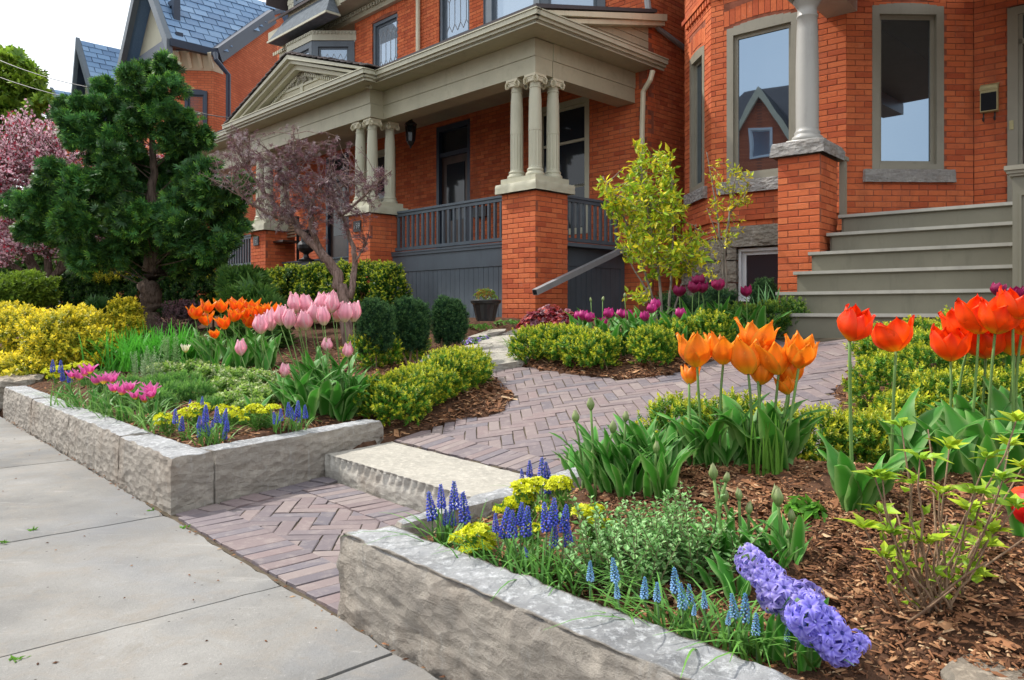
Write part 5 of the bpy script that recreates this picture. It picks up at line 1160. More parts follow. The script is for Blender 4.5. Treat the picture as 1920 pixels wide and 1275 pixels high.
# ------------------------------------------------------------------ back hedge, yews
bl = [blobpx(x, y, Z, r, h) for x, y, Z, r, h in ((730, 552, 10.3, 34, 58), (690, 550, 10.7, 42, 60), (645, 550, 11.1, 42, 58), (600, 550, 11.5, 42, 56), (555, 552, 11.9, 42, 54), (515, 556, 12.2, 42, 52), (480, 558, 12.5, 42, 50), (445, 558, 12.8, 40, 48))]
shrub('clipped_hedge', 'clipped bright green hedge in front of the sage porch behind the pink tulips', 'hedge', bl, HEDGE, 8500, .12, 'clipped hedges', up=.55, stems=10, lo=.8, flat=1)
bl = [blobpx(x, 556, 12.9 + (420 - x) * .004, 44, 46) for x in range(130, 430, 38)]
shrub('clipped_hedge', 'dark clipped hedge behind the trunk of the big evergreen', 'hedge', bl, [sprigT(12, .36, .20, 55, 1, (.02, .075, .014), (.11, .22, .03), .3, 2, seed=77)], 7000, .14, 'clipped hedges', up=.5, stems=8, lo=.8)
for x, y, r, h, Z, w in ((704, 612, 33, 58, 6.6, 'first'), (771, 608, 34, 55, 7.0, 'middle'), (842, 604, 31, 48, 7.4, 'last')):
    shrub('round_yew', {'first': 'dark rounded yew bush nearest the pink tulips', 'middle': 'dark rounded yew bush between two others before the porch skirt', 'last': 'smallest dark rounded yew bush, beside the plant pot'}[w], 'shrub', [blobpx(x, y + 8, Z, r, h * .86), blobpx(x - 8, y - 18, Z - .05, r * .7, h * .55), blobpx(x + 9, y - 10, Z + .05, r * .75, h * .6)], YEW, 2300, .085, 'three rounded yews by the porch', up=.5, stems=4, lo=.7, mat='needle')
for x, y, r, h, Z, lb_ in ((1265, 590, 40, 42, 8.1, 'dark low yew behind the magenta tulips under the yellow-green sapling'), (1340, 585, 44, 44, 8.2, 'dark low yew against the stone foundation'), (1432, 560, 24, 34, 8.0, 'small dark yew below the basement window')):
    shrub('low_yew', lb_, 'shrub', [blobpx(x, y, Z, r, h)], YEW, 1300, .09, 'yews along the foundation', up=.5, stems=3, lo=.7, mat='needle')
# ------------------------------------------------------------------ yellow shrubs far left
shrub('golden_shrub', 'big golden-yellow shrub at the left edge above the rocks', 'shrub', [blobpx(40, 640, 8.9, 70, 62), blobpx(120, 640, 8.6, 75, 60), blobpx(150, 610, 8.8, 45, 35), blobpx(185, 655, 8.5, 40, 42), blobpx(60, 690, 8.3, 60, 30), blobpx(20, 600, 9.2, 45, 30)], YELLOW, 4200, .11, None, up=.45, lo=.7, stems=0)
shrub('golden_shrub', 'small golden shrub to the left of the evergreen trunk', 'shrub', [blobpx(233, 590, 9.3, 30, 30), blobpx(240, 625, 9.2, 32, 34)], YELLOW, 650, .10, None, up=.6, lo=.6)
shrub('leafy_shrub', 'lime green leafy shrub in the left corner behind the golden one', 'shrub', [blobpx(20, 560, 11.5, 60, 45), blobpx(60, 545, 11.6, 45, 35)], [sprigT(12, .4, .2, 60, 1, (.10, .2, .02), (.24, .36, .03), .8, 2, seed=5)], 1500, .16, None, up=.4)
shrub('golden_shrub', 'sparse golden shrub seen above the dark hedge left of the trunk', 'shrub', [blobpx(215, 520, 13.6, 60, 12), blobpx(390, 522, 13.4, 60, 12), blobpx(300, 520, 13.5, 50, 12)], YELLOW, 700, .12, None, up=.7)
shrub('feathery_shrub', 'feathery light green shrub beside the hedge and orange tulips', 'shrub', [blobpx(455, 530, 9.6, 42, 30), blobpx(470, 565, 9.2, 50, 30), blobpx(500, 585, 9.0, 35, 25), blobpx(480, 620, 8.9, 60, 40)], [fanT(7, (.05, .14, .03), (.13, .26, .04), 3)], 1500, .14, None, up=.45)
shrub('purple_shrub', 'dusky purple-leaved shrub left of the small orange tulips', 'shrub', [blobpx(335, 600, 8.6, 36, 34), blobpx(355, 588, 8.8, 27, 24), blobpx(330, 640, 8.5, 40, 36)], [sprigT(10, .3, .16, 55, 1, (.05, .025, .03), (.14, .065, .08), .7, 2, seed=6)], 800, .10, None, up=.5)
shrub('small_conifer', 'little green dwarf conifer before the dark hedge', 'shrub', [blobpx(184, 580, 10.4, 26, 22), blobpx(180, 620, 10.3, 34, 34)], [fanT(7, (.04, .12, .03), (.08, .2, .04), 4)], 300, .12, None)

# ================================================================== TREES
def seglist(limbs):
    S_ = []
    for pts in limbs:
        p = np.array([q[:3] for q in pts]);
        for a, b in zip(p[:-1], p[1:]):
            for t in np.linspace(0, 1, 8, endpoint=False): S_.append(a + (b - a) * t)
    return np.array(S_)
def bez(a, m, b, n=5): t = np.linspace(0, 1, n)[:, None]; return a * (1 - t) ** 2 + 2 * m * t * (1 - t) + b * t * t
def limb(px_pts, Z, r0, r1, dz=None):
    k = len(px_pts); dz = dz or [0] * k; return [(*at(x, y, Z + dz[i]), r0 + (r1 - r0) * i / (k - 1)) for i, (x, y) in enumerate(px_pts)]
def densify(L):
    p = np.array([q[:3] for q in L]); r = np.array([q[3] for q in L]); t = np.linspace(0, len(L) - 1, (len(L) - 1) * 5 + 1); from_ = np.arange(len(L))
    pp = np.stack([np.interp(t, from_, p[:, i]) for i in range(3)], -1); k = np.array([.25, .5, .25])
    for _ in range(3): pp[1:-1] = pp[:-2] * .25 + pp[1:-1] * .5 + pp[2:] * .25
    pp[1:-1] += R.normal(0, .012, pp[1:-1].shape) * np.interp(t, from_, r)[1:-1, None] / .05; return pp, np.interp(t, from_, r)
# --- big evergreen
ZT = 10.2
ct = thing('evergreen_tree', 'big dark green false cypress tree with layered billowing foliage over the left bed', 'tree', (*at(283, 600, ZT)[:2], .5))
g = Geo(); trunkL = [(*at(284, 668, ZT), .17), (*at(284, 600, ZT), .145), (*at(280, 555, ZT), .13), (*at(288, 500, ZT), .12), (*at(283, 430, ZT), .085), (*at(290, 330, ZT + .1), .05), (*at(283, 220, ZT), .028), (*at(285, 150, ZT), .012)]
pp, rr = densify(trunkL); rr = rr * (1 + .06 * np.sin(np.arange(len(rr)) * 1.7)); g.tube(pp, rr, 14); part('trunk', g, M['bark'], ct, True)
LOB = [(250,300,26),(225,345,34),(285,370,40),(245,430,40),(300,440,40),(350,435,38),(270,480,30),(310,490,26),(140,350,22),(310,125,14),(250,150,14),(132,196,12),(455,345,10),(70,372,12),(285,150,26),(312,172,30),(262,182,30),(205,178,26),(165,208,26),(148,240,28),(190,222,36),(235,222,38),(283,222,40),(322,225,34),(345,243,20),(122,215,14),(160,270,34),(212,268,40),(335,268,26),(358,278,18),(378,262,14),
 (92,348,20),(60,388,22),(24,385,18),(108,400,36),(150,365,40),(66,430,28),(190,320,42),(238,335,46),(292,345,44),(340,318,36),(375,335,32),(402,358,38),(430,378,26),(447,368,12),(160,425,44),(212,408,46),(268,400,46),(328,398,48),(384,408,42),(424,428,28),(122,458,28),(165,480,28),(210,462,38),(258,462,42),(318,462,44),(366,466,38),(408,466,30),(95,320,14),(130,440,26),(340,495,30),(395,492,24),(440,440,16)]
g = Geo(); br = Geo(); tp = seglist([trunkL]); FAN = [fanT(6, (.035, .115, .03), (.11, .28, .045), s) for s in range(2)] + [fanT(6, (.035, .115, .035), (.085, .25, .055), 5)] + [fanT(6, (.07, .19, .03), (.28, .50, .06), 8)]
for (x, y, r) in LOB:
    Z = ZT + random.uniform(-.9, .9); c = at(x, y, Z); Rr = r * Z / F_PX * 1.03
    j = np.argmin(np.linalg.norm(tp - (c - (0, 0, Rr * 1.6)), axis=1)); br.tube(bez(tp[j], (tp[j] + c) / 2 + np.array([0, 0, -.05]), c, 6), np.linspace(.010, .003, 6), 5)
    # each lobe breaks into smaller puffs
    for q in range(9):
        d = nrm(R.normal(size=3)); cc_ = c + d * np.array([.70, .70, .62]) * Rr; r2 = Rr * random.uniform(.26, .50); el = nrm(d + np.array([0, 0, .55])) * r2 * .9; n = int(96 * (r / 34) ** 1.2) + 22
        P, D, _ = on_ell(cc_, (r2 * .8, r2 * .8, r2 * .55), n, .55, rough=.35); P = P + el * (R.random(n) ** 1.5)[:, None] * R.uniform(.3, 1.6) + R.normal(0, .035, P.shape); dd = nrm(D * np.array([1, 1, .7]) + nrm(el) * .7 + np.array([0, 0, .25]) + R.normal(0, .42, D.shape)); s = .072 * (1 + R.normal(0, .3, n)).clip(.5, 1.6); Mx = sc_(basis(dd, nrm(D + np.array([0, 0, .9]) + R.normal(0, .35, D.shape))), s)
        tn = np.full((n, 3), random.choice([.55, .7, .85, 1.0, 1.2, 1.5]) * random.uniform(.9, 1.1)) * (1 + R.normal(0, .12, (n, 1))); k_ = R.integers(0, 4, n)
        for w, T_ in enumerate(FAN): m = k_ == w; g.inst(T_, Mx[m], P[m], tn[m])
part('crown', g, M['needle'], ct); part('branches', br, M['bark'], ct)

def twigtree(name, label, cat, limbs, lobes, Zc, base, tplfn, ntw, leafn, lsize, barkm, leafm, dzr=.6, tw=.008, group=None, up=.3, cstr=None, sag=0.0, loc_z=None, tint=.15, lay=0):
    t = thing(name, label, cat, base, group); g = Geo()
    for L in limbs: pp, rr = densify(L); g.tube(pp, rr, 9)
    part('trunk', g, M[barkm], t, True); S_ = seglist(limbs); g = Geo(); lf = Geo(); tot = sum(r[2] * r[3] for r in lobes); Pt, Dr = [], []
    for (x, y, rx, ry) in lobes:
        n = max(3, int(ntw * rx * ry / tot))
        for i in range(n):
            d = nrm(R.normal(size=3)) * R.random() ** .4; Z = Zc + d[1] * dzr; e = at(x + d[0] * rx, y - d[2] * ry, Z)
            dist = np.linalg.norm(S_ - e, axis=1); j = R.choice(np.argsort(dist)[:12]); a = S_[j]; m_ = (a + e) / 2 + R.normal(0, .05, 3) + np.array([0, 0, sag * np.linalg.norm(e - a)]); pp = bez(a, m_, e, 5); pp[1:-1] += R.normal(0, .012, (3, 3)); g.tube(pp, np.linspace(tw, tw * .3, 5), 4)
            k = leafn; ts = R.random(k) ** .6; idx = ts * 4; lo = np.floor(idx).astype(int).clip(0, 3); fr = (idx - lo)[:, None]; p = pp[lo] * (1 - fr) + pp[lo + 1] * fr; dd = nrm(pp[lo + 1] - pp[lo]); dd = nrm(dd * .6 + R.normal(0, .7, p.shape) + np.array([0, 0, up])); Pt.append(p + R.normal(0, .012, p.shape)); Dr.append(dd)
    part('branches', g, M[barkm], t); P = np.vstack(Pt); D = np.vstack(Dr); tp_ = tplfn; s = lsize * (1 + R.normal(0, .25, len(P))).clip(.4, 1.7); Mx = sc_(basis(D, nrm(R.normal(size=D.shape) + np.array([0, 0, .8]))), s); k_ = R.integers(0, len(tp_), len(P)); tn = 1 + R.normal(0, tint, (len(P), 1)) * np.ones(3)
    for w, T_ in enumerate(tp_): m = k_ == w; lf.inst(T_, Mx[m], P[m], tn[m].clip(.4, 1.7))
    part('crown', lf, M[leafm], t); return t
# --- purple lace-leaf tree
def starleaf(c0, c1, n=5, w=.14, seed=0):
    V = []; T = []; C = []; k = 0; rg = np.random.default_rng(seed)
    for i in range(n):
        a = (i / (n - 1) - .5) * 2.6 + rg.normal(0, .1); L = 1 - .35 * abs(a) / 1.3; d = np.array([math.sin(a), math.cos(a), -.2 * abs(a)]); s = np.array([d[1], -d[0], 0]) * w * L * .5; m_ = d * L * .5
        V += [(0, 0, 0), m_ - s, m_ + s, d * L + (0, 0, -.1)]; T += [(k, k + 1, k + 2), (k + 1, k + 3, k + 2)]; C += [c0, c0, c0, c1]; k += 4
    return np.array(V, float), np.array(T), None, np.array(C, float)
ZM = 8.6
lm = [limb([(652, 668), (645, 545), (625, 505), (598, 470), (572, 445), (548, 415), (538, 375), (530, 335), (520, 300)], ZM, .075, .012, [0, 0, 0, 0, .05, .1, .1, .1, .1]),
      limb([(600, 472), (585, 430), (580, 390), (600, 350), (625, 325)], ZM, .035, .008, [0, -.1, -.2, -.2, -.2]), limb([(655, 560), (668, 490), (658, 445), (642, 405), (620, 385)], ZM, .04, .010, [0, .1, .2, .2, .3]),
      limb([(548, 415), (510, 380), (480, 340), (455, 300), (440, 262)], ZM, .028, .006, [0, .2, .3, .4, .5]), limb([(555, 420), (500, 400), (460, 375), (425, 335)], ZM, .022, .006, [0, -.2, -.3, -.4]),
      limb([(640, 405), (680, 370), (715, 335), (735, 320)], ZM, .018, .005, [.2, .2, .2, .1]), limb([(580, 395), (560, 350), (552, 300), (550, 245)], ZM, .018, .005, [0, 0, 0, 0]), limb([(610, 370), (650, 345), (690, 320)], ZM, .014, .004), limb([(668, 490), (680, 465), (690, 455)], ZM, .014, .005)]
lob = [(450,250,42,30),(420,285,45,16),(475,300,55,40),(540,300,50,45),(600,285,55,30),(640,262,30,14),(565,345,65,40),(630,335,60,38),(690,340,45,32),(500,360,50,40),(545,395,55,35),(605,385,60,35),(660,390,55,30),(510,410,32,24),(700,365,30,25),(685,455,22,20),(640,435,25,28),(550,240,14,16),(590,430,35,20),(715,320,22,14),(400,330,30,22)]
twigtree('lace_leaf_maple', 'small purple-brown lace-leaved tree with twisting trunk before the porch', 'tree', lm, lob, ZM, (*at(650, 668, ZM)[:2], .55), [starleaf((.13, .06, .075), (.24, .125, .15), 5, .16, s) for s in range(3)] + [starleaf((.34, .27, .29), (.55, .47, .50), 5, .13, 7)], 480, 9, .047, 'lacebark', 'blos', .75, .0052, up=-.1)
# --- yellow-green sapling and its thin neighbour
LEAFY = [leafT(.45, .06, -.16, (.36, .46, .02), (.54, .60, .03)), leafT(.42, .05, -.1, (.66, .62, .03), (.80, .64, .04)), leafT(.45, .05, -.1, (.22, .38, .02), (.34, .50, .03))]
ZS = 7.3
stems = [limb([(1240, 655), (1240, 560), (1232, 480), (1215, 400), (1205, 340), (1200, 285)], ZS, .016, .004), limb([(1243, 655), (1225, 560), (1200, 480), (1175, 420), (1150, 370), (1130, 330)], ZS, .013, .004, [0, 0, -.1, -.1, -.2, -.2]),
         limb([(1240, 650), (1256, 560), (1262, 480), (1262, 400), (1258, 330), (1250, 290)], ZS, .014, .004, [0, 0, .1, .1, .1, .1]), limb([(1245, 655), (1270, 560), (1290, 500), (1300, 450), (1305, 420)], ZS, .011, .004), limb([(1240, 650), (1215, 545), (1190, 510), (1170, 465)], ZS, .010, .004)]
twigtree('yellow_green_sapling', 'multi-stemmed sapling with fresh yellow-green leaves in front of the gap between the houses', 'tree', stems, [(1200, 285, 12, 34), (1190, 345, 32, 30), (1243, 315, 24, 42), (1140, 350, 22, 20), (1165, 395, 38, 35), (1215, 390, 45, 40), (1262, 385, 38, 45), (1180, 445, 38, 28), (1235, 455, 55, 35), (1290, 460, 30, 30), (1250, 500, 60, 22), (1190, 555, 28, 12), (1310, 495, 22, 22), (1205, 480, 30, 20)], ZS, (*at(1240, 655, ZS)[:2], .66), LEAFY, 300, 12, .066, 'sapbark', 'leaf', .5, .004, up=.0)
ZS2 = 8.3
stems = [limb([(1365, 640), (1362, 540), (1358, 460), (1368, 400), (1375, 350), (1385, 310)], ZS2, .020, .004), limb([(1362, 560), (1352, 480), (1345, 400), (1335, 340), (1325, 285)], ZS2, .014, .004, [0, 0, .1, .1, .1]), limb([(1358, 465), (1340, 430), (1325, 390)], ZS2, .008, .003), limb([(1368, 400), (1395, 370), (1410, 345)], ZS2, .008, .003)]
twigtree('thin_sapling', 'thin sapling with sparse yellow-green leaves in front of the bay window', 'tree', stems, [(1340, 320, 24, 30), (1385, 320, 28, 24), (1370, 360, 45, 30), (1400, 380, 26, 24), (1345, 400, 24, 30), (1310, 470, 24, 22), (1370, 440, 30, 40), (1330, 520, 28, 18)], ZS2, (*at(1365, 640, ZS2)[:2], .8), LEAFY[:2], 105, 5, .055, 'sapbark', 'leaf', .4, .004, up=.1)
# --- blossoming plum at left
ZP = 13.5
stems = [limb([(88, 600), (85, 548), (70, 515), (50, 480), (30, 420), (10, 350), (0, 280)], ZP, .13, .02), limb([(85, 548), (95, 500), (75, 440), (60, 370), (50, 290)], ZP, .08, .012), limb([(85, 545), (118, 500), (130, 440), (120, 360), (110, 280)], ZP, .07, .012), limb([(85, 548), (40, 505), (-20, 470), (-60, 420)], ZP, .06, .012), limb([(95, 520), (160, 480), (210, 420), (240, 350)], ZP, .05, .012), limb([(70, 515), (20, 500), (-10, 488)], ZP, .04, .012)]
PB = [leafT(.7, .1, 0, (.62, .36, .42), (.74, .52, .58)), leafT(.7, .1, 0, (.70, .50, .55), (.80, .66, .68)), leafT(.6, .1, 0, (.34, .03, .06), (.42, .05, .07)), leafT(.7, .1, 0, (.55, .28, .36), (.66, .40, .48))]
lob = [(20, 240, 20, 45), (45, 215, 12, 35), (60, 260, 22, 50), (95, 230, 14, 45), (120, 250, 12, 35), (10, 310, 40, 50), (60, 330, 40, 50), (110, 310, 34, 45), (150, 290, 16, 30), (-10, 400, 50, 50), (40, 400, 45, 45), (20, 455, 40, 35), (70, 450, 35, 30), (120, 440, 30, 30), (-20, 480, 40, 30), (90, 390, 40, 40), (130, 360, 26, 35), (10, 450, 30, 20), (-40, 320, 40, 60), (245, 285, 35, 22), (290, 290, 40, 25), (330, 300, 30, 20), (200, 440, 50, 25), (280, 470, 60, 25), (360, 480, 50, 25), (170, 480, 40, 25), (240, 380, 50, 40)]
twigtree('blossoming_plum', 'plum tree covered in pink blossom with red young leaves at the left edge', 'tree', stems, lob, ZP, (*at(88, 600, ZP)[:2], .75), PB, 1500, 20, .055, 'bark', 'blos', 1.2, .008, up=.5)
g = Geo(); c = at(90, 546, 13.3); g.tube([c + (.12 * math.cos(a), .12 * math.sin(a), .03 * math.sin(a)) for a in np.linspace(0, 6.28, 14)], .022, 6); g.tube([c + (.1, -.05, .03), c + (.16, -.1, .08)], .02, 6)
mtie = simple('teal_plastic', (.03, .28, .24), .5, .05); solo('tree_tie', g, mtie, 'teal plastic tie wrapped round the plum tree trunk', 'tie', c, smooth=True)
# --- maple at far left
ZL = 26
stems = [limb([(20, 560), (15, 400), (10, 300), (0, 200), (-20, 120)], ZL, .25, .05), limb([(12, 320), (40, 230), (65, 170), (85, 130)], ZL, .10, .02), limb([(10, 300), (-30, 200), (-40, 100)], ZL, .12, .02)]
MAP = [starleaf((.20, .33, .03), (.30, .44, .04), 5, .5, s) for s in range(2)] + [starleaf((.10, .21, .025), (.18, .30, .03), 5, .5, 4)]
twigtree('street_maple', 'tall maple with fresh lime green leaves at the top left', 'tree', stems, [(-5, 110, 40, 26), (35, 115, 30, 28), (60, 150, 26, 22), (20, 165, 45, 30), (65, 195, 34, 22), (85, 185, 14, 18), (10, 215, 45, 30), (60, 235, 40, 30), (95, 240, 20, 14), (20, 270, 50, 30), (105, 275, 14, 20), (-40, 180, 50, 80), (70, 290, 40, 30)], ZL, (*at(20, 590, ZL)[:2], .8), MAP, 400, 20, .26, 'bark', 'leaf', 1.8, .02, up=.2)
# dense greenery closing the street at far left
for k, (x, y, Z, rx, ry, lb_) in enumerate(((10, 500, 22, 80, 60, 'dark green street shrubbery behind the plum at the left edge'), (110, 510, 24, 60, 45, 'dark green shrubbery far behind the evergreen trunk'), (60, 440, 30, 90, 70, 'distant leafy tree mass behind the plum'))):
    shrub('distant_tree', lb_, 'tree', [blobpx(x, y, Z, rx, ry), blobpx(x + 30, y + 20, Z, rx * .8, ry * .8), blobpx(x - 50, y + 10, Z, rx, ry)], [sprigT(10, .4, .26, 60, 1, (.03, .09, .02), (.12, .24, .04), .6, 2, seed=88)], 2600, .34, 'distant greenery', up=.4, stems=0, lo=.7)
# tree across the street, seen in the glass
og = ST.p(-6, -17, -.2)
def off_tree(u, v, h, r, label):
    c = ST.p(u, v, -.2); t = thing('street_tree', label, 'tree', c, 'trees across the street'); g = Geo(); g.tube([c, c + (0, .1, h * .4), c + (.2, 0, h * .7)], [.22, .17, .08], 9); part('trunk', g, M['bark'], t)
    g = Geo(); P, D, _ = on_ell(c + (0, 0, h * .72), (r, r, r * 1.1), 2600, .35, rough=.3); s = .34 * (1 + R.normal(0, .2, len(P))); g.inst(MAP[0], sc_(basis(nrm(D + R.normal(0, .6, D.shape))), s), P); part('crown', g, M['leaf'], t)
off_tree(-24, -4.5, 8.0, 2.0, 'round street tree with fresh leaves across the road')
# ------------------------------------------------------------------ overhead wires
for k, (a, b) in enumerate((((-40, 95, 24), (300, 178, 20)), ((-40, 130, 24), (380, 215, 20)), ((330, 195, 19.5), (560, 200, 17)), ((360, 243, 19.5), (430, 250, 18)))):
    A, B = at(*a), at(*b); t = np.linspace(0, 1, 12)[:, None]; p = A * (1 - t) + B * t; p[:, 2] -= (.5 * 4 * t * (1 - t))[:, 0] * .6; g = Geo(); g.tube(p, .012, 4)
    solo('overhead_wire', g, M['black'], ['upper black utility wire crossing the sky at left', 'lower black utility wire crossing behind the plum blossom', 'thin wire passing in front of the blue-roofed house window', 'short wire below the bay of the blue-roofed house'][k], 'wire', tuple(A))
# ================================================================== FLOWERS
ORDN = 'first second third fourth fifth sixth seventh eighth ninth tenth eleventh twelfth thirteenth fourteenth fifteenth sixteenth seventeenth eighteenth nineteenth twentieth twenty-first twenty-second twenty-third twenty-fourth twenty-fifth twenty-sixth twenty-seventh twenty-eighth twenty-ninth thirtieth'.split()
def bloom(name, Wd=.62, close=.45, flare=0., point=.0, cols=((.8, .6, .1), (.8, .3, .3), (.8, .4, .5)), edge=None, wob=.04, seed=0, nt_=9, ns=6, lift=0):
    """unit tulip: height 1, six petals; close 0 open .. 1 egg; cols = base, middle, tip"""
    rg = np.random.default_rng(seed); g = Geo()
    for k in range(6):
        inner = k % 2; ph = k * math.pi / 3 + rg.normal(0, .08); V = []; C = []; hk = 1 + rg.normal(0, .05); op = close + rg.normal(0, .06) + (.06 if inner else 0); fl = flare * (1 + rg.normal(0, .35))
        for i in range(nt_ + 1):
            t = i / nt_; prof = math.sin(min(1, (t + .03) * 1.75) * math.pi / 2) ** .8; rad = .42 * Wd / .62 * (.10 + .90 * prof) * (1 - op * .62 * sm((t - .42) / .58)) + fl * max(0, t - .55) ** 1.4
            wshape = (math.sin(math.pi * min(.999, (t * .93 + .07) ** (.80 - .2 * point))) ** (.55 + .7 * point)); hw = .36 * Wd / .62 * wshape
            for j in range(ns + 1):
                s = j / ns * 2 - 1; a = s * hw / max(.12, rad) ; a = max(-1.2, min(1.2, a)); r_ = rad * (.97 - .07 * inner) * (1 - .05 * s * s * (1 - fl)) + .03 * (1 - s * s) * 0; z = hk * (t - .05 * s * s * t) - .12 * max(0, fl) * max(0, t - .6) + wob * math.sin(s * 5 + k) * t * t * .6
                r_ += wob * math.sin(s * 4 + k * 2 + t * 3) * t; V.append((r_ * math.cos(ph + a), r_ * math.sin(ph + a), z + lift))
                m = np.array(cols[0]) * (1 - sm((t - .05) / .22)) + np.array(cols[1]) * sm((t - .05) / .22); m = m * (1 - sm((t - .45) / .5)) + np.array(cols[2]) * sm((t - .45) / .5)
                if edge is not None: m = m * (1 - abs(s) ** 3) + np.array(edge) * abs(s) ** 3
                C.append(m * (1 + .10 * math.cos(s * 9) + .07 * math.cos(s * 31 + k)))
        idx = np.arange((nt_ + 1) * (ns + 1)).reshape(nt_ + 1, ns + 1); g.add(V, None, np.stack([idx[:-1, :-1], idx[1:, :-1], idx[1:, 1:], idx[:-1, 1:]], -1).reshape(-1, 4), C)
    return g.mesh(name, M['petal'], smooth=True)
def tleaf(seed, W=.2, out=.5, wave=.04, arch=1.0, c=(.052, .225, .024)):
    rg = np.random.default_rng(seed); g = Geo(); n = 11; m = 4; V = []; C = []; p = np.array([0., 0.]); ang = .10
    for i in range(n + 1):
        t = i / n; w = W * .5 * math.sin(math.pi * min(.999, (t * .9 + .1) ** .78)) ** .75 if t < 1 else .002
        nx, nz = math.cos(ang), -math.sin(ang)                # normal facing in/up
        for j in range(m + 1):
            s = j / m * 2 - 1; fold = -.42 * w * (abs(s) ** 1.3) * (1 - .5 * t); wv = wave * math.sin(t * 11 + s * 2 + seed) * abs(s) * t * (1 - t) * 3
            V.append((p[0] - nx * (-fold) * -1 + nx * wv, s * w, p[1] - nz * (-fold) * -1 + nz * wv)); e = abs(s) ** 4; C.append(np.array(c) * (1 + .12 * math.cos(s * 14)) * (1 - e) + np.array([.22, .38, .12]) * e)
        ang += out * arch * (.02 + .22 * t * t) + .03; p = p + np.array([math.sin(ang), math.cos(ang)]) / n
    idx = np.arange((n + 1) * (m + 1)).reshape(n + 1, m + 1); g.add(V, None, np.stack([idx[:-1, :-1], idx[1:, :-1], idx[1:, 1:], idx[:-1, 1:]], -1).reshape(-1, 4), C); return g.mesh('leaf', M['tleaf'], smooth=True)
LV = {'mid': [tleaf(s, .17, .5 + .2 * (s % 3)) for s in range(5)], 'broad': [tleaf(s + 10, .30, .55 + .35 * (s % 3), .05) for s in range(5)], 'thin': [tleaf(s + 20, .085, .8 + .3 * (s % 3)) for s in range(4)], 'flop': [tleaf(s + 30, .26, 1.5, .07) for s in range(3)]}
def plant(name, label, cat, G, group): return thing(name, label, cat, G, group)
def stem(parent, G, tip, r=.004, c=(.13, .26, .07), bend=.02, n=6, sides=6):
    G = np.asarray(G, float); m_ = (G + tip) / 2 + np.array([R.normal(0, bend), R.normal(0, bend), 0]); g = Geo(); g.tube(bez(G, m_, np.asarray(tip, float), n), np.linspace(r * 1.25, r, n), sides, c=c); return part('stem', g, M['tleaf'], parent, True)
def leaves(parent, n, kind, ln, spread=1.0, face=None):
    for i in range(n):
        me = random.choice(LV[kind]); a = (face if face is not None else 0) + random.uniform(-math.pi, math.pi) * spread + i * 2.1; L = ln * random.uniform(.75, 1.15); obj('leaf', me, parent, (.006 * math.cos(a), .006 * math.sin(a), -.01), (random.uniform(-.12, .12), random.uniform(-.05, .30), a), (L, L * random.uniform(.85, 1.1), L))
PINK = [bloom('bloom', .60, .62 + .05 * s, cols=((.66, .60, .36), (.86, .36, .46), (.88, .46, .56)), edge=(.93, .66, .70), seed=s) for s in range(6)]
ORG_ = [bloom('bloom', .72, .12, .75, .5, cols=((.9, .40, .01), (.90, .09, .008), (.90, .20, .01)), edge=(.95, .36, .015), seed=s + 10) for s in range(4)]
APR = [bloom('bloom', .74, .22, .36 + .10 * s, .45, cols=((.92, .48, .02), (.92, .22, .008), (.94, .27, .012)), edge=(.95, .42, .04), wob=.05, seed=s + 20) for s in range(4)]
RED = [bloom('bloom', .88, .10, .16 + .06 * s, .1, cols=((.95, .50, .01), (.94, .09, .004), (.92, .035, .003)), edge=(.94, .11, .008), wob=.05, seed=s + 30) for s in range(4)] + [bloom('bloom', .84, .34, .05, .1, cols=((.95, .50, .01), (.92, .07, .004), (.90, .03, .004)), edge=(.92, .08, .006), wob=.06, seed=s + 36) for s in range(2)]
CRIM = bloom('bloom', .88, .3, .1, .1, cols=((.8, .1, .02), (.78, .008, .012), (.82, .012, .02)), wob=.06, seed=99)
PUR = [bloom('bloom', .80, .45, .0, .1, cols=((.50, .10, .28), (.50, .02, .20), (.56, .04, .26)), seed=s + 40) for s in range(3)]
DPUR = [bloom('bloom', .86, .25, .1, .1, cols=((.30, .03, .12), (.26, .008, .07), (.34, .015, .11)), seed=s + 45) for s in range(3)]
SPEC = [bloom('bloom', .62, .0, .95, .8, cols=((.88, .72, .05), (.72, .10, .38), (.78, .22, .50)), seed=s + 50) for s in range(3)]
BUD = [bloom('bud', .46, .95, cols=((.20, .32, .10), (.28, .38, .14), (.42, .46, .24)), wob=.01, seed=s + 60) for s in range(3)]
WHT = [bloom('bloom', .6, .1, .5, .4, cols=((.7, .6, .2), (.85, .82, .6), (.9, .88, .7)), seed=70)]
def tulips(kind, blooms, base, hpx, desc, group, leafk, nleaf, leaflen, cat='tulip', tilt=.12, r=.0036, name='tulip', ordn=True, fr=None):
    """blooms: list of (x, y) pixel centres; base(i,x,y)->pixel of the foot"""
    order = sorted(range(len(blooms)), key=lambda i: blooms[i][0])
    for rank, i in enumerate(order):
        x, y = blooms[i][:2]; G = ground(*base(i, x, y)); Z = G[1]; h = (blooms[i][2] if len(blooms[i]) > 2 else hpx) * Z / F_PX; tip = at(x, y, Z); tip[2] -= h * .5
        lb_ = f"{desc}, {ORDN[rank]} from the left{fr or ''}" if ordn else desc
        t = thing(name, lb_, cat, G, group); stem(t, G - (0, 0, .02), tip, r, c=(.20, .34, .10), bend=.022)
        d = tip - G; o = obj('bloom' if kind is not BUD else 'bud', random.choice(kind), t, tip - G - np.array([0, 0, h * .03]), (random.gauss(0, tilt), random.gauss(0, tilt), random.uniform(0, 6.28)), (h * random.uniform(.9, 1.12), h * random.uniform(.9, 1.12), h)); leaves(t, nleaf, leafk, leaflen)
jt = lambda a: random.uniform(-a, a)
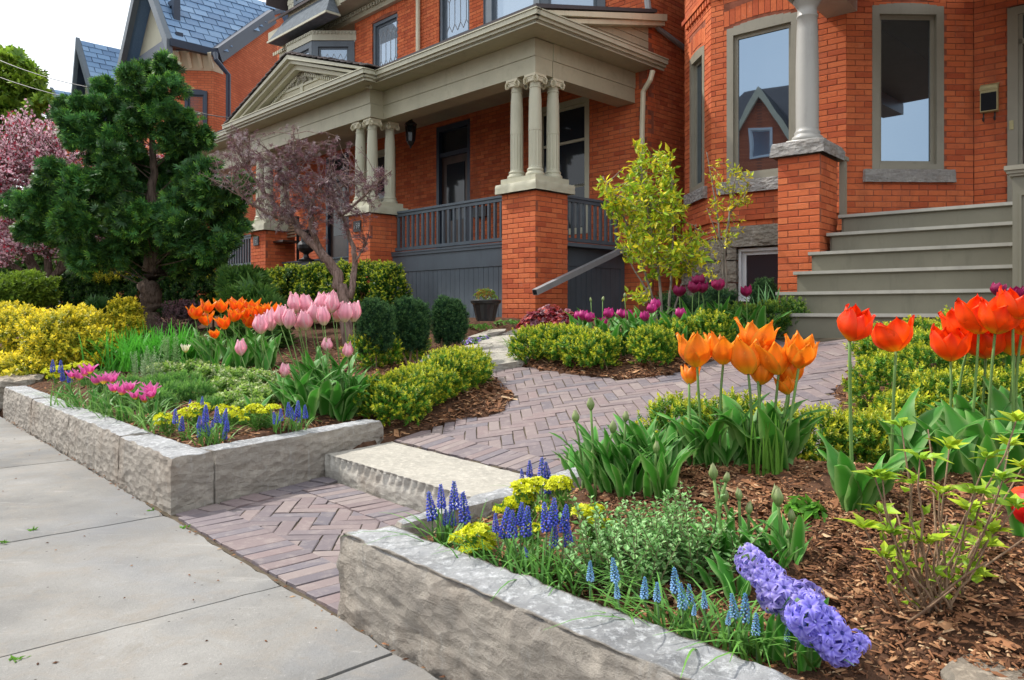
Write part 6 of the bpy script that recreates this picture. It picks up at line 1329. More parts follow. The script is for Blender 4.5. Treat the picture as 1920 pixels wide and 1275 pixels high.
pk = [(490,606),(508,600),(526,590),(541,596),(560,601),(573,599),(555,567),(577,570),(589,584),(601,566),(622,566),(608,590),(631,583),(646,584),(663,583)]
tulips(PINK, pk, lambda i, x, y: (530 + (x - 480) * .80 + jt(8), 755 + jt(22)), 38, 'tall pale pink tulip', 'tall pale pink tulips', 'mid', 4, .40, tilt=.08)
tulips(PINK, [(452, 651, 30), (534, 693, 25), (614, 645, 26), (652, 656, 26)], lambda i, x, y: ({0: 478, 1: 540, 2: 616, 3: 655}[i], 775 + jt(10)), 28, 'short half-closed pink tulip', 'short pink tulips below the tall ones', 'mid', 2, .26, tilt=.08)
for k in range(9):                                           # broad floppy leaves at the foot of the pink tulips
    G = ground(560 + k * 17, 782 + jt(10)); t = thing('tulip_leaves', f'clump of broad arching leaves at the foot of the pink tulips, {ORDN[k]} from the left', 'leaves', G, 'leaf clumps of the pink tulips')
    leaves(t, 3, 'flop', .36); leaves(t, 2, 'broad', .36)
og_ = [(365,584),(388,573),(414,572),(387,596),(445,570),(471,572),(438,589),(457,585),(480,582),(496,579),(512,580),(422,603),(469,600),(404,625,18)]
tulips(ORG_, og_, lambda i, x, y: (x * .85 + 75 + jt(6), 690 + jt(16)), 27, 'small orange lily-shaped tulip', 'small orange tulips', 'mid', 4, .46, tilt=.12)
ap_ = [(1307,654,64),(1356,650,62),(1292,700,36),(1417,630,60),(1403,668,64),(1426,694,50),(1460,667,66),(1498,657,60),(1481,690,58),(1477,719,38)]
tulips(APR, ap_, lambda i, x, y: ({0: 1322, 1: 1352, 2: 1305, 3: 1425, 4: 1405, 5: 1415, 6: 1440, 7: 1468, 8: 1455, 9: 1462}[i], 878 + jt(9)), 60, 'apricot-orange lily-flowered tulip', 'apricot-orange tulips in the right bed', 'broad', 2, .29, tilt=.16, r=.0042)
rd_ = [(1593,603,64),(1680,627,60),(1782,644,60),(1817,610,66),(1848,632,70),(1866,592,62),(1903,630,68),(1915,594,62),(1899,572,56),(1835,590,66)]
tulips(RED, rd_, lambda i, x, y: ({0: 1600, 1: 1672, 2: 1765, 3: 1800, 4: 1830, 5: 1850, 6: 1885, 7: 1912, 8: 1900, 9: 1815}[i], {0: 945, 1: 880}.get(i, 860) + jt(12)), 62, 'scarlet open tulip', 'scarlet tulips at the right edge', 'broad', 3, .29, tilt=.16, r=.0045)
tulips(DPUR, [(1868,541,24),(1892,552,24),(1910,548,24)], lambda i, x, y: (x, 700), 24, 'dark plum tulip above the scarlet ones', 'dark plum tulips above the scarlet ones', 'mid', 2, .3)
pu_ = [(1093,590),(1131,603),(1141,586),(1162,589),(1178,589),(1210,592),(1221,577),(1229,569),(1277,586),(1104,594),(1085,592)]
tulips(PUR, pu_, lambda i, x, y: (x, 668 + jt(8)), 20, 'magenta tulip in the island bed', 'magenta tulips in the island bed', 'mid', 3, .44, tilt=.12, r=.004)
dp_ = [(1274,545),(1299,538),(1316,538),(1311,525),(1348,533),(1400,545)]
tulips(DPUR, dp_, lambda i, x, y: (x, 655 + jt(6)), 21, 'tall dark magenta tulip behind the island bed', 'tall dark magenta tulips by the stairs', 'mid', 3, .34, tilt=.12, r=.004)
for k, x in enumerate((1110, 1135, 1155, 1172, 1190, 1210, 1232, 1252, 1280, 1300, 1322, 1345, 1370, 1400, 1425)):
    G = ground(x, 662 if x < 1300 else 645); t = thing('tulip_leaves', f'upright clump of tulip leaves in the island bed, {ORDN[k]} from the left', 'leaves', G, 'leaf clumps in the island bed'); leaves(t, 8, 'mid', .46)
tulips(BUD, [(1171, 553, 10), (1130, 560, 10), (1108, 562, 9)], lambda i, x, y: (x, 668), 10, 'closed green tulip bud in the island bed', 'tulip buds in the island bed', 'mid', 2, .3)
sp_ = [(135,701,16),(147,702,20),(158,694,22),(168,690,20),(181,711,20),(194,708,22),(209,707,22),(215,725,20),(227,729,22),(241,723,22),(254,738,20),(271,743,22),(285,732,26),(278,727,24)]
tulips(SPEC, sp_, lambda i, x, y: (x + jt(5) + 4, 772 + (x - 135) * .17 + jt(6)), 22, 'short magenta and yellow species tulip', 'short magenta and yellow tulips along the left curb', 'thin', 4, .26, tilt=.15, r=.003)
tulips(WHT, [(348, 652, 17)], lambda i, x, y: (352, 700), 17, 'single cream narcissus behind the left bed', None, 'thin', 4, .3, cat='narcissus', name='narcissus', ordn=False)
tulips(BUD, [(1339,884,30),(1361,894,22),(1359,926,34),(1386,927,24),(1404,952,24),(1459,929,38),(1485,966,28),(1477,1001,18),(1496,999,20)], lambda i, x, y: ({0: 1365, 1: 1372, 2: 1368, 3: 1395, 4: 1412, 5: 1458, 6: 1480, 7: 1470, 8: 1492}[i], {5: 1040}.get(i, 1050) + jt(10)), 26, 'pale closed tulip bud in the mulch', 'closed tulip buds in the mulch', 'mid', 2, .17, tilt=.1, r=.004)
tulips(BUD, [(1108,756,26),(1080,780,26),(1148,800,24),(1230,838,24),(1115,850,24),(1245,872,26),(1172,780,22)], lambda i, x, y: ({0: 1118, 1: 1095, 2: 1150, 3: 1215, 4: 1135, 5: 1235, 6: 1175}[i], 925 + jt(12)), 24, 'green tulip bud in the leafy clump beside the box hedge', 'green tulip buds beside the near box hedge', 'mid', 3, .22, tilt=.1, r=.0042)
for k in range(18):
    G = ground(1075 + k * 10.5, 915 + jt(28)); t = thing('tulip_leaves', f'clump of fresh green tulip leaves beside the near box hedge, {ORDN[k]} from the left', 'leaves', G, 'tulip leaf clumps beside the near box hedge'); leaves(t, 6, 'mid', .25)
for k, (x, y, n, kd, ln) in enumerate(((1330, 872, 5, 'broad', .29), (1375, 874, 4, 'broad', .26), (1420, 872, 4, 'broad', .25), (1465, 872, 4, 'broad', .25), (1500, 868, 3, 'broad', .25), (1600, 955, 5, 'broad', .26), (1625, 945, 3, 'broad', .22), (1740, 905, 4, 'broad', .26), (1790, 890, 5, 'broad', .28), (1830, 885, 4, 'broad', .28), (1870, 880, 5, 'broad', .28), (1905, 890, 4, 'broad', .27), (1700, 880, 3, 'mid', .24), (1850, 920, 3, 'broad', .22), (1420, 1080, 3, 'mid', .15), (1450, 1090, 3, 'mid', .15))):
    t = thing('tulip_leaves', f'broad green tulip leaves rising from the right bed, {ORDN[k]} clump in the row', 'leaves', ground(x, y), 'broad tulip leaf clumps in the right bed'); t['label'] = f'clump of broad tulip leaves in the right bed, ' + ('under the apricot tulips' if k < 5 else 'under the lone scarlet tulip' if k < 7 else 'under the scarlet group' if k < 14 else 'beside the pale buds') + f', {ORDN[k - (0 if k < 5 else 5 if k < 7 else 7 if k < 14 else 14)]} from the left'; leaves(t, n, kd, ln)
for k, (x, y, n, ln) in enumerate(((1335, 1060, 4, .15), (1365, 1070, 5, .17), (1392, 1075, 4, .16), (1425, 1088, 4, .15), (1455, 1060, 4, .16), (1482, 1075, 3, .15), (1385, 1130, 4, .14), (1350, 1120, 3, .13))):
    t = thing('tulip_leaves', f'clump of tulip leaves round the pale closed buds, {ORDN[sorted([1335, 1365, 1392, 1425, 1455, 1482, 1385, 1350]).index(x)]} from the left', 'leaves', ground(x, y), 'leaf clumps round the pale buds'); leaves(t, n, 'mid' if k % 2 else 'broad', ln)
# thin rush-like leaves in the middle of the apricot group
def blades(P, n, h, w, c, lean=.25, spread=.05, geo=None, curl=.4):
    g = geo or Geo()
    for i in range(n):
        a = random.uniform(0, 6.28); b = P + np.array([R.normal(0, spread), R.normal(0, spread), 0]); b[2] = P[2]; L = h * random.uniform(.65, 1.1); d = np.array([math.cos(a), math.sin(a), 0]); k = 6; V = []; C = []; ln = lean * random.uniform(.2, 1.6); side = np.array([-d[1], d[0], 0])
        for j in range(k + 1):
            t = j / k; p = b + d * L * (ln * t + curl * ln * t ** 3) + np.array([0, 0, L * t * (1 - .45 * ln * t * t)]); ww = w * (1 - t ** 2.2) * .5 + .0006; V += [p - side * ww, p + side * ww * 1.0]; C += [np.array(c) * (.85 + .3 * t)] * 2
        g.add(V, None, [(2 * j, 2 * j + 1, 2 * j + 3, 2 * j + 2) for j in range(k)], C)
    return g
t = thing('rush_leaves', 'upright thin bright green leaves in front of the apricot tulips', 'leaves', ground(1440, 893)); g = Geo()
for x in (1412, 1428, 1440, 1452, 1464): blades(ground(x, 893), 6, .22, .008, (.16, .36, .05), .12, .012, g)
part('blades', g, M['tleaf'], t, True)
# drooping scarlet bloom at the right edge
G = ground(1918, 1010); t = thing('tulip', 'fallen scarlet tulip bloom hanging low at the right edge', 'tulip', G, 'scarlet tulips at the right edge'); tip = at(1897, 935, G[1]); tip[2] += .02; stem(t, G, tip, .005); obj('bloom', CRIM, t, tip - G, (2.2, .5, 1), (.09, .09, .105)); leaves(t, 2, 'mid', .2)

# ------------------------------------------------------------------ grape hyacinths
def muscari(seed, c, ctop):
    rg = np.random.default_rng(seed); g = Geo(); n = 64; bell = np.array([(0, 0, -.5)] + [(.46 * math.cos(a), .46 * math.sin(a), .05) for a in np.arange(6) * math.pi / 3] + [(.22 * math.cos(a), .22 * math.sin(a), .52) for a in np.arange(6) * math.pi / 3]); T = [(0, 1 + (i + 1) % 6, 1 + i) for i in range(6)]; Q = [(1 + i, 1 + (i + 1) % 6, 7 + (i + 1) % 6, 7 + i) for i in range(6)]
    for i in range(n):
        t = i / n; z = t ** 1.05; r = .155 * (1 - .80 * t ** 1.6) * (.75 + .25 * min(1, t * 8)); a = i * 2.4; s = .120 * (1 - .50 * t); d = np.array([math.cos(a), math.sin(a), -.55 + 1.1 * t]); d /= np.linalg.norm(d); x = np.cross(d, [0, 0, 1.]); x /= np.linalg.norm(x); y = np.cross(d, x)
        v = (bell[:, :1] * x + bell[:, 1:2] * y + bell[:, 2:] * d) * s + np.array([math.cos(a) * r, math.sin(a) * r, z]); cc = (np.array(c) * (1 - t) + np.array(ctop) * t) * (1 + rg.normal(0, .12)); C = np.tile(cc, (13, 1)); C[7:] = C[7:] * .8 + .12; g.add(v, T, Q, C)
    g.tube([(0, 0, -.05), (0, 0, .98)], .035, 5, c=(.12, .2, .2)); return g.mesh('flower_spike', M['petal'], smooth=True)
MB = [muscari(s, (.075, .11, .66), (.14, .18, .78)) for s in range(3)]; ML = [muscari(s + 5, (.36, .60, .90), (.16, .44, .74)) for s in range(3)]
def grape(pts, kind, base, h, desc, group, ln=.17):
    order = sorted(range(len(pts)), key=lambda i: pts[i][0]); n = len(pts)
    for rank, i in enumerate(order):
        x, y = pts[i][:2]; hp = pts[i][2] if len(pts[i]) > 2 else h; G = ground(*base(i, x, y)); Z = G[1]; tip = at(x, y + hp / 2, Z); H = hp * Z / F_PX * 1.16
        t = thing('grape_hyacinth', f'{desc}, {ORDN[rank]} from the left', 'flower', G, group); stem(t, G - (0, 0, .02), tip, .0024, (.14, .26, .10), .008, 5, 5); obj('flower_spike', random.choice(kind), t, tip - G, (random.gauss(0, .10), random.gauss(0, .10), random.uniform(0, 6)), (H * 1.05, H * 1.05, H)); g = blades(G.copy(), 5, ln, .0075, (.13, .30, .05), .75, .012); part('leaves', g, M['tleaf'], t, True)
grape([(99,687),(114,688),(118,704),(131,707)], MB, lambda i, x, y: (x + 3, 752), 20, 'blue grape hyacinth at the far end of the left bed', 'far blue grape hyacinths')
grape([(329,782,24),(340,796,24),(356,761,18),(379,752,14),(373,793,20),(374,809,20),(385,777,28),(385,796,24),(397,799,18),(407,779,26),(418,782,26),(425,797,22),(421,812,22),(393,808,18)], MB, lambda i, x, y: (x * .7 + 118 + jt(6), 833 + jt(8) - (25 if y < 765 else 0)), 24, 'blue grape hyacinth in the left curb corner', 'blue grape hyacinths in the left curb corner')
grape([(517,785,20),(527,779,20),(541,769,24),(550,777,22),(558,768,26),(573,773,22),(561,783,18)], MB, lambda i, x, y: (x, 812 + jt(5)), 22, 'deep blue grape hyacinth by the left return stone', 'blue grape hyacinths by the left return stone')
grape([(811,951,46),(828,933,38),(852,931,44),(872,955,50),(835,971,26),(849,968,34)], MB, lambda i, x, y: (835 + (x - 840) * .5, 1022 + jt(6)), 40, 'blue grape hyacinth nearest the right stone corner', 'blue grape hyacinths at the right curb corner', .15)
grape([(930,982,30),(945,984,48),(961,986,44),(975,966,36),(986,980,48),(1025,973,46),(1037,961,44),(1038,1004,40),(1057,975,44),(1066,1004,42),(990,1036,16)], MB, lambda i, x, y: (x * .8 + 205 + jt(6), 1068 + (x - 930) * .2 + jt(8)), 44, 'blue grape hyacinth in the dense middle clump', 'blue grape hyacinths in the middle clump', .16)
grape([(979,891,20),(993,880,28),(1016,882,38),(1028,886,32),(1027,910,30)], MB, lambda i, x, y: (x, 965 + jt(6)), 30, 'deep blue grape hyacinth behind the yellow spurge', 'blue grape hyacinths behind the spurge', .15)
grape([(1107,1073,32),(1154,1071,38),(1158,1108,26),(1208,1104,34),(1232,1110,32),(1267,1088,42),(1280,1121,40),(1294,1115,34),(1301,1143,20),(1321,1126,28),(1365,1160,22),(1378,1138,38),(1397,1143,46),(1417,1171,36),(1476,1190,24),(1521,1194,20)], ML, lambda i, x, y: (x + 6 + jt(5), min(1262, y + 88 + jt(8))), 34, 'pale sky-blue grape hyacinth along the right curb', 'pale blue grape hyacinths', .15)
# ------------------------------------------------------------------ spurge
CUP = leafT(.85, .14, .05, (.62, .66, .02), (.78, .74, .03), 2)
def cupT(seed):
    V = []; T = []; C = []; k = 0
    for i in range(5):
        a = i * 1.257 + seed; c_, s_ = math.cos(a), math.sin(a); v = CUP[0] * (.9, 1, 1); v = np.stack([v[:, 0] * c_ - v[:, 1] * s_, v[:, 0] * s_ + v[:, 1] * c_, v[:, 2] + v[:, 1] * .35], -1)
        V.append(v[:, [0, 2, 1]] * (1, 1, -1) if False else v); T.append(CUP[1] + k); C.append(CUP[3]); k += 5
    return np.vstack(V), np.vstack(T), None, np.vstack(C)
CT = [cupT(0), cupT(.5)]
SPL = [leafT(.22, .05, -.1, (.10, .26, .04), (.16, .34, .05))]
def spurge(heads, Gpx, desc, group=None):
    G = ground(*Gpx); t = thing('spurge', desc, 'spurge', G, group); lf = Geo(); stg = Geo()
    for (x, y, r) in heads:
        Z = G[1] + jt(.04); c = at(x, y, Z); r_ = r * Z / F_PX; n = int(16 + r * 1.9); g = Geo(); P, D, _ = on_ell(c, (r_, r_, r_ * .55), n, .85, top=-.1, rough=.2); s = np.full(n, min(.014, r_ * .34)) * (1 + R.normal(0, .2, n)); d = nrm(D + R.normal(0, .3, D.shape) + (0, 0, .5)); b = basis(d); Mx = sc_(np.stack([b[:, :, 0], b[:, :, 2], b[:, :, 1]], -1), s); g.inst(CT[0], Mx, P, np.full((n, 3), 1.) * (1 + R.normal(0, .12, (n, 1)))); part('flower_head', g, M['leaf'], t)
        b0 = G + np.array([jt(.03), jt(.03), -.01]); stg.tube(bez(b0, (b0 + c) / 2 + (0, 0, .02), c - (0, 0, r_ * .3), 5), .0035, 5, c=(.3, .34, .1)); k = 34; ts = R.random(k) * .85 + .1; p = b0 + (c - b0) * ts[:, None] + R.normal(0, .010, (k, 3)); d = nrm(R.normal(size=(k, 3)) + (0, 0, .7)); lf.inst(SPL[0], sc_(basis(d), .040 * (1 + R.normal(0, .2, k))), p)
    part('foliage', lf, M['leaf'], t); part('stems', stg, M['leaf'], t)
spurge([(868, 1010, 20), (893, 998, 24), (905, 1022, 22), (880, 1030, 16), (922, 1008, 12)], (900, 1062), 'bright yellow-green spurge on the inner edge of the right curb', 'spurges')
spurge([(965, 944, 20), (940, 955, 14), (985, 935, 18), (985, 915, 26), (1010, 905, 16), (975, 925, 12)], (985, 985), 'yellow-green spurge beneath the grape hyacinths near the return stone', 'spurges')
spurge([(1050, 905, 20), (1035, 915, 14), (1062, 915, 12)], (1050, 975), 'small yellow-green spurge beside the tulip buds', 'spurges')
spurge([(1095, 960, 20), (1115, 955, 16), (1112, 975, 15), (1140, 985, 18), (1128, 990, 12)], (1120, 1040), 'yellow-green spurge between the catmint and the tulip leaves', 'spurges')
spurge([(1005, 992, 16), (1015, 955, 12)], (1005, 1045), 'yellow spurge heads hidden behind the dense blue clump', 'spurges')
spurge([(307, 784, 16), (325, 792, 10), (300, 795, 9)], (318, 820), 'spurge at the left curb corner left of the grape hyacinths', 'spurges')
spurge([(350, 775, 17), (375, 765, 18), (365, 778, 12), (345, 785, 10)], (365, 812), 'spurge above the left corner grape hyacinths', 'spurges')
spurge([(430, 773, 19), (415, 765, 12), (445, 780, 11)], (430, 812), 'spurge in the middle of the left bed front', 'spurges')
spurge([(465, 775, 14), (478, 766, 14), (492, 773, 12), (459, 787, 9), (512, 766, 13)], (480, 808), 'spurge beside the return stone under the pink tulips', 'spurges')
spurge([(92, 698, 14), (115, 694, 16), (140, 688, 15), (100, 708, 12), (160, 684, 12)], (125, 740), 'wide spurge at the far left end of the stone curb', 'spurges')
# ------------------------------------------------------------------ catmint
def uprights(name, label, cat, foots, h, tplf, n, size, c, group=None, lean=.25, mat='leaf', stemc='leaf', hh=None):
    Gs = [ground(*f) for f in foots]; t = thing(name, label, cat, Gs[0], group); lf = Geo(); sg = Geo()
    for i in range(n):
        G = Gs[i % len(Gs)] + np.array([R.normal(0, .035), R.normal(0, .035), -.01]); H = h * random.uniform(.55, 1.15); tip = G + np.array([R.normal(0, lean) * H, R.normal(0, lean) * H, H]); pp = bez(G, (G + tip) / 2 + R.normal(0, .01, 3), tip, 6); sg.tube(pp, np.linspace(.0028, .0014, 6), 4, c=c)
        k = int(H / .0135); ts = np.linspace(.12, 1, k); idx = ts * 5; lo = np.floor(idx).astype(int).clip(0, 4); fr = (idx - lo)[:, None]; P = pp[lo] * (1 - fr) + pp[lo + 1] * fr
        for sgn in (0, math.pi):
            a = np.arange(k) * 1.57 + sgn; d = nrm(np.stack([np.cos(a), np.sin(a), np.full(k, .45 + .5 * ts)], -1) + R.normal(0, .15, (k, 3))); s = size * (1 - .55 * ts) * (1 + R.normal(0, .15, k)); q = R.integers(0, len(tplf)); lf.inst(tplf[q], sc_(basis(d, np.array([0, 0, 1.]) + R.normal(0, .2, (k, 3))), s), P)
    part('foliage', lf, M[mat], t); part('stems', sg, M[stemc], t); return t
CAT = [leafT(.72, .10, -.15, (.15, .36, .09), (.28, .50, .19)), leafT(.7, .12, -.1, (.22, .44, .13), (.38, .58, .27))]
uprights('catmint', 'grey-green downy catmint mound between the blue and pale blue grape hyacinths', 'catmint', [(1130, 1095), (1180, 1090), (1230, 1085), (1280, 1090), (1150, 1060), (1210, 1050), (1260, 1050), (1310, 1080), (1190, 1115)], .17, CAT, 170, .034, (.25, .22, .12), lean=.38)
uprights('catmint', 'two tall grey-green catmint sprigs standing behind the mound', 'catmint', [(1270, 1060), (1285, 1055)], .24, CAT, 11, .032, (.25, .18, .12), lean=.10)
uprights('catmint', 'small grey-green catmint tuft at the foot of the pale tulip buds', 'catmint', [(1345, 1060), (1330, 1085)], .12, CAT, 18, .03, (.25, .22, .12), lean=.35)
# ------------------------------------------------------------------ left bed ground cover
FINE = [sprigT(20, .24, .05, 45, 1, (.10, .28, .05), (.24, .48, .09), .5, 2, seed=90), sprigT(20, .24, .05, 45, 1, (.11, .3, .07), (.30, .50, .16), .5, 2, seed=91)]
VAR = [sprigT(9, .42, .26, 62, 1, (.12, .28, .04), (.66, .70, .40), .7, 3, seed=92), sprigT(9, .42, .26, 62, 1, (.14, .32, .04), (.36, .52, .10), .7, 3, seed=93)]
def gb(x, y, rx, ry, h=0.0):
    G = ground(x, y); Z = G[1]; return (G + np.array([0, 0, ry * Z / F_PX * .6]), (rx * Z / F_PX, rx * Z / F_PX * .8, ry * Z / F_PX))
shrub('lavender', 'fine-leaved green mound behind the magenta species tulips', 'plant', [gb(225, 755, 30, 22), gb(260, 765, 32, 24), gb(300, 770, 32, 22), gb(200, 735, 26, 20), gb(175, 722, 24, 16), gb(245, 735, 30, 18)], FINE, 2300, .075, 'fine green ground cover mounds', up=.6, stems=0)
shrub('lavender', 'fine-leaved green mound in the centre of the left bed', 'plant', [gb(330, 755, 36, 22), gb(370, 748, 36, 20), gb(300, 735, 36, 18), gb(345, 725, 36, 16)], FINE, 1700, .075, 'fine green ground cover mounds', up=.6, stems=0)
shrub('lavender', 'fine-leaved tuft behind the left corner grape hyacinths', 'plant', [gb(430, 800, 26, 14), gb(395, 770, 26, 16), gb(470, 795, 30, 14), gb(500, 800, 26, 14)], FINE, 900, .06, 'fine green ground cover mounds', up=.6, stems=0)
shrub('variegated_creeper', 'low cream-variegated creeper in front of the orange tulips', 'plant', [gb(400, 712, 36, 16), gb(445, 718, 36, 16), gb(490, 722, 30, 16), gb(365, 700, 30, 14), gb(420, 735, 36, 14), gb(470, 745, 34, 14), gb(310, 705, 34, 14)], VAR, 1300, .075, None, up=.55, stems=0)
shrub('variegated_creeper', 'sparse cream-variegated creeper left of the pink tulip leaves', 'plant', [gb(430, 760, 30, 14), gb(500, 755, 28, 16), gb(470, 770, 26, 12), gb(520, 740, 24, 16)], VAR, 500, .07, None, up=.55, stems=0)
uprights('silver_spire', 'pale silver-green leafy spire left of centre in the left bed', 'plant', [(262, 712), (275, 715), (290, 712)], .30, [leafT(.22, .05, -.05, (.22, .36, .16), (.42, .52, .34))], 16, .055, (.3, .4, .2), 'silvery leafy spires', lean=.12)
uprights('silver_spire', 'pale silver-green leafy spire nearer the orange tulips', 'plant', [(318, 700), (326, 698)], .42, [leafT(.22, .05, -.05, (.18, .36, .12), (.38, .52, .26))], 9, .065, (.3, .4, .2), 'silvery leafy spires', lean=.10)
def grassy(name, label, pts, n, h, w, c, lean=.5, spread=.06, group=None, cat='grass clump'):
    Gs = [ground(*p) for p in pts]; t = thing(name, label, cat, Gs[0], group); g = Geo()
    for G in Gs: blades(G, n, h, w, c, lean, spread, g)
    part('blades', g, M['tleaf'], t, True)
grassy('daylily_clump', 'lush bright green arching daylily leaves beside the golden shrub', [(225, 690), (245, 694), (268, 696), (290, 694), (312, 690), (335, 688), (240, 680), (300, 680), (350, 684)], 80, .50, .018, (.10, .40, .04), .5, .13)
grassy('daylily_clump', 'green strap leaves between the yews and the box hedge', [(740, 650), (780, 660), (700, 665)], 22, .3, .012, (.12, .28, .05), .5, .08)
grassy('iris_leaves', 'pale upright iris leaves below the basement window', [(1432, 620), (1440, 618)], 9, .5, .028, (.16, .34, .14), .35, .06)
grassy('grass_tuft', 'arching grass tuft at the left end of the island hedge', [(968, 668), (985, 664)], 34, .28, .010, (.20, .36, .07), .8, .05)
grassy('curb_leaves', 'strap leaves spilling over the left curb under the species tulips', [(120, 768), (150, 775), (185, 780), (215, 790), (245, 795), (275, 803), (300, 812)], 16, .24, .010, (.16, .33, .07), .9, .05)
grassy('curb_leaves', 'strap leaves spilling over the inner edge of the right curb', [(860, 1045), (930, 1075), (970, 1090), (1010, 1105), (1040, 1115), (1070, 1120), (1240, 1205), (1300, 1215), (1350, 1228), (1400, 1240)], 14, .17, .007, (.12, .30, .06), .9, .03)
HL = [(1456, 1250, .15), (1478, 1258, .14), (1500, 1272, .13), (1524, 1262, .16), (1440, 1246, .12), (1510, 1268, .15), (1418, 1236, .11)]
for k, (x, y, h) in enumerate(HL):
    t = thing('hyacinth_leaf', f'upright glossy strap leaf in front of the violet hyacinth, {ORDN[sorted(q[0] for q in HL).index(x)]} from the left', 'leaf', ground(x, y), 'strap leaves before the violet hyacinth'); obj('leaf', LV['mid'][k % 5], t, (0, 0, -.01), (jt(.08), -.14, -1.57 + jt(.5)), (h * .9, h * 1.25, h * 1.25))
# ------------------------------------------------------------------ heuchera, violets, kale-ish seedling
def roundleafT(c0, c1, n=9, ruff=.12):
    V = [(0, .0, 0)]; C = [c0]
    for i in range(n): a = (i / (n - 1) - .5) * 5.2; r = .5 + .07 * math.sin(i * 2.9); V.append((math.sin(a) * r, .5 - math.cos(a) * -r * .95 if False else .5 + math.cos(a) * r, ruff * math.sin(i * 2.2))); C.append(c1)
    V.append((0, .5, .06)); C.append(c0); m = len(V) - 1; T = [(m, i, i + 1) for i in range(1, n)] + [(m, 0, 1), (m, n, 0)]; return np.array(V, float), np.array(T), None, np.array(C, float)
HE = [roundleafT((.16, .010, .022), (.26, .025, .045)), roundleafT((.10, .015, .03), (.36, .16, .20)), roundleafT((.32, .03, .03), (.45, .07, .06))]
def rosette(name, label, cat, blobs, tp_, n, size, group=None, mat='leaf'):
    P_, D_ = [], []; t = thing(name, label, cat, blobs[0][0] * (1, 1, 1), group); g = Geo()
    for c, r in blobs:
        k = n // len(blobs); P, D, _ = on_ell(c, r, k, .6, top=-.2); P_.append(P); D_.append(D)
    P, D = np.vstack(P_), np.vstack(D_); nn = nrm(D + (0, 0, .5) + R.normal(0, .35, D.shape)); d = nrm(np.cross(nn, R.normal(size=D.shape))); k_ = R.integers(0, len(tp_), len(P)); s = size * (1 + R.normal(0, .22, len(P))).clip(.5, 1.5)
    for w, T_ in enumerate(tp_): m = k_ == w; g.inst(T_, sc_(basis(d[m], nn[m]), s[m]), P[m])
    part('foliage', g, M[mat], t); return t
rosette('coral_bells', 'burgundy ruffled coral bells at the foot of the front brick pier', 'plant', [gb(1000, 632, 26, 30), gb(1035, 625, 32, 34), gb(1065, 630, 26, 30)], HE, 520, .062)
rosette('coral_bells', 'little red-leaved plant beside the porch skirt', 'plant', [gb(1115, 590, 26, 14), gb(1150, 565, 18, 22)], [roundleafT((.32, .06, .03), (.45, .14, .06)), roundleafT((.25, .13, .05), (.38, .22, .07))], 150, .045)
rosette('pale_astilbe', 'pinkish feathery young plant at the end of the island bed', 'plant', [gb(1385, 640, 20, 30), gb(1410, 640, 18, 26)], [leafT(.4, .1, 0, (.45, .30, .22), (.60, .42, .34))], 420, .04)
rosette('violets', 'tiny mauve violets beside the stepping stones', 'flower', [gb(885, 648, 22, 8), gb(905, 643, 18, 8)], [roundleafT((.10, .22, .05), (.16, .3, .07)), leafT(.8, .1, 0, (.25, .16, .60), (.42, .32, .80))], 160, .035)
rosette('seedling', 'small bright green seedling on the mulch below the apricot tulips', 'plant', [gb(1500, 962, 22, 14), gb(1528, 968, 18, 12)], [leafT(.4, .1, -.2, (.10, .30, .03), (.20, .44, .05))], 80, .04)
rosette('moss_patch', 'green weeds along the foot of the porch near the plant pot', 'plant', [gb(900, 618, 30, 6), gb(955, 612, 30, 8)], [leafT(.5, .1, -.2, (.10, .26, .04), (.18, .34, .05))], 200, .05)
rosette('potted_plant', 'dry rusty plant growing in the black ribbed pot', 'plant', [(pc + (0, 0, .30), (.13, .13, .10))], [leafT(.2, .1, -.2, (.30, .20, .05), (.45, .30, .06)), leafT(.2, .1, -.2, (.15, .28, .05), (.25, .36, .06))], 160, .07)
# ------------------------------------------------------------------ violet hyacinth lying over
def floretT(seed):
    rg = np.random.default_rng(seed); V = []; T = []; C = []; k = 0
    for i in range(6):
        a = i * math.pi / 3; ca2, sa2 = math.cos(a), math.sin(a); n = 4; w = .19
        for j in range(n + 1):
            t = j / n; out = .12 + .62 * t; z = .45 + .20 * math.sin(t * 2.6) - .38 * t ** 3; ww = w * math.sin(math.pi * min(.97, t * .8 + .2)) + .01
            for s_ in (-1, 0, 1): x_, y_ = out, s_ * ww; V.append((x_ * ca2 - y_ * sa2, x_ * sa2 + y_ * ca2, z + (.04 if s_ else 0))); C.append(np.array([.22, .16, .58]) * (1 - abs(s_)) + np.array([.46, .38, .80]) * abs(s_))
        idx = np.arange((n + 1) * 3).reshape(n + 1, 3) + k; T.append(np.stack([idx[:-1, :-1], idx[1:, :-1], idx[1:, 1:], idx[:-1, 1:]], -1).reshape(-1, 4)); k += (n + 1) * 3
    for a in np.arange(6) * math.pi / 3: V.append((.10 * math.cos(a), .10 * math.sin(a), 0)); V.append((.13 * math.cos(a), .13 * math.sin(a), .47)); C += [(.2, .2, .5)] * 2
    q = [(k + 2 * i, k + 2 * ((i + 1) % 6), k + 2 * ((i + 1) % 6) + 1, k + 2 * i + 1) for i in range(6)]; return np.array(V), None, np.vstack(T + [np.array(q)]), np.array(C)
FLO = [floretT(0), floretT(1)]
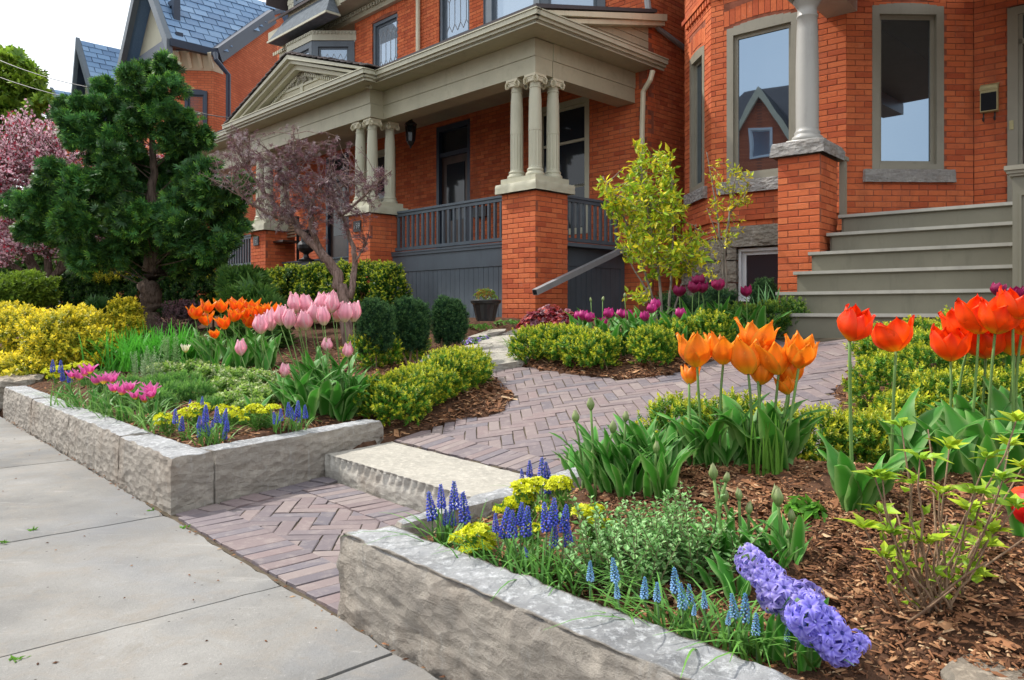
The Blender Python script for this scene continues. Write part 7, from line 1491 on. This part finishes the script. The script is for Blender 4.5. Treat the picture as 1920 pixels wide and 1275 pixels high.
def hyacinth(a, b, ra, rb, n, label, tint):
    A, B = a, b; G = ground(*px(B)); t = thing('hyacinth', label, 'hyacinth', G, 'violet hyacinths'); ax = nrm(B - A); L = np.linalg.norm(B - A); e1 = nrm(np.cross(ax, (0, 0, 1.))); e2 = np.cross(ax, e1); g = Geo(); i = np.arange(n); tt = (i + .5) / n; th = i * 2.4; rad = ra + (rb - ra) * tt; rad = rad * np.minimum(1, .5 + tt * 6) * (1 + .14 * np.sin(th * 1.7 + 1) + R.normal(0, .05, n))
    D = np.cos(th)[:, None] * e1 + np.sin(th)[:, None] * e2; sag = -.02 * np.sin(tt * 3.1)[:, None] * np.array([0, 0, 1]); P = A + ax * (tt * L)[:, None] + D * (rad * .55)[:, None] + sag; P = P + R.normal(0, .002, P.shape); d = nrm(D + R.normal(0, .22, D.shape) - ax * (.4 * (1 - tt))[:, None]); b_ = basis(d); Mx = sc_(np.stack([b_[:, :, 0], b_[:, :, 2], b_[:, :, 1]], -1), rad * R.uniform(.85, 1.1, n)); g.inst(FLO[0], Mx * .80, P, np.array(tint) * (1 + R.normal(0, .14, (n, 1)))); part('flower_spike', g, M['petal'], t, True)
    g = Geo(); g.tube([A - ax * .01, A + ax * L * .5, B, G + (0, 0, -.01)], .006, 6, c=(.16, .26, .12)); part('stem', g, M['tleaf'], t, True)
G1 = ground(1500, 1195); G2 = ground(1625, 1235)
hyacinth(at(1392, 1030, 1.74), at(1515, 1145, 1.68), .030, .050, 72, 'fat violet hyacinth spike leaning left over the mulch', (1.32, 1.42, 1.25))
hyacinth(at(1500, 1130, 1.60), at(1605, 1222, 1.56), .046, .032, 60, 'deeper violet hyacinth spike lying flat on the mulch', (.95, 1.05, 1.2))
# ------------------------------------------------------------------ twiggy hydrangea at right
base = ground(1735, 1130); tips = [(1725,860),(1780,840),(1830,925),(1830,1080),(1655,900),(1915,880),(1640,895),(1620,990),(1690,800),(1740,805),(1650,960),(1762,925),(1850,860),(1893,835),(1800,1005),(1848,1022),(1712,905),(1905,790),(1668,935),(1740,1020),(1880,900),(1820,960),(1905,950),(1660,1045),(1672,1000),(1860,1000)]
t = thing('hydrangea', 'twiggy shrub of bare tan stems tipped with yellow-green leaf rosettes at right', 'shrub', base); sg = Geo(); lf = Geo(); ROS = [leafT(.46, .08, -.2, (.22, .38, .02), (.40, .52, .03), 2), leafT(.46, .08, -.12, (.32, .46, .02), (.52, .58, .03), 2)]
for k, (x, y) in enumerate(tips):
    b = base + np.array([R.normal(0, .035), R.normal(0, .03), -.02]); e = at(x, y, base[1] + R.normal(0, .09)); m_ = b * .6 + e * .4 + np.array([(e[0] - b[0]) * .15, 0, -.02]); pp = bez(b, m_, e, 8); pp[1:-1] += R.normal(0, .0035, (6, 3)); sg.tube(pp, np.linspace(.0040, .0016, 8), 6)
    if k in (9, 18): continue
    n = 11; a = np.arange(n) * 2.4; d = nrm(np.stack([np.cos(a), np.sin(a), .25 + .09 * np.arange(n)], -1) + R.normal(0, .15, (n, 3))); s = .054 * (1 - .05 * np.arange(n)) * (1 + R.normal(0, .18, n)); lf.inst(ROS[k % 2], sc_(basis(d, np.array([0, 0, 1.]) + R.normal(0, .25, (n, 3))), s), np.repeat(e[None], n, 0) + R.normal(0, .003, (n, 3)))
    for j in range(3): q = pp[3 + j]; n = 2; d = nrm(R.normal(size=(n, 3)) + (0, 0, .6)); lf.inst(ROS[0], sc_(basis(d), np.full(n, .032)), np.repeat(q[None], n, 0))
for k in range(16): b = base + np.array([R.normal(0, .05), R.normal(0, .04), -.02]); e = b + np.array([R.normal(0, .13), R.normal(0, .08), random.uniform(.06, .24)]); sg.tube(bez(b, (b + e) / 2 + R.normal(0, .01, 3), e, 5), np.linspace(.004, .0018, 5), 5)
part('stems', sg, M['twig'], t, True); part('foliage', lf, M['leaf'], t)
# ------------------------------------------------------------------ bark mulch: loose shards over the beds
def mulch():
    g = Geo(); tv = np.array([(-.5, -.4, 0), (.5, -.5, 0), (.42, .5, 0), (-.44, .36, 0), (-.2, -.1, 1), (.28, .08, 1)], float); tq = np.array([(0, 1, 5, 4), (2, 3, 4, 5)]); tt_ = np.array([(1, 2, 5), (3, 0, 4)])
    def scatter(n, x0, x1, y0, y1, smin, smax, cond=None):
        x = R.uniform(x0, x1, n); y = R.uniform(y0, y1, n); u, v = ST.uv(x, y); z = zsoil(x, y); pxx = CX + F_PX * x / y; ok = (v > 1.42) & (z > .05) & (pxx > -60) & (pxx < 2700) & (poly_sd(PATH, x, y) > -.015) & (poly_sd(SLAB, x, y) > .05) & (poly_sd(APRON, x, y) > .16)
        ok &= (H1.uv(x, y)[1] < 6.9) | (x < 2.2)
        x, y, z = x[ok], y[ok], z[ok]; n = len(x); L = (smin + (smax - smin) * R.random(n) ** 1.6) * np.where(R.random(n) < .07, 2.3, 1); W_ = L * R.uniform(.08, .5, n); Hh = R.uniform(.0015, .005, n); a = R.uniform(0, 6.28, n); tilt = R.normal(0, .28, n); roll = R.normal(0, .35, n)
        d = np.stack([np.cos(a) * np.cos(tilt), np.sin(a) * np.cos(tilt), np.sin(tilt)], -1); up = nrm(np.stack([R.normal(0, .3, n), R.normal(0, .3, n), np.ones(n)], -1)); s_ = nrm(np.cross(d, up)); nn = np.cross(s_, d); Mx = np.stack([d * L[:, None], s_ * W_[:, None], nn * Hh[:, None]], -1); g.inst((tv, tt_, tq, np.full((6, 3), .5)), Mx, np.stack([x, y, z + R.uniform(.001, .010, n)], -1))
    scatter(52000, .3, 2.6, 1.35, 3.3, .006, .028); scatter(9000, -.6, 1.2, 1.8, 3.2, .010, .03); scatter(24000, .3, 5.5, 2.4, 6.4, .014, .045); scatter(17000, -2.6, 1.0, 3.0, 7.5, .018, .055); scatter(14000, -1.2, 2.9, 5.3, 8.6, .022, .06); scatter(8000, -6, -1.5, 3.6, 9.5, .02, .055)
    o = solo('bark_mulch', g, M['mulch'], None, None, (0, 0, 0), kind='stuff')
mulch()
# little debris and weeds on the sidewalk
for k, (x, y, lb_) in enumerate(((285, 958, 'tiny weed growing where the left curb corner meets the sidewalk'), (62, 994, 'small weed in the sidewalk joint'), (10, 1018, 'small weed in the sidewalk joint at the left edge'), (344, 990, 'tiny weed at the end of the brick landing'), (30, 1238, 'small weed in the near sidewalk joint'))):
    c = at(x, y, 1430.0 / (y - HOR)); c[2] = .0; g = Geo(); n = 9; d = nrm(np.stack([R.normal(size=n), R.normal(size=n), R.uniform(.3, 1.2, n)], -1)); g.inst(leafT(.4, .1, -.2, (.10, .26, .03), (.2, .4, .05)), sc_(basis(d), np.full(n, .022)), np.repeat(c[None], n, 0) + R.normal(0, .006, (n, 3)) * (1, 1, 0)); solo('weed', g, M['leaf'], lb_, 'weed', c)
g = Geo()
for k in range(200):
    u = random.uniform(1.2, 9); v = 1.248 + random.gauss(-.012, .014) if k % 3 else random.uniform(.1, 1.2); p = ST.p(u, v, .004); a = random.uniform(0, 6.28); L = random.uniform(.003, .010) if k % 3 == 0 else random.uniform(.004, .014); q = np.array([math.cos(a), math.sin(a), 0]) * L; w = np.array([-q[1], q[0], 0]) * .4; g.add([p - q, p + w, p + q, p - w, p + (0, 0, .004)], [(0, 1, 4), (1, 2, 4), (2, 3, 4), (3, 0, 4)])
solo('grit', g, M['mulch'], None, None, kind='stuff')
